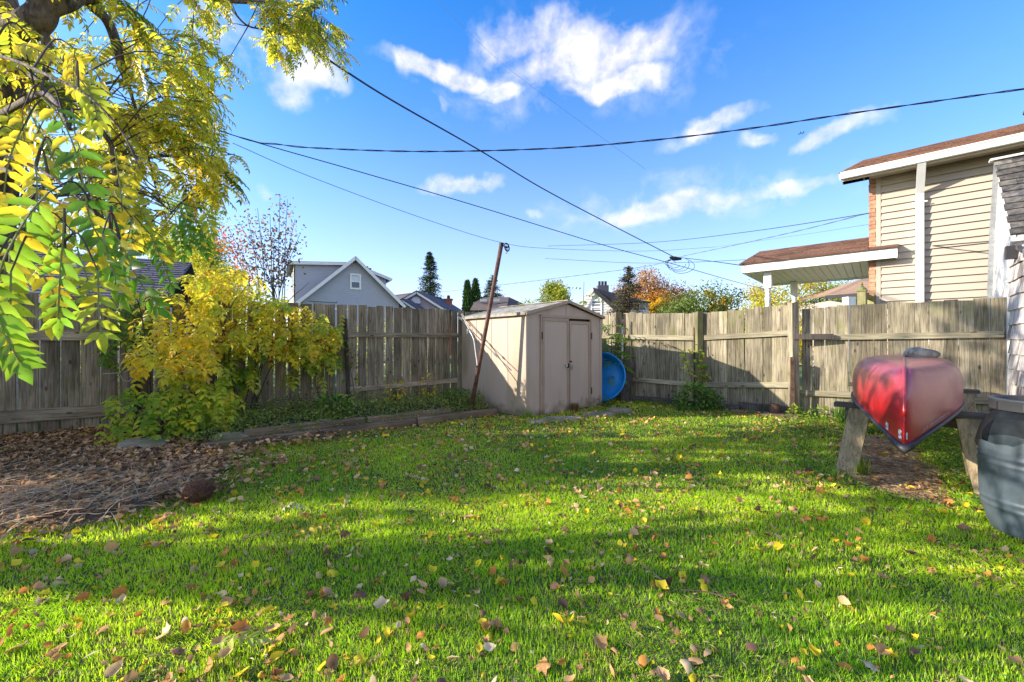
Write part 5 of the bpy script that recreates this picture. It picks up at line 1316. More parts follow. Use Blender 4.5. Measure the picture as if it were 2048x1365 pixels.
def junction():
    root = thing('cable_junction', 'tangled coil of cable where the overhead wires meet', 'cable coil')
    c = at(1350, 519, 19); q = MB(); q.tube([c + V(-.25, 0, .06), c, c + V(.3, 0, -.02)], [.05, .11, .05], 7); q.build('splice', M_WIRE, root)
    for k in range(5):
        n = 16; r = .25 + .09 * k; cc = c + V(-.2 + .15 * k, .05 * k, -.22 - .02 * k); q = MB()
        q.tube([cc + V(math.cos(2 * math.pi * i / n + k) * r, math.sin(i) * .08, math.sin(2 * math.pi * i / n + k) * r * .6) for i in range(n - 2 - k)], .012, 5); q.build('loop', M_WIRE, root)
junction()
# two small birds far off
def birds():
    for px, py, lab in ((1599, 270, 'small dark bird flying under the thick cable, left of a pair'), (1605, 269, 'small dark bird flying under the thick cable, right of a pair')):
        c = at(px, py, 60); t = V(.16, 0, .10); mb = MB()
        mb.tube([c - V(.20, 0, .08), c, c + V(.24, 0, .10)], [.02, .07, .01], 6)
        mb.add([c, c + V(-.1, .35, .18), c + V(.10, .30, .12), c + V(-.1, -.35, .18), c + V(.10, -.30, .12)], [(0, 1, 2), (0, 4, 3)])
        tag(mb.build('bird', M_DARKTRIM), lab, 'bird', 'birds in the sky')
birds()
# ================================================================ VEGETATION
class Leaves:
    """collects leaflets, then makes one mesh"""
    def __init__(self): self.b = []; self.d = []; self.u = []; self.l = []; self.w = []; self.c = []
    def add(self, b, d, u, l, w, c): self.b.append(b); self.d.append(d); self.u.append(u); self.l.append(l); self.w.append(w); self.c.append(c)
    def mesh(self, name, T, m):
        return scatter_mesh(name, T, np.array(self.b), np.array(self.d), np.array(self.u), np.array(self.l), np.array(self.w), np.clip(np.array(self.c), .002, 1), m)
    def build(self, name, T, m, parent=None, kind=None):
        o = link(name, self.mesh(name, T, m), parent); tag(o, kind=kind); return o
def jit(c, a=.15):
    k = 1 + random.gauss(0, a); return np.array([c[0] * k * (1 + random.gauss(0, a * .4)), c[1] * k, c[2] * k])

def compound(LV, path, pairs, LL, LW, col, droop=.35, tip=True, stem=None, upv=(0, 0, 1), fwd=.45, cols=None, jt=.12, fold=0.0):
    """pinnate leaf along a path of points"""
    path = [np.asarray(p, float) for p in path]; n = len(path)
    def P(t):
        x = t * (n - 1); i = min(int(x), n - 2); return path[i] + (path[i + 1] - path[i]) * (x - i)
    for k in range(pairs):
        t = .14 + .84 * k / max(1, pairs - 1) if pairs > 1 else .5
        p = P(t); d = nrm(P(min(1, t + .06)) - P(max(0, t - .06)))
        s = nrm(np.cross(d, upv)); u = np.cross(s, d)
        sz = 1 - .35 * abs(t - .45) * 1.4
        for sg in (-1, 1):
            dd = nrm(s * sg + d * (fwd + random.gauss(0, .10)) - V(0, 0, 1) * (droop + random.gauss(0, .12)))
            uu = nrm(u + s * sg * random.gauss(fold, .25) + d * random.gauss(0, .2))
            c = jit(cols[random.randrange(len(cols))] if cols is not None and random.random() < .35 else col, jt)
            LV.add(p, dd, uu, LL * sz * random.uniform(.85, 1.1), LW * sz * random.uniform(.85, 1.1), c)
    if tip:
        d = nrm(path[-1] - P(.9)); s = nrm(np.cross(d, upv)); LV.add(path[-1], nrm(d - V(0, 0, .2)), np.cross(s, d), LL * .9, LW, jit(col, jt))
    if stem is not None: stem.tube(path, [LW * .05] * n if LW > .03 else [.0025] * n, 3, cap=False)

def arc(base, d, L_, droop, n=6, side=0.0):
    """a path that starts along d and bends down"""
    p = np.asarray(base, float); d = nrm(d); out = [p.copy()]; s = nrm(np.cross(d, (0, 0, 1)))
    for i in range(n):
        d = nrm(d - V(0, 0, droop / n) + s * side / n); p = p + d * L_ / n; out.append(p.copy())
    return out

GREENS = [(.14, .27, .02), (.20, .33, .025), (.26, .38, .03), (.10, .20, .02)]
YGREEN = [(.38, .48, .03), (.48, .52, .035), (.30, .42, .03), (.56, .55, .04)]
YELLOW = [(.74, .62, .035), (.66, .58, .04), (.76, .54, .03), (.60, .56, .05)]
ORANGE = [(.55, .25, .03), (.48, .18, .03), (.60, .33, .04)]

def big_tree():
    root = thing('leafy_tree', 'large tree on the left with drooping yellow green compound leaves over the yard', 'tree')
    T0 = V(-5.25, 3.55, 0)
    mb = MB(); mb.tube(spline([T0 - V(0, 0, .1), T0 + V(.08, 0, .6), at(-75, 700, 3.55), at(-30, 420, 3.58), at(-6, 75, 3.6), at(-40, -80, 3.7)], 6), [.30] * 3 + list(np.linspace(.24, .15, 28)), 14)
    mb.build('trunk', M_BARK, root, smooth=True)
    mains = []
    def limb(pts, r0, r1, name='branch'):
        sp = spline([at(*p) if len(p) == 3 and p[1] > -3000 else p for p in pts], 6); mains.append((sp, r0, r1))
        q = MB(); q.tube(sp, list(np.linspace(r0, r1, len(sp))), 9); q.build(name, M_BARK, root, smooth=True)
    limb([(-10, 75, 3.6), (35, 62, 3.5), (72, 42, 3.4), (88, 10, 3.4), (92, -60, 3.5)], .125, .085)
    limb([(60, 48, 3.42), (100, 22, 3.4), (150, 2, 3.5), (210, -50, 3.8)], .065, .05)
    limb([(140, 4, 3.5), (170, -5, 3.6), (185, 15, 3.7), (212, 40, 3.8), (228, 75, 3.85), (240, 125, 3.9), (256, 166, 4.0)], .05, .036)
    limb([(78, 48, 3.42), (92, 85, 3.45), (94, 130, 3.5), (90, 160, 3.55)], .038, .02)
    limb([(256, 166, 4.0), (275, 150, 4.1), (310, 140, 4.3), (360, 150, 4.6)], .022, .01)
    limb([(248, 162, 4.0), (215, 168, 3.9), (180, 180, 3.8)], .016, .008)
    limb([(188, 225, 3.5), (200, 258, 3.5), (222, 292, 3.55), (226, 330, 3.6), (232, 370, 3.6), (250, 410, 3.7)], .024, .010)
    limb([(180, 180, 3.8), (184, 205, 3.6), (188, 225, 3.5)], .015, .018)
    limb([(256, 166, 4.0), (270, 215, 4.2), (290, 270, 4.4), (300, 330, 4.6), (320, 400, 4.8), (345, 430, 4.9)], .016, .006)
    limb([(210, -50, 3.8), (330, -30, 4.4), (450, 2, 5.0), (560, 8, 5.4), (640, 18, 5.7)], .045, .012)
    limb([(450, 2, 5.0), (490, 50, 5.2), (530, 62, 5.3), (590, 80, 5.5)], .014, .006)
    limb([(226, 300, 3.6), (290, 318, 4.2), (340, 312, 4.6), (400, 318, 5.0), (470, 310, 5.3)], .012, .005)
    limb([(225, 330, 3.6), (255, 420, 3.8), (300, 450, 4.0), (330, 455, 4.2)], .010, .004)
    limb([(-10, 160, 3.6), (40, 135, 3.2), (70, 160, 3.0), (120, 190, 2.8)], .03, .012)
    limb([(-10, 330, 3.6), (40, 360, 2.8), (85, 395, 2.3), (170, 420, 2.0)], .022, .008)
    limb([(-30, 400, 3.6), (30, 400, 2.6), (70, 410, 2.1)], .018, .006)
    limb([(-30, 250, 3.6), (30, 215, 2.9), (80, 190, 2.4), (110, 205, 2.0), (140, 260, 1.85)], .026, .008)
    limb([(-60, 100, 2.7), (20, 120, 2.2), (90, 150, 1.95), (170, 190, 1.85), (240, 260, 1.8), (280, 340, 1.75)], .010, .003)
    limb([(-60, 300, 2.5), (30, 320, 2.0), (110, 360, 1.8), (180, 420, 1.75), (240, 480, 1.7)], .010, .003)
    limb([(-60, 430, 2.2), (0, 450, 1.8), (60, 480, 1.65), (130, 500, 1.6)], .008, .003)
    nodes = [p for sp, a, b in mains for p in sp]
    N_ = np.array(nodes)
    # clusters of compound leaves
    regs = [  # polygon in the photo, depth range, number of leaf clusters
        ([(-60, -60), (480, -60), (470, 120), (430, 260), (330, 330), (120, 330), (-60, 260)], (3.3, 5.4), 72),
        ([(400, -40), (690, -40), (690, 60), (600, 120), (480, 110)], (4.6, 6.2), 26),
        ([(120, 230), (480, 180), (500, 330), (430, 420), (260, 380), (150, 360)], (3.6, 5.4), 40),
        ([(170, 360), (450, 330), (430, 400), (330, 470), (220, 520)], (3.4, 5.0), 15),
        ([(290, 110), (500, 100), (500, 330), (440, 400), (320, 400)], (4.2, 5.6), 18), ([(560, -20), (700, 20), (690, 110), (600, 140), (540, 80)], (4.8, 6.0), 12),
        ([(-80, 60), (180, 60), (200, 330), (-80, 420)], (2.4, 3.6), 14),
        ([(-700, -700), (700, -700), (560, -60), (-500, -60)], (3.0, 6.0), 14),
        ([(-900, -300), (-60, -500), (-60, 250), (-900, 200)], (3.0, 5.0), 10)]
    far, st = Leaves(), MB(); near_objs = 0
    tw = MB(); items = []
    for poly, (ya, yb), cnt in regs:
        P = np.array(poly); x0, y0 = P.min(0); x1, y1 = P.max(0); got = 0
        while got < cnt:
            x, y = random.uniform(x0, x1), random.uniform(y0, y1)
            if not inside(poly, x, y): continue
            # leave sky gaps
            if math.sin(x * .021 + 1.3) * math.sin(y * .027 + .5) < -.45: continue
            got += 1; c = at(x, y, random.uniform(ya, yb))
            k = np.argsort(np.sum((N_ - c) ** 2, axis=1))[random.randrange(10)]; b0 = N_[k]
            mid = (b0 + c) / 2 + V(0, 0, .12) + rng.normal(0, .05, 3)
            tw.tube(spline([b0, mid, c], 4), list(np.linspace(.007, .0035, 9)), 4)
            yel = random.random(); out = nrm(c - b0 + rng.normal(0, .1, 3))
            for q in range(random.randint(5, 8)):
                t = random.uniform(.35, 1); base = mid + (c - mid) * t if t > .5 else b0 + (mid - b0) * t * 2
                d = nrm(out * .5 + V(random.gauss(0, .7), random.gauss(0, .7), random.gauss(-.05, .3)))
                items.append((base, d, yel))
    for i, (base, d, yel) in enumerate(items):
        r = random.random()
        if yel < .38: col = random.choice(YELLOW) if r < .6 else (.46, .44, .03)
        elif yel < .8: col = random.choice([(.40, .42, .03), (.30, .34, .03), (.50, .46, .03)])
        else: col = random.choice([(.16, .22, .02), (.24, .28, .025), (.12, .18, .02)])
        L_ = random.uniform(.20, .34)
        compound(far, arc(base, d, L_, random.uniform(.7, 1.7)), random.randint(6, 9), .080, .029, col, .45, stem=st, cols=YELLOW, jt=.18)
    tag(tw.build('twigs', M_TWIG, root), kind='stuff')
    st.c = [(1, 1, 1)] * len(st.v); tag(st.build('leaf_stalks', M_STEM, root), kind='stuff')
    far.build('foliage', T_LEAF, M_LEAF, root, 'stuff')
    # the near, large leaves: each a part of its own
    G1, G2, YG, YL = (.11, .24, .02), (.22, .37, .025), (.42, .46, .03), (.72, .56, .03)
    near = [
        ([(84, 196, 1.75), (120, 235, 1.72), (150, 300, 1.7), (166, 367, 1.68), (180, 440, 1.68), (200, 480, 1.7)], G1, 10, .115, .040),
        ([(150, 270, 1.78), (172, 340, 1.76), (190, 420, 1.75), (215, 500, 1.75), (222, 545, 1.76)], G1, 9, .11, .038),
        ([(96, 388, 1.55), (62, 425, 1.52), (34, 470, 1.5), (8, 520, 1.48), (-10, 580, 1.48)], G2, 9, .13, .042),
        ([(225, 462, 1.7), (250, 505, 1.68), (268, 545, 1.66), (296, 590, 1.66), (318, 612, 1.66)], G1, 7, .105, .038),
        ([(205, 470, 1.62), (216, 515, 1.6), (232, 555, 1.6), (246, 590, 1.6)], G2, 6, .105, .040),
        ([(128, 440, 1.6), (125, 490, 1.58), (121, 545, 1.57), (118, 600, 1.56), (117, 640, 1.56)], G2, 7, .105, .030),
        ([(196, 545, 1.5), (197, 590, 1.49), (197, 630, 1.48), (203, 668, 1.48)], YG, 5, .10, .032),
        ([(22, 545, 1.45), (21, 600, 1.44), (22, 650, 1.43), (34, 705, 1.43)], YG, 7, .10, .036),
        ([(-20, 540, 1.4), (-5, 620, 1.38), (15, 680, 1.37), (40, 725, 1.37)], G2, 8, .11, .040),
        ([(152, 152, 1.9), (175, 180, 1.88), (190, 212, 1.87), (196, 245, 1.87)], YG, 6, .10, .040),
        ([(150, 100, 2.2), (147, 140, 2.2), (150, 180, 2.2)], YL, 6, .09, .032),
        ([(40, 268, 1.9), (26, 300, 1.88), (14, 340, 1.86), (8, 390, 1.85)], YL, 7, .11, .035),
        ([(70, 330, 1.8), (74, 370, 1.78), (70, 420, 1.76), (50, 470, 1.75)], YL, 7, .11, .034),
        ([(110, 300, 1.9), (90, 345, 1.9), (80, 400, 1.9), (84, 450, 1.9)], YG, 7, .10, .036),
        ([(170, 390, 1.9), (140, 420, 1.88), (110, 460, 1.86), (100, 520, 1.86)], YL, 7, .10, .034),
        ([(30, 90, 2.3), (60, 95, 2.3), (90, 110, 2.3)], YL, 5, .10, .04),
        ([(120, 130, 2.5), (150, 128, 2.5), (185, 140, 2.5), (205, 165, 2.5)], YL, 6, .10, .03),
        ([(60, 520, 1.9), (90, 560, 1.9), (110, 600, 1.9), (105, 650, 1.9)], YL, 6, .10, .04),
        ([(300, 470, 2.3), (322, 520, 2.3), (340, 570, 2.3)], G1, 7, .09, .03),
        ([(150, 470, 1.8), (160, 520, 1.8), (175, 560, 1.8), (180, 600, 1.8)], YG, 6, .10, .036),
    ]
    for i in range(26):
        x, y = random.uniform(-70, 290), random.uniform(170, 510); yy = random.uniform(1.8, 2.7)
        dx, dy = random.uniform(-60, 60), random.uniform(60, 130)
        near.append(([(x, y, yy), (x + dx * .3, y + dy * .3, yy - .03), (x + dx * .75, y + dy * .65, yy - .05), (x + dx, y + dy, yy - .05)], random.choice([G2, YG, YL, YL, YG, YL]), random.randint(4, 7), .098, .042))
    for i in range(10):
        x, y = random.uniform(215, 420), random.uniform(400, 480); yy = random.uniform(2.8, 3.6)
        dy = random.uniform(40, 75); near.append(([(x, y, yy), (x + 10, y + dy * .5, yy), (x + 16, y + dy, yy)], random.choice([G1, G1, YG]), 7, .10, .032))
    for pts, col, pr, LL, LW in near:
        lv = Leaves(); stem = MB(); path = spline([at(*p) for p in pts], 3)
        c2 = [tuple(np.array(col) * f) for f in ((1.3, 1.15, 1), (.8, .85, 1))] + [YL]
        compound(lv, path, pr, LL * .9, LW * 1.15, col, random.uniform(.1, .6), stem=None, upv=nrm(V(random.gauss(.25, .35), -.9, random.gauss(.35, .35))), fwd=random.uniform(.35, .8), cols=c2, jt=.14, fold=random.gauss(0, .3))
        o = link('compound_leaf', lv.mesh('compound_leaf', T_LEAF, M_LEAFN), root)
        stem.tube(path, .0035, 4); stem.build('leaf_stalk', M_STEM, o)
        k = np.argsort(np.sum((N_ - path[0]) ** 2, axis=1))[random.randrange(5)]; b0 = N_[k]
        q = MB(); q.tube(spline([b0, (b0 + path[0]) / 2 + V(0, 0, .10), path[0]], 4), list(np.linspace(.0055, .0025, 9)), 5); q.build('twig', M_TWIG, root)
    # hanging bunch of dark keys
    c = at(345, 200, 4.2); q = Leaves()
    for i in range(60): q.add(c + rng.normal(0, 1, 3) * V(.06, .06, .11), rdir(1)[0], rdir(1)[0], .03, .015, (.10, .04, .02))
    q.build('seed_cluster', T_DIAMOND, M_LITTER, root, 'stuff')
big_tree()

def fenceY(px):
    k = (px - 1024) / 800; t = (7.95 * k + 1.02) / (.5 * k - .866); return 7.95 - .5 * t
def yellow_vine():
    root = thing('climbing_vine', 'big yellow and green climbing vine spilling over the dark fence', 'vine')
    regs = [([(262, 590), (330, 562), (380, 545), (440, 530), (500, 560), (560, 592), (640, 625), (684, 655), (690, 690), (600, 700), (520, 690), (430, 700), (340, 720), (270, 690)], (.05, .75), 165, YELLOW + YGREEN[:2], .55),
            ([(400, 590), (560, 600), (690, 650), (680, 700), (600, 715), (420, 690)], (.1, .5), 120, YELLOW, .3),
            ([(370, 545), (470, 530), (530, 560), (520, 590), (380, 590)], (.0, .3), 40, YELLOW, .2),
            ([(300, 640), (420, 620), (440, 740), (350, 760)], (.5, 1.1), 60, YELLOW + [(.60, .40, .12)], .2),
            ([(330, 740), (450, 720), (478, 820), (440, 890), (370, 860)], (.5, 1.2), 68, YGREEN + YELLOW[:1], .5),
            ([(205, 790), (330, 770), (470, 800), (470, 865), (400, 905), (300, 900), (230, 880), (200, 840)], (.55, 1.25), 100, YGREEN[:3] + GREENS[:3], .6),
            ([(190, 600), (290, 590), (300, 740), (210, 720)], (.03, .2), 26, GREENS, .9),
            ([(560, 640), (690, 640), (650, 760), (600, 735), (580, 770)], (.05, .35), 34, YGREEN, .5),
            ([(430, 700), (520, 690), (510, 770), (450, 800)], (.1, .5), 40, GREENS + YGREEN, .6),
            ([(250, 690), (330, 660), (470, 690), (440, 740), (330, 740), (262, 760)], (.6, 1.2), 34, YELLOW + [(.70, .46, .16)], .2),
            ([(620, 690), (695, 690), (690, 720), (640, 735)], (.1, .4), 14, YGREEN, .2)]
    bulk, st = Leaves(), MB(); items = []
    for poly, (da, db), n, cols, gr_ in regs:
        P = np.array(poly); x0, y0 = P.min(0); x1, y1 = P.max(0); g = 0
        while g < n:
            x, y = random.uniform(x0, x1), random.uniform(y0, y1)
            if not inside(poly, x, y): continue
            g += 1; off = random.uniform(da, db); Y = fenceY(x) - off * .9
            Y = min(Y, 8.4); c = at(x, y, Y)
            if c[2] < .06: c[2] = .08
            items.append((c, off, random.choice(cols)))
    items.sort(key=lambda i: i[0][1])
    for i, (c, off, col) in enumerate(items):
        d = nrm(V(.45, -.75, .0) * 1.0 + V(random.gauss(0, .55), random.gauss(0, .3), random.gauss(.0, .3)))
        path = arc(c - d * .12, d, random.uniform(.24, .40), random.uniform(.7, 1.7), 5)
        if i < 150:
            lv = Leaves(); compound(lv, path, random.randint(4, 6), .086, .048, col, .35, cols=None, jt=.14)
            o = link('leaf', lv.mesh('leaf', T_TOOTH, M_VINE), root)
        else: compound(bulk, path, random.randint(4, 6), .086, .048, col, .35, jt=.16, stem=st)
    bulk.build('foliage', T_TOOTH, M_VINE, root, 'stuff'); tag(st.build('leaf_stalks', M_STEM, root), kind='stuff')
    # woody stems and arching canes
    for k in range(26):
        x = random.uniform(300, 520); b = at(x, 684, fenceY(x) - random.uniform(.15, .4)); b[2] = .05
        x2 = x + random.uniform(-110, 150); y2 = random.uniform(560, 800); e = at(x2, y2, fenceY(min(x2, 690)) - random.uniform(.1, .9))
        m_ = (b + e) / 2 + V(0, 0, .5); q = MB(); q.tube(spline([b, m_, e], 6), list(np.linspace(.012, .003, 13)), 5); q.build('stem', M_TWIG, root)
    for pts in ([(262, 700), (240, 735), (245, 760), (258, 765)], [(258, 765), (300, 715), (360, 705), (440, 712)], [(218, 842), (222, 850), (260, 862)], [(205, 750), (260, 742), (330, 700)]):
        q = MB(); q.tube(spline([at(x, y, fenceY(x) - .35) for x, y in pts], 5), .004, 4); q.build('tendril', M_ROPE, root)
yellow_vine()

def creeper(label, pts, cols, n, root_name='creeper', spread=.12, LL=.07, LW=.05, T=T_TOOTH, cat='creeper'):
    root = thing(root_name, label, cat); lv = Leaves(); path = spline([V(*p) for p in pts], 8)
    q = MB(); q.tube(path, .006, 5); q.build('stem', M_TWIG, root)
    for i in range(n):
        p = path[random.randrange(len(path))] + rng.normal(0, spread, 3) * V(1, .5, .6); d = nrm(V(random.gauss(0, .8), random.gauss(-.4, .5), random.gauss(-.3, .4)))
        lv.add(p, d, nrm(V(random.gauss(0, .4), -.6, .7)), LL * random.uniform(.6, 1.1), LW * random.uniform(.6, 1.1), jit(random.choice(cols)))
    lv.build('foliage', T, M_VINE, root, 'stuff')
creeper('thin reddish creeper climbing the fence left of the dark leaning post', [at(640, 800, 6.55), at(630, 760, 6.55), at(650, 720, 6.55), at(655, 700, 6.6)], GREENS + [(.30, .05, .03), (.35, .16, .05)], 60)
creeper('thin creeper with red and green leaves on the dark leaning post', [at(712, 830, 6.75), at(706, 770, 6.75), at(698, 730, 6.7), at(692, 700, 6.7)], GREENS + [(.35, .05, .06), (.40, .30, .05)], 60)
creeper('leafy vine with lit yellow green leaves climbing the mossy fence post', [at(1400, 800, 7.45), at(1405, 750, 7.45), at(1396, 720, 7.46), at(1403, 690, 7.48)], YGREEN + GREENS[1:3], 46, spread=.05, LL=.085, LW=.06)
creeper('leafy vine climbing the rusty rod left of the mossy post', [at(1375, 800, 7.5), at(1383, 770, 7.5), at(1374, 730, 7.5), at(1370, 700, 7.55)], YGREEN + [(.6, .5, .03)], 50, spread=.06, LL=.085, LW=.06)

def sapling(root, base, top, n, LL, LW, cols, pairs=7, rl=.42, m=M_VINE, bend=0.0):
    base, top = np.asarray(base, float), np.asarray(top, float)
    path = spline([base, (base + top) / 2 + V(bend, 0, 0), top], 8); q = MB(); q.tube(path, list(np.linspace(.016, .005, len(path))), 6); q.build('stem', M_TWIG, root)
    for i in range(n):
        t = .25 + .75 * (i + .5) / n; p = path[int(t * (len(path) - 1))]; a = i * 2.4 + random.uniform(-.3, .3)
        d = nrm(V(math.cos(a), math.sin(a), .45)); lv = Leaves()
        compound(lv, arc(p, d, rl * random.uniform(.7, 1.05), random.uniform(.7, 1.3)), pairs, LL, LW, random.choice(cols), .3, jt=.12)
        link('compound_leaf', lv.mesh('compound_leaf', T_LEAF, m), root)
for (b, t, n, lab) in (((1.98, 8.20, 0), (2.02, 8.02, 1.62), 20, 'leafy green sapling between shed and fence above the blue pool'),
                       ((1.55, 9.0, 0), (1.62, 9.0, 2.55), 10, 'tall thin sapling with long leaves rising behind the shed roof'),
                       ((2.16, 8.40, 0), (2.20, 8.22, 1.45), 16, 'short leafy sapling against the fence behind the blue pool'),
                       ((.72, 9.1, 0), (.70, 9.1, 2.3), 8, 'yellowing sapling peeping over the shed roof ridge')):
    r_ = thing('sapling', lab, 'sapling', 'saplings behind the shed'); sapling(r_, b, t, n, .12, .042, GREENS + YGREEN[:1], 6, .45)

def bush(label, centres, n, cols, LL, LW, T=T_TOOTH, name='bush', cat='bush', m=None, base_z=0.0):
    root = thing(name, label, cat); lv = Leaves()
    for (c, r, k) in centres:
        c = V(*c)
        for i in range(int(n * k)):
            v = rng.normal(0, 1, 3); v = v / np.linalg.norm(v) * random.uniform(.45, 1.0) ** .6
            p = c + v * V(*r)
            if p[2] < base_z + .01: p[2] = base_z + random.uniform(.01, .08)
            d = nrm(v + V(random.gauss(0, .5), random.gauss(0, .5), random.gauss(-.2, .4)))
            lv.add(p, d, nrm(V(random.gauss(0, .4), random.gauss(-.2, .4), 1)), LL * random.uniform(.6, 1.2), LW * random.uniform(.6, 1.2), jit(random.choice(cols), .2))
        q = MB(); 
        for s in range(5): q.tube([V(c[0] + random.uniform(-.04, .04), c[1] + random.uniform(-.03, .03), base_z), c + rng.normal(0, .5, 3) * V(*r) * .6], .006, 4)
        tag(q.build('stems', M_TWIG, root), kind='stuff')
    lv.build('foliage', T, m or M_WEED, root, 'stuff')
DKG = [(.08, .18, .025), (.11, .22, .03), (.16, .27, .035), (.06, .13, .02)]
bush('dark green bush at the foot of the mossy fence post', [((3.25, 7.10, .20), (.38, .22, .26), 1), ((3.55, 7.15, .12), (.25, .2, .16), .5)], 520, DKG + GREENS[:1], .07, .045)
bush('spiky dark weeds at the shed right corner', [((1.72, 7.50, .05), (.16, .12, .12), 1)], 130, DKG, .06, .02, T_DIAMOND)
bush('leafy weeds round the base of the red stake', [((4.50, 6.36, .06), (.12, .08, .14), 1), ((4.85, 6.28, .07), (.24, .10, .12), 1)], 160, GREENS + YGREEN[:1], .05, .03)
bush('broad leaved weed clump in the bed under the fence', [((-2.55, 5.75, .26), (.28, .2, .18), 1)], 260, GREENS[:3] + DKG, .09, .04, base_z=.1)
bush('dark ivy like weeds at the left base of the shed', [((-.92, 7.05, .22), (.42, .28, .16), 1)], 420, DKG, .06, .035, base_z=.08)
bush('reddish yellow seedlings against the shaded fence', [((-2.0, 6.85, .38), (.18, .08, .16), 1), ((-1.5, 7.25, .42), (.12, .06, .2), .6)], 70, YELLOW + [(.45, .18, .04)], .07, .04, base_z=.1)
def spiky(label, c, n, L_, cols, name='grass_tuft', w=.012):
    lv = Leaves()
    for i in range(n):
        a = random.uniform(0, 6.28); d = nrm(V(math.cos(a) * random.uniform(.1, .9), math.sin(a) * random.uniform(.1, .9), 1)); lv.add(V(*c) + rng.normal(0, .04, 3) * V(1, 1, 0), d, nrm(V(-math.cos(a), -math.sin(a), .6)), L_ * random.uniform(.5, 1.1), w, jit(random.choice(cols)))
    o = lv.build(name, T_BLADE3, M_GRASS); tag(o, label, 'grass tuft')
spiky('spiky dark lily tuft behind the left sawhorse leg', (4.85, 5.85, 0), 90, .40, DKG + GREENS[:1])
spiky('second spiky tuft right of the sawhorse leg by the fence', (5.28, 5.90, 0), 70, .30, DKG)
spiky('pale grass tuft at the foot of the left sawhorse leg', (3.20, 3.70, 0), 90, .16, GREENS[1:] + YGREEN, w=.008)
spiky('long grass tuft at the front corner of the shed', (.25, 6.28, 0), 60, .16, GREENS, w=.008)
spiky('dry grass stalks beside the rusty pole base', (-.55, 6.85, .05), 40, .45, [(.22, .22, .08), (.30, .26, .12)], w=.006)

# ---------------------------------------------------------------- trees beyond the fences
def far_tree(name, label, px, top, half, Y, cols, n, leaf, group='trees beyond the fences', squash=1.0, low=610, clumps=22, trunk=True, seed=1, gap=.55, cat='tree', fine=.16):
    rs = np.random.default_rng(seed); root = thing(name, label, cat, group)
    ct = at(px, top, Y); cb = at(px, low, Y); R_ = half / 800 * Y
    zt, zb = ct[2], min(cb[2], ct[2] - .6); cz = (zt + zb) / 2 - .05 * (zt - zb); rz = (zt - cz)
    base = V(ct[0], Y, 0)
    q = MB(); tr = max(.06, R_ * .06); q.tube([base, V(ct[0], Y, cz * .6), V(ct[0] + .1, Y, cz)], [tr, tr * .7, tr * .4], 8); q.build('trunk', M_TWIG, root)
    C = []
    for i in range(clumps):
        v = rs.normal(0, 1, 3); v /= np.linalg.norm(v); v *= rs.uniform(.35, .88)
        C.append(V(ct[0] + v[0] * R_, Y + v[1] * R_ * squash, cz + v[2] * rz))
    q = MB()
    for c in C:
        s = V(ct[0], Y, cz * .55 + .2 * c[2]); q.tube([s, (s + c) / 2 + V(0, 0, -.08 * rz), c], [tr * .32, tr * .2, tr * .08], 4)
    tag(q.build('limbs', M_TWIG, root), kind='stuff')
    C = np.array(C); ci = rs.integers(0, clumps, n); rc = R_ * rs.uniform(.22, .36, clumps)
    v = rs.normal(0, 1, (n, 3)); v /= np.linalg.norm(v, axis=1, keepdims=True); rad = rs.uniform(.0, 1, (n, 1)) ** .45
    P = C[ci] + v * rad * rc[ci][:, None] * np.array([1, 1, .75 * min(1.6, rz / R_ + .2)]) + rs.normal(0, fine * R_ * .25, (n, 3))
    cc = np.array(cols)[(ci * 7 + rs.integers(0, 2, n)) % len(cols)] * (1 + rs.normal(0, .2, (n, 1)))
    d = rs.normal(0, 1, (n, 3)) + np.array([0, 0, -.4]); up = rs.normal(0, .8, (n, 3)) + np.array([0, 0, 1])
    me = scatter_mesh(name + '_foliage', T_QUADLEAF, P, d, up, leaf * rs.uniform(.6, 1.3, n), leaf * .6 * rs.uniform(.6, 1.2, n), np.clip(cc, .002, 1), M_FAR)
    tag(link('crown', me, root), kind='stuff'); return root
def conifer(name, label, px, top, half, Y, cols, n, seed=1, drape=.35, gaps=.0, skew=0.0, low=625, group='conifers beyond the fences'):
    rs = np.random.default_rng(seed); root = thing(name, label, 'conifer', group); t = at(px, top, Y); R_ = half / 800 * Y; H = t[2]
    zl = max(.5, at(px, low, Y)[2] - .6)
    q = MB(); q.tube([V(t[0], Y, 0), V(t[0], Y, zl), t], [.14, .12, .02], 6); q.build('trunk', M_TWIG, root)
    lv = Leaves(); nb = int(n / 34); bq = MB()
    for i in range(nb):
        f = rs.uniform(0, 1) ** .8; z = t[2] - (t[2] - zl) * f; a = rs.uniform(0, 6.28); L_ = R_ * (f ** .85) * rs.uniform(.7, 1.12) + .04
        if gaps and math.sin(f * 23 + a) < -1 + gaps: continue
        d = V(math.cos(a), math.sin(a), -drape * .3); s = V(t[0], Y, z); bq.tube([s, s + d * L_ * .5, s + d * L_ + V(0, 0, drape * .12 * L_)], [.02, .012, .004], 3, cap=False)
        for k in range(34):
            r = rs.uniform(.12, 1.05); p = s + d * L_ * r + V(0, 0, -drape * r * r * .25 * L_) + rs.normal(0, .045, 3) * V(1, 1, .6) * (R_ * .8 + .3)
            dd = nrm(d * .5 + V(rs.normal(0, .6), rs.normal(0, .6), -.35 + rs.normal(0, .2))); lv.add(p, dd, rdir(1)[0], .0045 * Y * rs.uniform(.6, 1.3), .0018 * Y, np.array(cols[rs.integers(len(cols))]) * (1 + rs.normal(0, .2)))
    tag(bq.build('limbs', M_TWIG, root), kind='stuff'); lv.build('foliage', T_DIAMOND, M_NEEDLE, root, 'stuff')
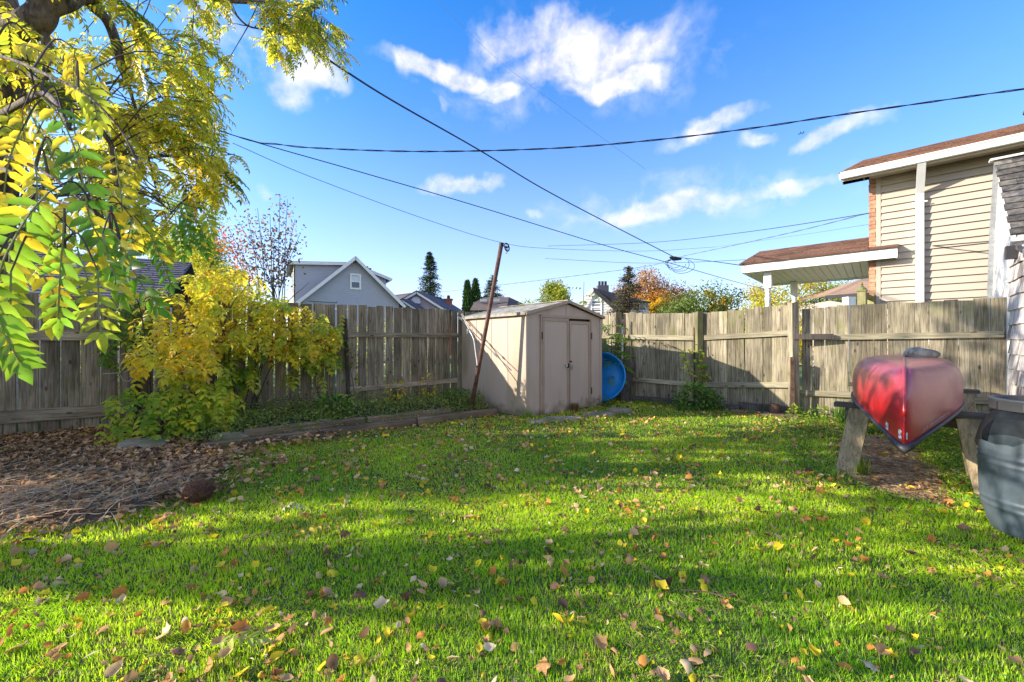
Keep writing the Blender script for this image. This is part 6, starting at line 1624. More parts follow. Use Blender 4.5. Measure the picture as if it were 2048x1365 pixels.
def cedar(label, px, top, half, Y, seed):
    rs = np.random.default_rng(seed); root = thing('cedar', label, 'conifer', 'pair of columnar cedars'); t = at(px, top, Y); R_ = half / 800 * Y; n = 3800
    q = MB(); q.tube([V(t[0], Y, 0), V(t[0], Y, t[2] * .9)], [.1, .03], 6); q.build('trunk', M_TWIG, root)
    f = rs.uniform(0, 1, n); prof = R_ * np.clip((1 - f) * 2.3, 0, 1) ** .6 * (1 + .12 * np.sin(9 * f + rs.uniform(0, 6))); a = rs.uniform(0, 6.28, n); r = prof * rs.uniform(.55, 1.05, n) * (1 + .10 * np.sin(5 * a + 20 * f))
    P = np.stack([t[0] + r * np.cos(a), Y + r * np.sin(a), .3 + (t[2] - .3) * f], 1); d = np.stack([np.cos(a) * .5, np.sin(a) * .5, np.full(n, 1.)], 1) + rs.normal(0, .3, (n, 3))
    c = np.array([(.045, .10, .02), (.08, .15, .025), (.03, .07, .018)])[rs.integers(0, 3, n)] * (1 + rs.normal(0, .2, (n, 1)))
    tag(link('foliage', scatter_mesh('cedar_foliage', T_DIAMOND, P, d, rdir(n), .22 * rs.uniform(.6, 1.2, n), np.full(n, .09), np.clip(c, .002, 1), M_NEEDLE), root), kind='stuff')
def bare_stems():
    root = thing('thin_stemmed_shrub', 'tall shrub of thin bare stems with sparse red brown leaves behind the vine', 'shrub'); Y = 7.9
    tops = [(575, 400), (560, 392), (540, 430), (515, 418), (495, 432), (478, 446), (590, 440), (600, 470), (455, 455), (440, 462), (500, 480), (520, 470), (548, 465), (585, 480), (430, 480), (470, 500)]
    lv = Leaves()
    for i, (x, y) in enumerate(tops):
        b = V(at(560 - (i % 5) * 9, 684, Y)[0], Y, 0); e = at(x, y, Y + random.uniform(-.4, .4)); b2 = at(562 - (i % 5) * 9 + (x - 530) * .15, 620, Y)
        sp = spline([b, b2, (b2 + e) / 2 + V((x - 540) * -.0006, 0, .06), e], 8); q = MB(); q.tube(sp, list(np.linspace(.014, .0035, len(sp))), 5); q.build('stem', M_TWIG, root)
        red = x < 470
        for k in range(85 if not red else 150):
            t = 1 - random.random() ** 1.3 * .5; p = sp[int(t * (len(sp) - 1))] + rng.normal(0, 1, 3) * V(.11, .12, .08)
            c = random.choice([(.22, .09, .05), (.16, .12, .04), (.30, .16, .06), (.10, .09, .03)]) if not red else random.choice([(.50, .12, .03), (.55, .22, .04), (.30, .20, .04), (.45, .08, .04)])
            lv.add(p, rdir(1)[0], rdir(1)[0], .062, .036, jit(c, .2))
    lv.build('foliage', T_LEAF, M_VINE, root, 'stuff')
bare_stems()
# a tree on the left, out of frame, whose crown throws the streaked shade over the lawn
def shade_tree(name, label, X, spots, seed, n_per=1250, leaf=.075, cols=GREENS):
    rs = np.random.default_rng(seed); root = thing(name, label, 'tree', 'trees left of the yard')
    tr = nrm(V(-sd[0], -sd[1])); k = math.tan(R(SUN_EL)); C = []; Rr = []
    for (x, y, r) in spots:
        dx = rs.uniform(-1.0, 1.0); t = (x - (X + dx)) / tr[0]; C.append(V(X + dx, y - tr[1] * t, t * k)); Rr.append(r)
    yc = float(np.mean([c[1] for c in C])); zt = max(c[2] for c in C)
    q = MB(); q.tube([V(X, yc, 0), V(X + .1, yc, zt * .35), V(X, yc, zt * .7)], [.2, .15, .08], 9); q.build('trunk', M_BARK, root)
    q = MB()
    for c in C: s = V(X + .05, yc, max(1.2, c[2] * .6)); q.tube([s, (s + c) / 2 + V(0, 0, .15), c], [.05, .03, .012], 5)
    tag(q.build('limbs', M_TWIG, root), kind='stuff')
    P = []; 
    for c, r in zip(C, Rr):
        n = int(n_per * (r / .4) ** 2); v = rs.normal(0, 1, (n, 3)); v /= np.linalg.norm(v, axis=1, keepdims=True); P.append(c + v * (rs.uniform(0, 1, (n, 1)) ** .55) * np.array([r * 1.3, r, r]) )
    P = np.concatenate(P); n = len(P); cc = np.array(cols)[rs.integers(0, len(cols), n)] * (1 + rs.normal(0, .2, (n, 1)))
    me = scatter_mesh(name + '_foliage', T_QUADLEAF, P, rs.normal(0, 1, (n, 3)) + np.array([0, 0, -.3]), rs.normal(0, 1, (n, 3)) + np.array([-.6, 0, .5]), leaf * rs.uniform(.6, 1.3, n), leaf * .6 * rs.uniform(.6, 1.2, n), cc.clip(.002, 1), M_FAR)
    tag(link('crown', me, root), kind='stuff')
shade_tree('neighbour_tree', 'leafy tree beyond the left fence shading the middle of the lawn', -11.0,
  [(-2.2, 3.3, .5), (-1.4, 3.7, .5), (-.6, 3.4, .45), (-1.8, 4.3, .5), (-.8, 4.3, .5), (.2, 4.0, .36), (-.2, 4.9, .4), (.9, 4.55, .22), (2.2, 4.62, .20), (3.2, 4.55, .18), (3.4, 5.0, .12), (-2.9, 2.9, .3), (-1.5, 2.6, .14), (2.9, 3.0, .14)], 91)
rs_ = random.Random(5)
shade_tree('neighbour_tree', 'leafy tree left of the viewer shading the near lawn in patches', -9.0,
  [(-.9, 2.05, .13), (-.2, 1.95, .15), (.6, 2.1, .10), (2.2, 1.95, .11), (2.8, 2.4, .12)] + [(rs_.uniform(-2.2, 3.2), rs_.uniform(1.5, 2.9), rs_.uniform(.04, .09)) for _ in range(26)], 93)
shade_tree('neighbour_tree', 'thin crowned tree beyond the fence breaking the light on the far lawn', -12.5,
  [(rs_.uniform(-1.5, 4.2), rs_.uniform(3.4, 5.6), rs_.uniform(.05, .12)) for _ in range(34)], 95)
far_tree('locust_tree', 'bright yellow locust tree behind the left fence under the hanging branches', 370, 478, 150, 13, [(.74, .64, .05), (.66, .60, .05), (.52, .54, .05), (.80, .62, .04)], 26000, .09, seed=3, low=700, clumps=30)
far_tree('maple_tree', 'green and yellow airy tree left of the thin stemmed shrub', 385, 385, 95, 15, [(.22, .32, .03), (.42, .48, .05), (.50, .52, .05), (.18, .26, .03)], 12000, .10, seed=5, low=600, clumps=32)
far_tree('locust_tree', 'pale green tree behind the grey shingle garage on the far left', 70, 400, 120, 10, [(.40, .46, .06), (.50, .52, .08), (.3, .36, .05)], 8000, .08, seed=8, low=700, clumps=30)
far_tree('small_tree', 'yellow green bushy tree just above the shed roof', 1100, 560, 62, 13, [(.24, .30, .03), (.36, .37, .04), (.16, .24, .03), (.50, .44, .04)], 12000, .08, seed=12, low=690, clumps=34)
far_tree('oak_tree', 'orange brown oak beyond the white house', 1305, 540, 84, 36, [(.42, .19, .04), (.34, .13, .035), (.50, .26, .04), (.30, .15, .04)], 20000, .19, seed=15, low=690, clumps=40)
far_tree('young_maple', 'bright yellow low tree at the right corner of the white house', 1312, 588, 26, 30, [(.66, .42, .02), (.60, .36, .02)], 3500, .13, seed=17, low=625, clumps=12)
far_tree('garden_shrub', 'wide glossy green shrub just over the sunlit fence', 1390, 562, 118, 12.5, [(.11, .17, .03), (.15, .21, .035), (.20, .25, .05), (.08, .12, .03)], 26000, .08, seed=21, low=740, clumps=52, cat='shrub', fine=.1)
far_tree('young_maple', 'small orange yellow maple top between green shrub and porch', 1437, 572, 34, 17, [(.66, .36, .03), (.62, .42, .03)], 3000, .09, seed=23, low=640, clumps=12)
far_tree('locust_tree', 'yellow locust tree with dark limbs behind the porch columns', 1545, 535, 120, 21, [(.52, .43, .03), (.42, .40, .03), (.30, .34, .03), (.60, .44, .03)], 22000, .12, seed=25, low=720, clumps=46)
far_tree('locust_tree', 'green gold tree between the porch columns and brick corner', 1665, 552, 110, 24, [(.26, .32, .03), (.44, .41, .03), (.18, .24, .03)], 18000, .12, seed=27, low=720, clumps=28)
conifer('spruce', 'dark pointed spruce beside the mauve house', 860, 504, 40, 34, [(.035, .065, .025), (.05, .085, .035), (.025, .05, .025)], 9500, seed=31)
conifer('spruce', 'broken topped spruce behind the rusty pole', 985, 552, 40, 30, [(.04, .075, .03), (.06, .09, .05)], 7500, seed=33, gaps=.15)
conifer('dying_spruce', 'sparse brownish spruce in front of the orange oak', 1256, 533, 52, 16, [(.09, .075, .03), (.06, .06, .025), (.12, .10, .035)], 9000, seed=35, gaps=.2, drape=.1)
cedar('left and shorter of the two columnar cedars', 935, 566, 11, 26, 41); cedar('right and taller of the two columnar cedars', 951, 563, 13, 26.5, 43)
far_tree('small_tree', 'little light green tree between cedars and brown roof', 968, 586, 16, 27, [(.18, .26, .03), (.14, .22, .03)], 1400, .12, seed=44, low=620, clumps=8)
# shrubs close behind the shaded fence, seen as light through its gaps
for i, (t, lab) in enumerate(((1.3, 'low lime green shrub seen through the fence gaps near the shed'), (3.2, 'low lime green shrub seen through the gaps behind the vine'), (5.1, 'low lime green shrub seen through the gaps left of the vine'), (7.0, 'low lime green shrub behind the farthest left boards'))):
    c = LE + LD * t - LN * .75; bush(lab, [((c[0], c[1], .85), (.95, .42, .80), 1)], 3000, [(.46, .55, .08), (.56, .55, .10), (.62, .62, .30)], .07, .045, T_DIAMOND, 'garden_shrub', 'shrub', m=M_FAR)
# ================================================================ GROUND COVER
YARD = [(-9.6, 2.9), (-14, -6), (14, -6), (9.5, 2.0), (6.62, 5.34), (4.70, 6.52), (4.6, 6.5), (3.55, 7.55), (2.30, 8.55), (1.9, 8.3), (1.70, 7.55), (.22, 6.32), (-.30, 6.62), (-3.42, 4.42), (-4, 4.6), (-9.4, 3.0)]
SHEDP = [(.22, 6.33), (1.68, 7.56), (.5, 8.97), (-.97, 7.75)]
def vnoise(X, Y, s, seed):
    r = np.random.default_rng(seed); v = np.zeros(len(X))
    for k in range(5):
        a = r.uniform(0, 6.28); f = s * (1.55 ** k); ph = r.uniform(0, 6.28); v += np.sin((X * math.cos(a) + Y * math.sin(a)) * f + ph + 1.3 * np.sin((X * math.sin(a) - Y * math.cos(a)) * f * .7 + ph)) / (1.25 ** k)
    return v / 2.6
def sample_ground(n, y0, y1, margin=1.25):
    Y = np.sqrt(rng.uniform(y0 ** 2, y1 ** 2, n)); X = rng.uniform(-1.28, 1.28, n) * (Y * margin + .3)
    return X, Y
def grass():
    bands = [(.9, 1.9, 110000, .032, .0030, T_BLADE3), (1.9, 3.2, 170000, .034, .0042, T_BLADE3), (3.2, 5.0, 160000, .037, .0066, T_BLADE1), (5.0, 8.6, 150000, .040, .010, T_BLADE1)]
    for (y0, y1, n, h, w, T) in bands:
        X, Y = sample_ground(n, y0, y1, 1.12)
        ok = inside_np(YARD, X, Y) & ~inside_np(SHEDP, X, Y)
        ragged = vnoise(X, Y, 9, 4); r2 = vnoise(X, Y, 6, 5); e1, e2 = rng.normal(0, .10, n), rng.normal(0, .10, n)
        lit = inside_np(LITTER, X + ragged * .22 + e1, Y + r2 * .22 + e2); mul = inside_np(MULCH, X + ragged * .10 + e1 * .6, Y + r2 * .10 + e2 * .6)
        ok &= ~(lit & (rng.uniform(0, 1, n) > .04)) & ~(mul & (rng.uniform(0, 1, n) > .07))
        dens = vnoise(X, Y, 3.0, 9) * .30 + .80 + .18 * ragged; ok &= rng.uniform(0, 1, n) < dens
        X, Y = X[ok], Y[ok]; k = len(X)
        P = np.stack([X, Y, gz(X, Y) - .004], 1)
        a = rng.uniform(0, 6.28, k); lean = rng.uniform(.1, 1.5, k); swirl = vnoise(X, Y, 2.4, 21) * 2.5
        D = np.stack([np.cos(a + swirl) * lean, np.sin(a + swirl) * lean, np.ones(k)], 1); U = np.stack([-np.cos(a), -np.sin(a), np.full(k, .6)], 1)
        t = (vnoise(X, Y, 1.6, 31) * .5 + .5 + rng.normal(0, .22, k)).clip(0, 1)[:, None]
        c = np.array([(.22, .44, .012)]) * (1 - t) + np.array([(.60, .74, .028)]) * t
        st = rng.uniform(0, 1, k) < .07 + .10 * (ragged[ok] > .5); c[st] = np.array([.46, .38, .17])
        c = c * (1 + rng.normal(0, .16, (k, 1)))
        hh = h * rng.uniform(.35, 1.15, k) * (1 + .22 * vnoise(X, Y, 4.5, 41))
        me = scatter_mesh('grass', T, P, D, U, hh, w * rng.uniform(.7, 1.3, k), c.clip(.002, 1), M_GRASS)
        tag(link('grass', me), 'short bright green lawn grass filling the yard', 'grass', kind='stuff')
grass()

# dead leaf shapes
def leaf_shape(kind, seed):
    r = random.Random(seed)
    if kind == 'ovate':   out = [(0, 0), (.18, .26), (.42, .36), (.7, .24), (1, 0), (.7, -.24), (.42, -.36), (.18, -.26)]
    elif kind == 'long':  out = [(0, 0), (.2, .14), (.5, .20), (.8, .12), (1.05, 0), (.8, -.12), (.5, -.20), (.2, -.14)]
    else:                 out = [(0, 0), (.02, .24), (.22, .30), (.36, .44), (.5, .34), (.74, .30), (.80, .14), (1.02, 0), (.80, -.14), (.74, -.30), (.5, -.34), (.36, -.44), (.22, -.30), (.02, -.24)]
    cu, cv, tw = r.uniform(.2, 1.6), r.uniform(.5, 2.8), r.uniform(-1.3, 1.3)
    def z(u, v): return cu * (u - .5) ** 2 + cv * v * v * 1.2 + tw * (u - .5) * v + r.uniform(-.03, .03)
    pts = [(u + r.uniform(-.03, .03), v * r.uniform(.9, 1.1)) for u, v in out]; mid = [(.25, 0), (.5, 0), (.75, 0)]
    V3 = [(u, v, z(u, v)) for u, v in pts + mid]; n = len(pts); c = [n, n + 1, n + 2]
    near = lambda u: c[0] if u < .36 else (c[1] if u < .64 else c[2])
    T = []
    for i in range(n):
        a, b = i, (i + 1) % n; ca, cb = near(pts[a][0]), near(pts[b][0]); T.append((a, b, ca)[::-1] if False else (a, ca, b))
        if ca != cb: T.append((b, ca, cb))
    V3 = np.array(V3); V3[:, 0] -= .5
    return V3, np.array(T)
SHAPES = [leaf_shape(k, i) for i, k in enumerate(['ovate', 'ovate', 'ovate', 'maple', 'ovate', 'long', 'long', 'ovate'])]
DEADCOL = {'light brown': [(.62, .35, .16), (.54, .29, .12), (.68, .43, .22)], 'bright yellow': [(.78, .56, .03), (.72, .54, .04)], 'orange brown': [(.62, .27, .06), (.56, .21, .05)],
           'dark brown': [(.24, .13, .08), (.18, .10, .065)], 'pale tan': [(.72, .52, .30), (.74, .54, .34)]}
def dead_leaf_mesh(shape, col, L_, key):
    v, t = SHAPES[shape]; pc = np.ones((len(v), 3)) * np.array(col); pc *= (1 + rng.normal(0, .08, (len(v), 1)))
    return fast_mesh('fallen_leaf_' + key, v * L_, t, 3, pc.clip(.002, 1), M_LITTER, smooth=True)
def fallen():
    # positions over the lawn, denser at left front
    n = 17000; X, Y = sample_ground(n, 1.0, 8.2, 1.1)
    ok = inside_np(YARD, X, Y) & ~inside_np(SHEDP, X, Y) & ~inside_np(LITTER, X, Y)
    w = .36 + .34 * np.clip((-X + 1.0) / 4, 0, 1) + .22 * np.clip((3.2 - Y) / 2, 0, 1) + .10 * vnoise(X, Y, 2.2, 61)
    # drifts along the timbers
    bx, by = V(-3.42, 4.42), V(-.28, 6.62); d = (by - bx) / np.linalg.norm(by - bx); dist = np.abs((X - bx[0]) * d[1] - (Y - bx[1]) * d[0]); along = (X - bx[0]) * d[0] + (Y - bx[1]) * d[1]
    w = np.where((dist < .28) & (along > -.2) & (along < 4.2), .95, w)
    ok &= rng.uniform(0, 1, n) < w * .72
    X, Y = X[ok], Y[ok]
    k2 = rng.integers(0, len(X), int(len(X) * 1.6)); X2, Y2 = X[k2] + rng.normal(0, .085, len(k2)), Y[k2] + rng.normal(0, .075, len(k2)); o2 = inside_np(YARD, X2, Y2) & ~inside_np(SHEDP, X2, Y2); X, Y = np.concatenate([X, X2[o2]]), np.concatenate([Y, Y2[o2]])
    px = np.abs(X / Y) < 1.27; order = np.argsort(Y + np.where(px, 0, 50)); X, Y = X[order], Y[order]
    keys = list(DEADCOL); pw = np.array([.44, .20, .18, .12, .06])
    bank = {}
    for k in keys:
        for s in range(len(SHAPES)):
            bank[(k, s)] = dead_leaf_mesh(s, random.choice(DEADCOL[k]), 1.0, k.replace(' ', '_'))
    desc = {0: 'broad', 1: 'broad', 2: 'cupped', 3: 'lobed', 4: 'curled', 5: 'long narrow', 6: 'long narrow', 7: 'cupped'}
    cnt = 0; rest = {i: [] for i in range(len(SHAPES))}
    for x, y in zip(X, Y):
        k = keys[rng.choice(len(keys), p=pw)]; s = int(rng.integers(len(SHAPES))); L_ = .022 + .052 * rng.uniform(0, 1) ** 1.9 * (.8 if s > 4 else 1) ; z = gz(x, y) + rng.uniform(.006, .028)
        rot = (rng.normal(0, .45) + (math.pi if rng.uniform() < .35 else 0), rng.normal(0, .4), rng.uniform(0, 6.28))
        if cnt < 300 and abs(x / y) < 1.26 and y > 1.42:
            o = link('fallen_leaf', bank[(k, s)]); o.location = (x, y, z + .004); o.rotation_euler = rot; o.scale = (L_,) * 3
            tag(o, f'{desc[s]} {k} fallen leaf lying on the front lawn grass', 'fallen leaf', 'fallen leaves on the lawn'); cnt += 1
        else: rest[s].append((x, y, z, rot, L_, random.choice(DEADCOL[k])))
    AV, AF, AC = [], [], []; o = 0
    def bulk(lst_by_shape):
        nonlocal o
        for s, lst in lst_by_shape.items():
            v, t = SHAPES[s]
            for (x, y, z, rot, L_, c) in lst:
                M = np.array(Matrix.Rotation(rot[2], 3, 'Z') @ Matrix.Rotation(rot[1], 3, 'Y') @ Matrix.Rotation(rot[0], 3, 'X'))
                AV.append(v * L_ @ M.T + (x, y, z)); AF.append(t + o); AC.append(np.tile(np.array(c) * (1 + rng.normal(0, .15)), (len(v), 1))); o += len(v)
    bulk(rest)
    me = fast_mesh('far_fallen_leaves', np.concatenate(AV), np.concatenate(AF), 3, np.concatenate(AC).clip(.002, 1), M_LITTER); tag(link('fallen_leaves', me), 'smaller fallen leaves scattered over the farther lawn', 'fallen leaves', kind='stuff')
    # heap of dead leaves by the fence
    AV.clear(); AF.clear(); AC.clear(); o = 0; heap = {i: [] for i in range(len(SHAPES))}
    n = 30000; X = rng.uniform(-7.5, -2.2, n); Y = rng.uniform(2.1, 5.9, n); ok = inside_np(LITTER, X, Y) ; rim = (rng.uniform(0, 1, n) < .22) & inside_np([(-6, 1.7), (-3.0, 2.1), (-2.3, 2.5), (-2.0, 3.1), (-2.2, 4.0), (-2.9, 4.4), (-4, 3.5)], X, Y); ok |= rim; bedm = inside_np([(-3.0, 4.0), (-2.2, 4.9), (-1.2, 5.7), (-3.2, 4.7)], X, Y) & (rng.uniform(0, 1, n) < .3)
    straw_side = (Y < 3.0 + .25 * (-X - 3) * .2); ok &= ~(straw_side & (rng.uniform(0, 1, n) > .35)); ok |= bedm; X, Y = X[ok], Y[ok]
    for x, y in zip(X, Y):
        c = random.choice([(.42, .23, .105), (.25, .14, .065), (.55, .31, .15), (.68, .42, .21), (.12, .07, .04), (.46, .26, .13), (.74, .48, .26)]) if rng.uniform() > .015 else (.62, .45, .04)
        s = int(rng.integers(len(SHAPES))); heap[s].append((x, y, gz(x, y) + .045 + rng.uniform(.0, .04), (rng.normal(0, .38) + (math.pi if rng.uniform() < .4 else 0), rng.normal(0, .35), rng.uniform(0, 6.28)), rng.uniform(.03, .065), c))
    bulk(heap)
    me = fast_mesh('leaf_heap', np.concatenate(AV), np.concatenate(AF), 3, np.concatenate(AC).clip(.002, 1), M_LITTER); tag(link('leaf_heap', me), 'heap of brown dead leaves in front of the dark fence', 'leaf heap', kind='stuff')
fallen()
def straw():
    n = 4200; X = rng.uniform(-7, -2.2, n); Y = rng.uniform(2.0, 3.9, n); ok = inside_np(LITTER, X, Y) & (rng.uniform(0, 1, n) < np.clip((3.75 - Y) / .7, .04, 1)); X, Y = X[ok], Y[ok]; k = len(X)
    P = np.stack([X, Y, gz(X, Y) + .06 + rng.uniform(0, .035, k)], 1); a = rng.normal(.5, .9, k); D = np.stack([np.cos(a), np.sin(a), rng.normal(.04, .10, k)], 1); U = np.tile(np.array([0, 0, 1.]), (k, 1)) + rng.normal(0, .2, (k, 3))
    c = pick([(.52, .38, .22), (.40, .28, .17), (.62, .48, .30), (.28, .19, .12)], k)
    T = (np.array([(0, .5, 0), (0, -.5, 0), (.33, .5, .05), (.33, -.5, .05), (.66, .5, .04), (.66, -.5, .04), (1, .2, -.03), (1, -.2, -.03)]), np.array([(0, 1, 3), (0, 3, 2), (2, 3, 5), (2, 5, 4), (4, 5, 7), (4, 7, 6)]))
    tag(link('straw', scatter_mesh('straw', T, P, D, U, rng.uniform(.12, .45, k), rng.uniform(.003, .007, k), c, M_LITTER)), 'dry straw and stalks spread over the edge of the leaf heap', 'straw', kind='stuff')
    n = 3600; X = rng.uniform(2.6, 4.8, n); Y = rng.uniform(2.8, 5.3, n); ok = inside_np(MULCH, X, Y); X, Y = X[ok], Y[ok]; k = len(X)
    P = np.stack([X, Y, gz(X, Y) + .015 + rng.uniform(0, .02, k)], 1); a = rng.uniform(0, 6.28, k); D = np.stack([np.cos(a), np.sin(a), rng.normal(0, .2, k)], 1); U = np.tile(np.array([0, 0, 1.]), (k, 1)) + rng.normal(0, .3, (k, 3))
    tag(link('wood_mulch', scatter_mesh('wood_mulch', T_DIAMOND, P, D, U, rng.uniform(.03, .085, k), rng.uniform(.004, .012, k), pick([(.50, .31, .16), (.38, .22, .11), (.58, .40, .22)], k), M_LITTER)), 'shredded brown bark mulch under the canoe', 'mulch', kind='stuff')
straw()
def weeds():
    # low clover like weeds beside the mulch
    def field(poly, n, cols, L_, hmax, name, label, T=T_LEAF, z0=0.0, w=.75):
        P_ = np.array(poly); X = rng.uniform(P_[:, 0].min(), P_[:, 0].max(), n * 3); Y = rng.uniform(P_[:, 1].min(), P_[:, 1].max(), n * 3); ok = inside_np(poly, X, Y); X, Y = X[ok][:n], Y[ok][:n]; k = len(X)
        h = rng.uniform(.01, 1, k) * hmax * (.6 + .6 * (vnoise(X, Y, 5, 71) * .5 + .5)); P = np.stack([X, Y, gz(X, Y) + z0 + h], 1); D = rng.normal(0, 1, (k, 3)) * np.array([1, 1, .35]); U = rng.normal(0, .35, (k, 3)) + np.array([0, 0, 1.])
        tag(link(name, scatter_mesh(name, T, P, D, U, L_ * rng.uniform(.6, 1.2, k), L_ * w * rng.uniform(.6, 1.2, k), pick(cols, k, .18).clip(.002, 1), M_WEED)), label, 'weeds', kind='stuff')
    G = [(.10, .20, .02), (.15, .27, .03), (.07, .14, .02), (.20, .30, .03)]
    field([(3.6, 3.2), (3.3, 2.8), (3.9, 2.9), (4.4, 3.5), (5.5, 4.6), (6.0, 5.4), (4.75, 5.5), (4.6, 4.5), (4.1, 3.8)], 5200, G, .032, .07, 'ground_cover', 'low leafy ground cover on the right of the mulch under the canoe')
    field([(4.2, 5.2), (3.5, 4.75), (3.3, 4.9), (4.4, 6.4), (6.6, 5.3), (6.2, 5.0), (4.8, 5.3)], 3200, G + [(.28, .33, .05)], .028, .06, 'ground_cover', 'sunny low weeds along the foot of the right fence')
    field([(3.0, 4.0), (3.5, 4.75), (3.2, 4.6), (2.8, 4.1), (2.6, 3.3), (3.0, 2.8), (2.85, 3.3)], 900, G, .028, .06, 'ground_cover', 'low weeds between the lawn and the left edge of the mulch')
    BG = [(.12, .21, .025), (.17, .27, .035), (.24, .31, .045), (.34, .33, .06), (.42, .40, .09)]
    field([(-3.45, 4.55), (-.45, 6.70), (-.95, 7.5), (-1.3, 7.7), (-3.4, 6.4), (-4.3, 5.7)], 9500, BG, .040, .26, 'bed_weeds', 'tangled green weeds filling the bed behind the timbers', T_LEAF, .08, .6)
    field([(1.8, 8.1), (1.75, 7.6), (2.6, 7.6), (4.3, 6.2), (4.5, 6.4), (3.4, 7.5), (2.3, 8.4)], 1800, DKG, .030, .06, 'ground_cover', 'dark weeds along the foot of the sunlit fence')
    field([(-3.65, 4.30), (-.30, 6.55), (-.42, 6.85), (-3.75, 4.6)], 5200, BG, .038, .16, 'edging_weeds', 'creeping weeds hanging over the edging timbers', T_LEAF, .06, .6)
    n = 9000; X, Y = sample_ground(n, 1.0, 6.0, 1.1); ok = inside_np(YARD, X, Y) & ~inside_np(SHEDP, X, Y) & (vnoise(X, Y, 3.5, 81) > -.2); X, Y = X[ok], Y[ok]; k = len(X); a = rng.uniform(0, 6.28, k)
    P = np.stack([X, Y, gz(X, Y) + rng.uniform(.004, .026, k)], 1); D = np.stack([np.cos(a), np.sin(a), rng.normal(0, .2, k)], 1)
    tag(link('thatch', scatter_mesh('thatch', T_DIAMOND, P, D, np.tile(np.array([0, 0, 1.]), (k, 1)) + rng.normal(0, .3, (k, 3)), rng.uniform(.02, .07, k), rng.uniform(.002, .006, k), pick([(.50, .38, .18), (.38, .27, .13), (.62, .50, .28), (.28, .18, .10)], k), M_LITTER)), 'dry thatch and bits of dead grass in the lawn', 'thatch', kind='stuff')
    n = 5200; X, Y = sample_ground(n, 1.0, 5.5, 1.1); ok = inside_np(YARD, X, Y) & (vnoise(X, Y, 2.2, 83) > .30) & ~inside_np(LITTER, X, Y); X, Y = X[ok], Y[ok]; k = len(X)
    tag(link('clover', scatter_mesh('clover', T_LEAF, np.stack([X, Y, gz(X, Y) + rng.uniform(.012, .03, k)], 1), rng.normal(0, 1, (k, 3)) * np.array([1, 1, .2]), rng.normal(0, .3, (k, 3)) + np.array([0, 0, 1.]), rng.uniform(.014, .028, k), rng.uniform(.012, .022, k), pick([(.14, .30, .03), (.20, .36, .05), (.10, .22, .03)], k), M_WEED)), 'clover patches mixed into the lawn', 'clover', kind='stuff')
    # moss and stalks in the bed
    n = 900; X = rng.uniform(-4.3, -.5, n); Y = rng.uniform(4.5, 7.7, n); ok = inside_np([(-3.5, 4.5), (-.45, 6.68), (-.95, 7.5), (-1.3, 7.7), (-3.4, 6.4), (-4.3, 5.7)], X, Y); X, Y = X[ok], Y[ok]; k = len(X)
    P = np.stack([X, Y, gz(X, Y) + .08], 1); a = rng.uniform(0, 6.28, k); D = np.stack([np.cos(a) * .5, np.sin(a) * .5, np.ones(k)], 1); U = np.stack([-np.cos(a), -np.sin(a), np.full(k, .5)], 1)
    tag(link('bed_grass', scatter_mesh('bed_grass', T_BLADE3, P, D, U, rng.uniform(.12, .42, k), np.full(k, .007), pick([(.10, .16, .03), (.20, .22, .06), (.30, .28, .12)], k), M_GRASS)), 'long wild grass stalks in the shaded bed', 'grass', kind='stuff')
weeds()
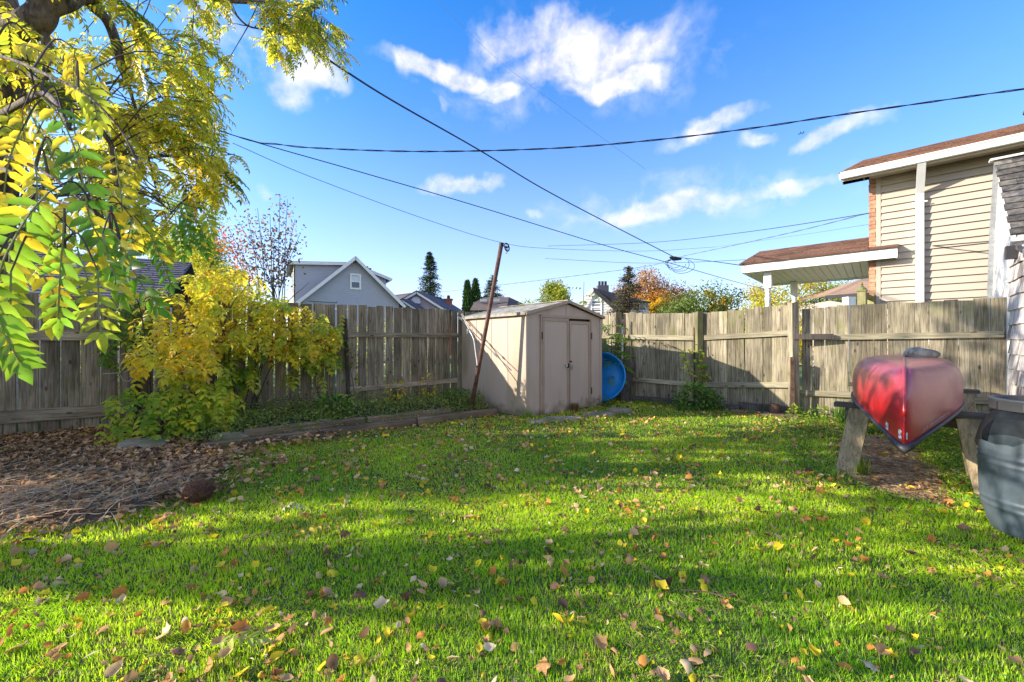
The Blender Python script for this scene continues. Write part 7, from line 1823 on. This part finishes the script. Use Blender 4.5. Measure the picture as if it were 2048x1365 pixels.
def root_ball():
    c = gr(397, 1006); root = thing('root_ball', 'round brown bristly root ball lying on the grass by the leaf heap', 'root ball', loc=None)
    n, ms = 12, 20; vs = [(c[0] + .095 * math.sin(math.pi * i / n) * math.cos(6.2832 * k / ms), c[1] + .095 * math.sin(math.pi * i / n) * math.sin(6.2832 * k / ms), .078 + .076 * math.cos(math.pi * i / n)) for i in range(n + 1) for k in range(ms)]
    fs = [(i * ms + k, (i + 1) * ms + k, (i + 1) * ms + (k + 1) % ms, i * ms + (k + 1) % ms) for i in range(n) for k in range(ms)]
    mb = MB(); mb.add(vs, fs); mb.build('core', simple('dry_roots', (.09, .045, .028), .95, .3, 40, .8, 90), root, smooth=True)
    k = 2600; v = rdir(k); P = np.array([c[0], c[1], .078]) + v * np.array([.092, .092, .074]); D = v + rng.normal(0, .6, (k, 3))
    tag(link('bristles', scatter_mesh('bristles', T_BLADE1, P, D, rdir(k), rng.uniform(.015, .035, k), np.full(k, .0028), pick([(.20, .09, .05), (.10, .05, .03), (.30, .16, .10)], k), M_LITTER), root), kind='stuff')
root_ball()
def twigs():
    for pts, lab in (([(1282, 1130), (1310, 1150), (1340, 1178)], 'pale straight twig on the lawn, left one of two'), ([(1362, 1182), (1400, 1184), (1430, 1190), (1452, 1198)], 'pale bumpy twig on the lawn, right one of two')):
        mb = MB(); mb.tube(spline([gr(x, y, .045) for x, y in pts], 5), .003, 6); tag(mb.build('twig', M_TIMBER), lab, 'twig', 'twigs on the lawn')
    # fallen compound leaves
    for (x0, y0, x1, y1, col, lab) in ((470, 1086, 560, 1070, (.30, .36, .05), 'green fallen compound leaf lying in the dim grass'), (590, 1068, 672, 1054, (.62, .40, .06), 'golden fallen compound leaf in the sunlit patch'),
                                       (430, 1292, 520, 1280, (.40, .44, .08), 'yellow green fallen compound leaf at the bottom of the lawn'), (1040, 990, 1075, 1005, (.64, .46, .04), 'yellow fallen compound leaf in the middle of the lawn'), (560, 1022, 600, 1015, (.50, .46, .30), 'pale dry compound leaf near the root ball')):
        lv = Leaves(); a, b = gr(x0, y0, .05), gr(x1, y1, .06); compound(lv, [a, (a + b) / 2 + V(0, 0, .02), b], 5, .06, .024, col, .05, fwd=.6)
        o = link('fallen_compound_leaf', lv.mesh('fallen_compound_leaf', T_LEAF, M_LITTER)); tag(o, lab, 'fallen leaf', 'fallen compound leaves')
        q = MB(); q.tube([a, (a + b) / 2 + V(0, 0, .02), b], .002, 4); q.build('leaf_stalk', M_STEM, o)
twigs()
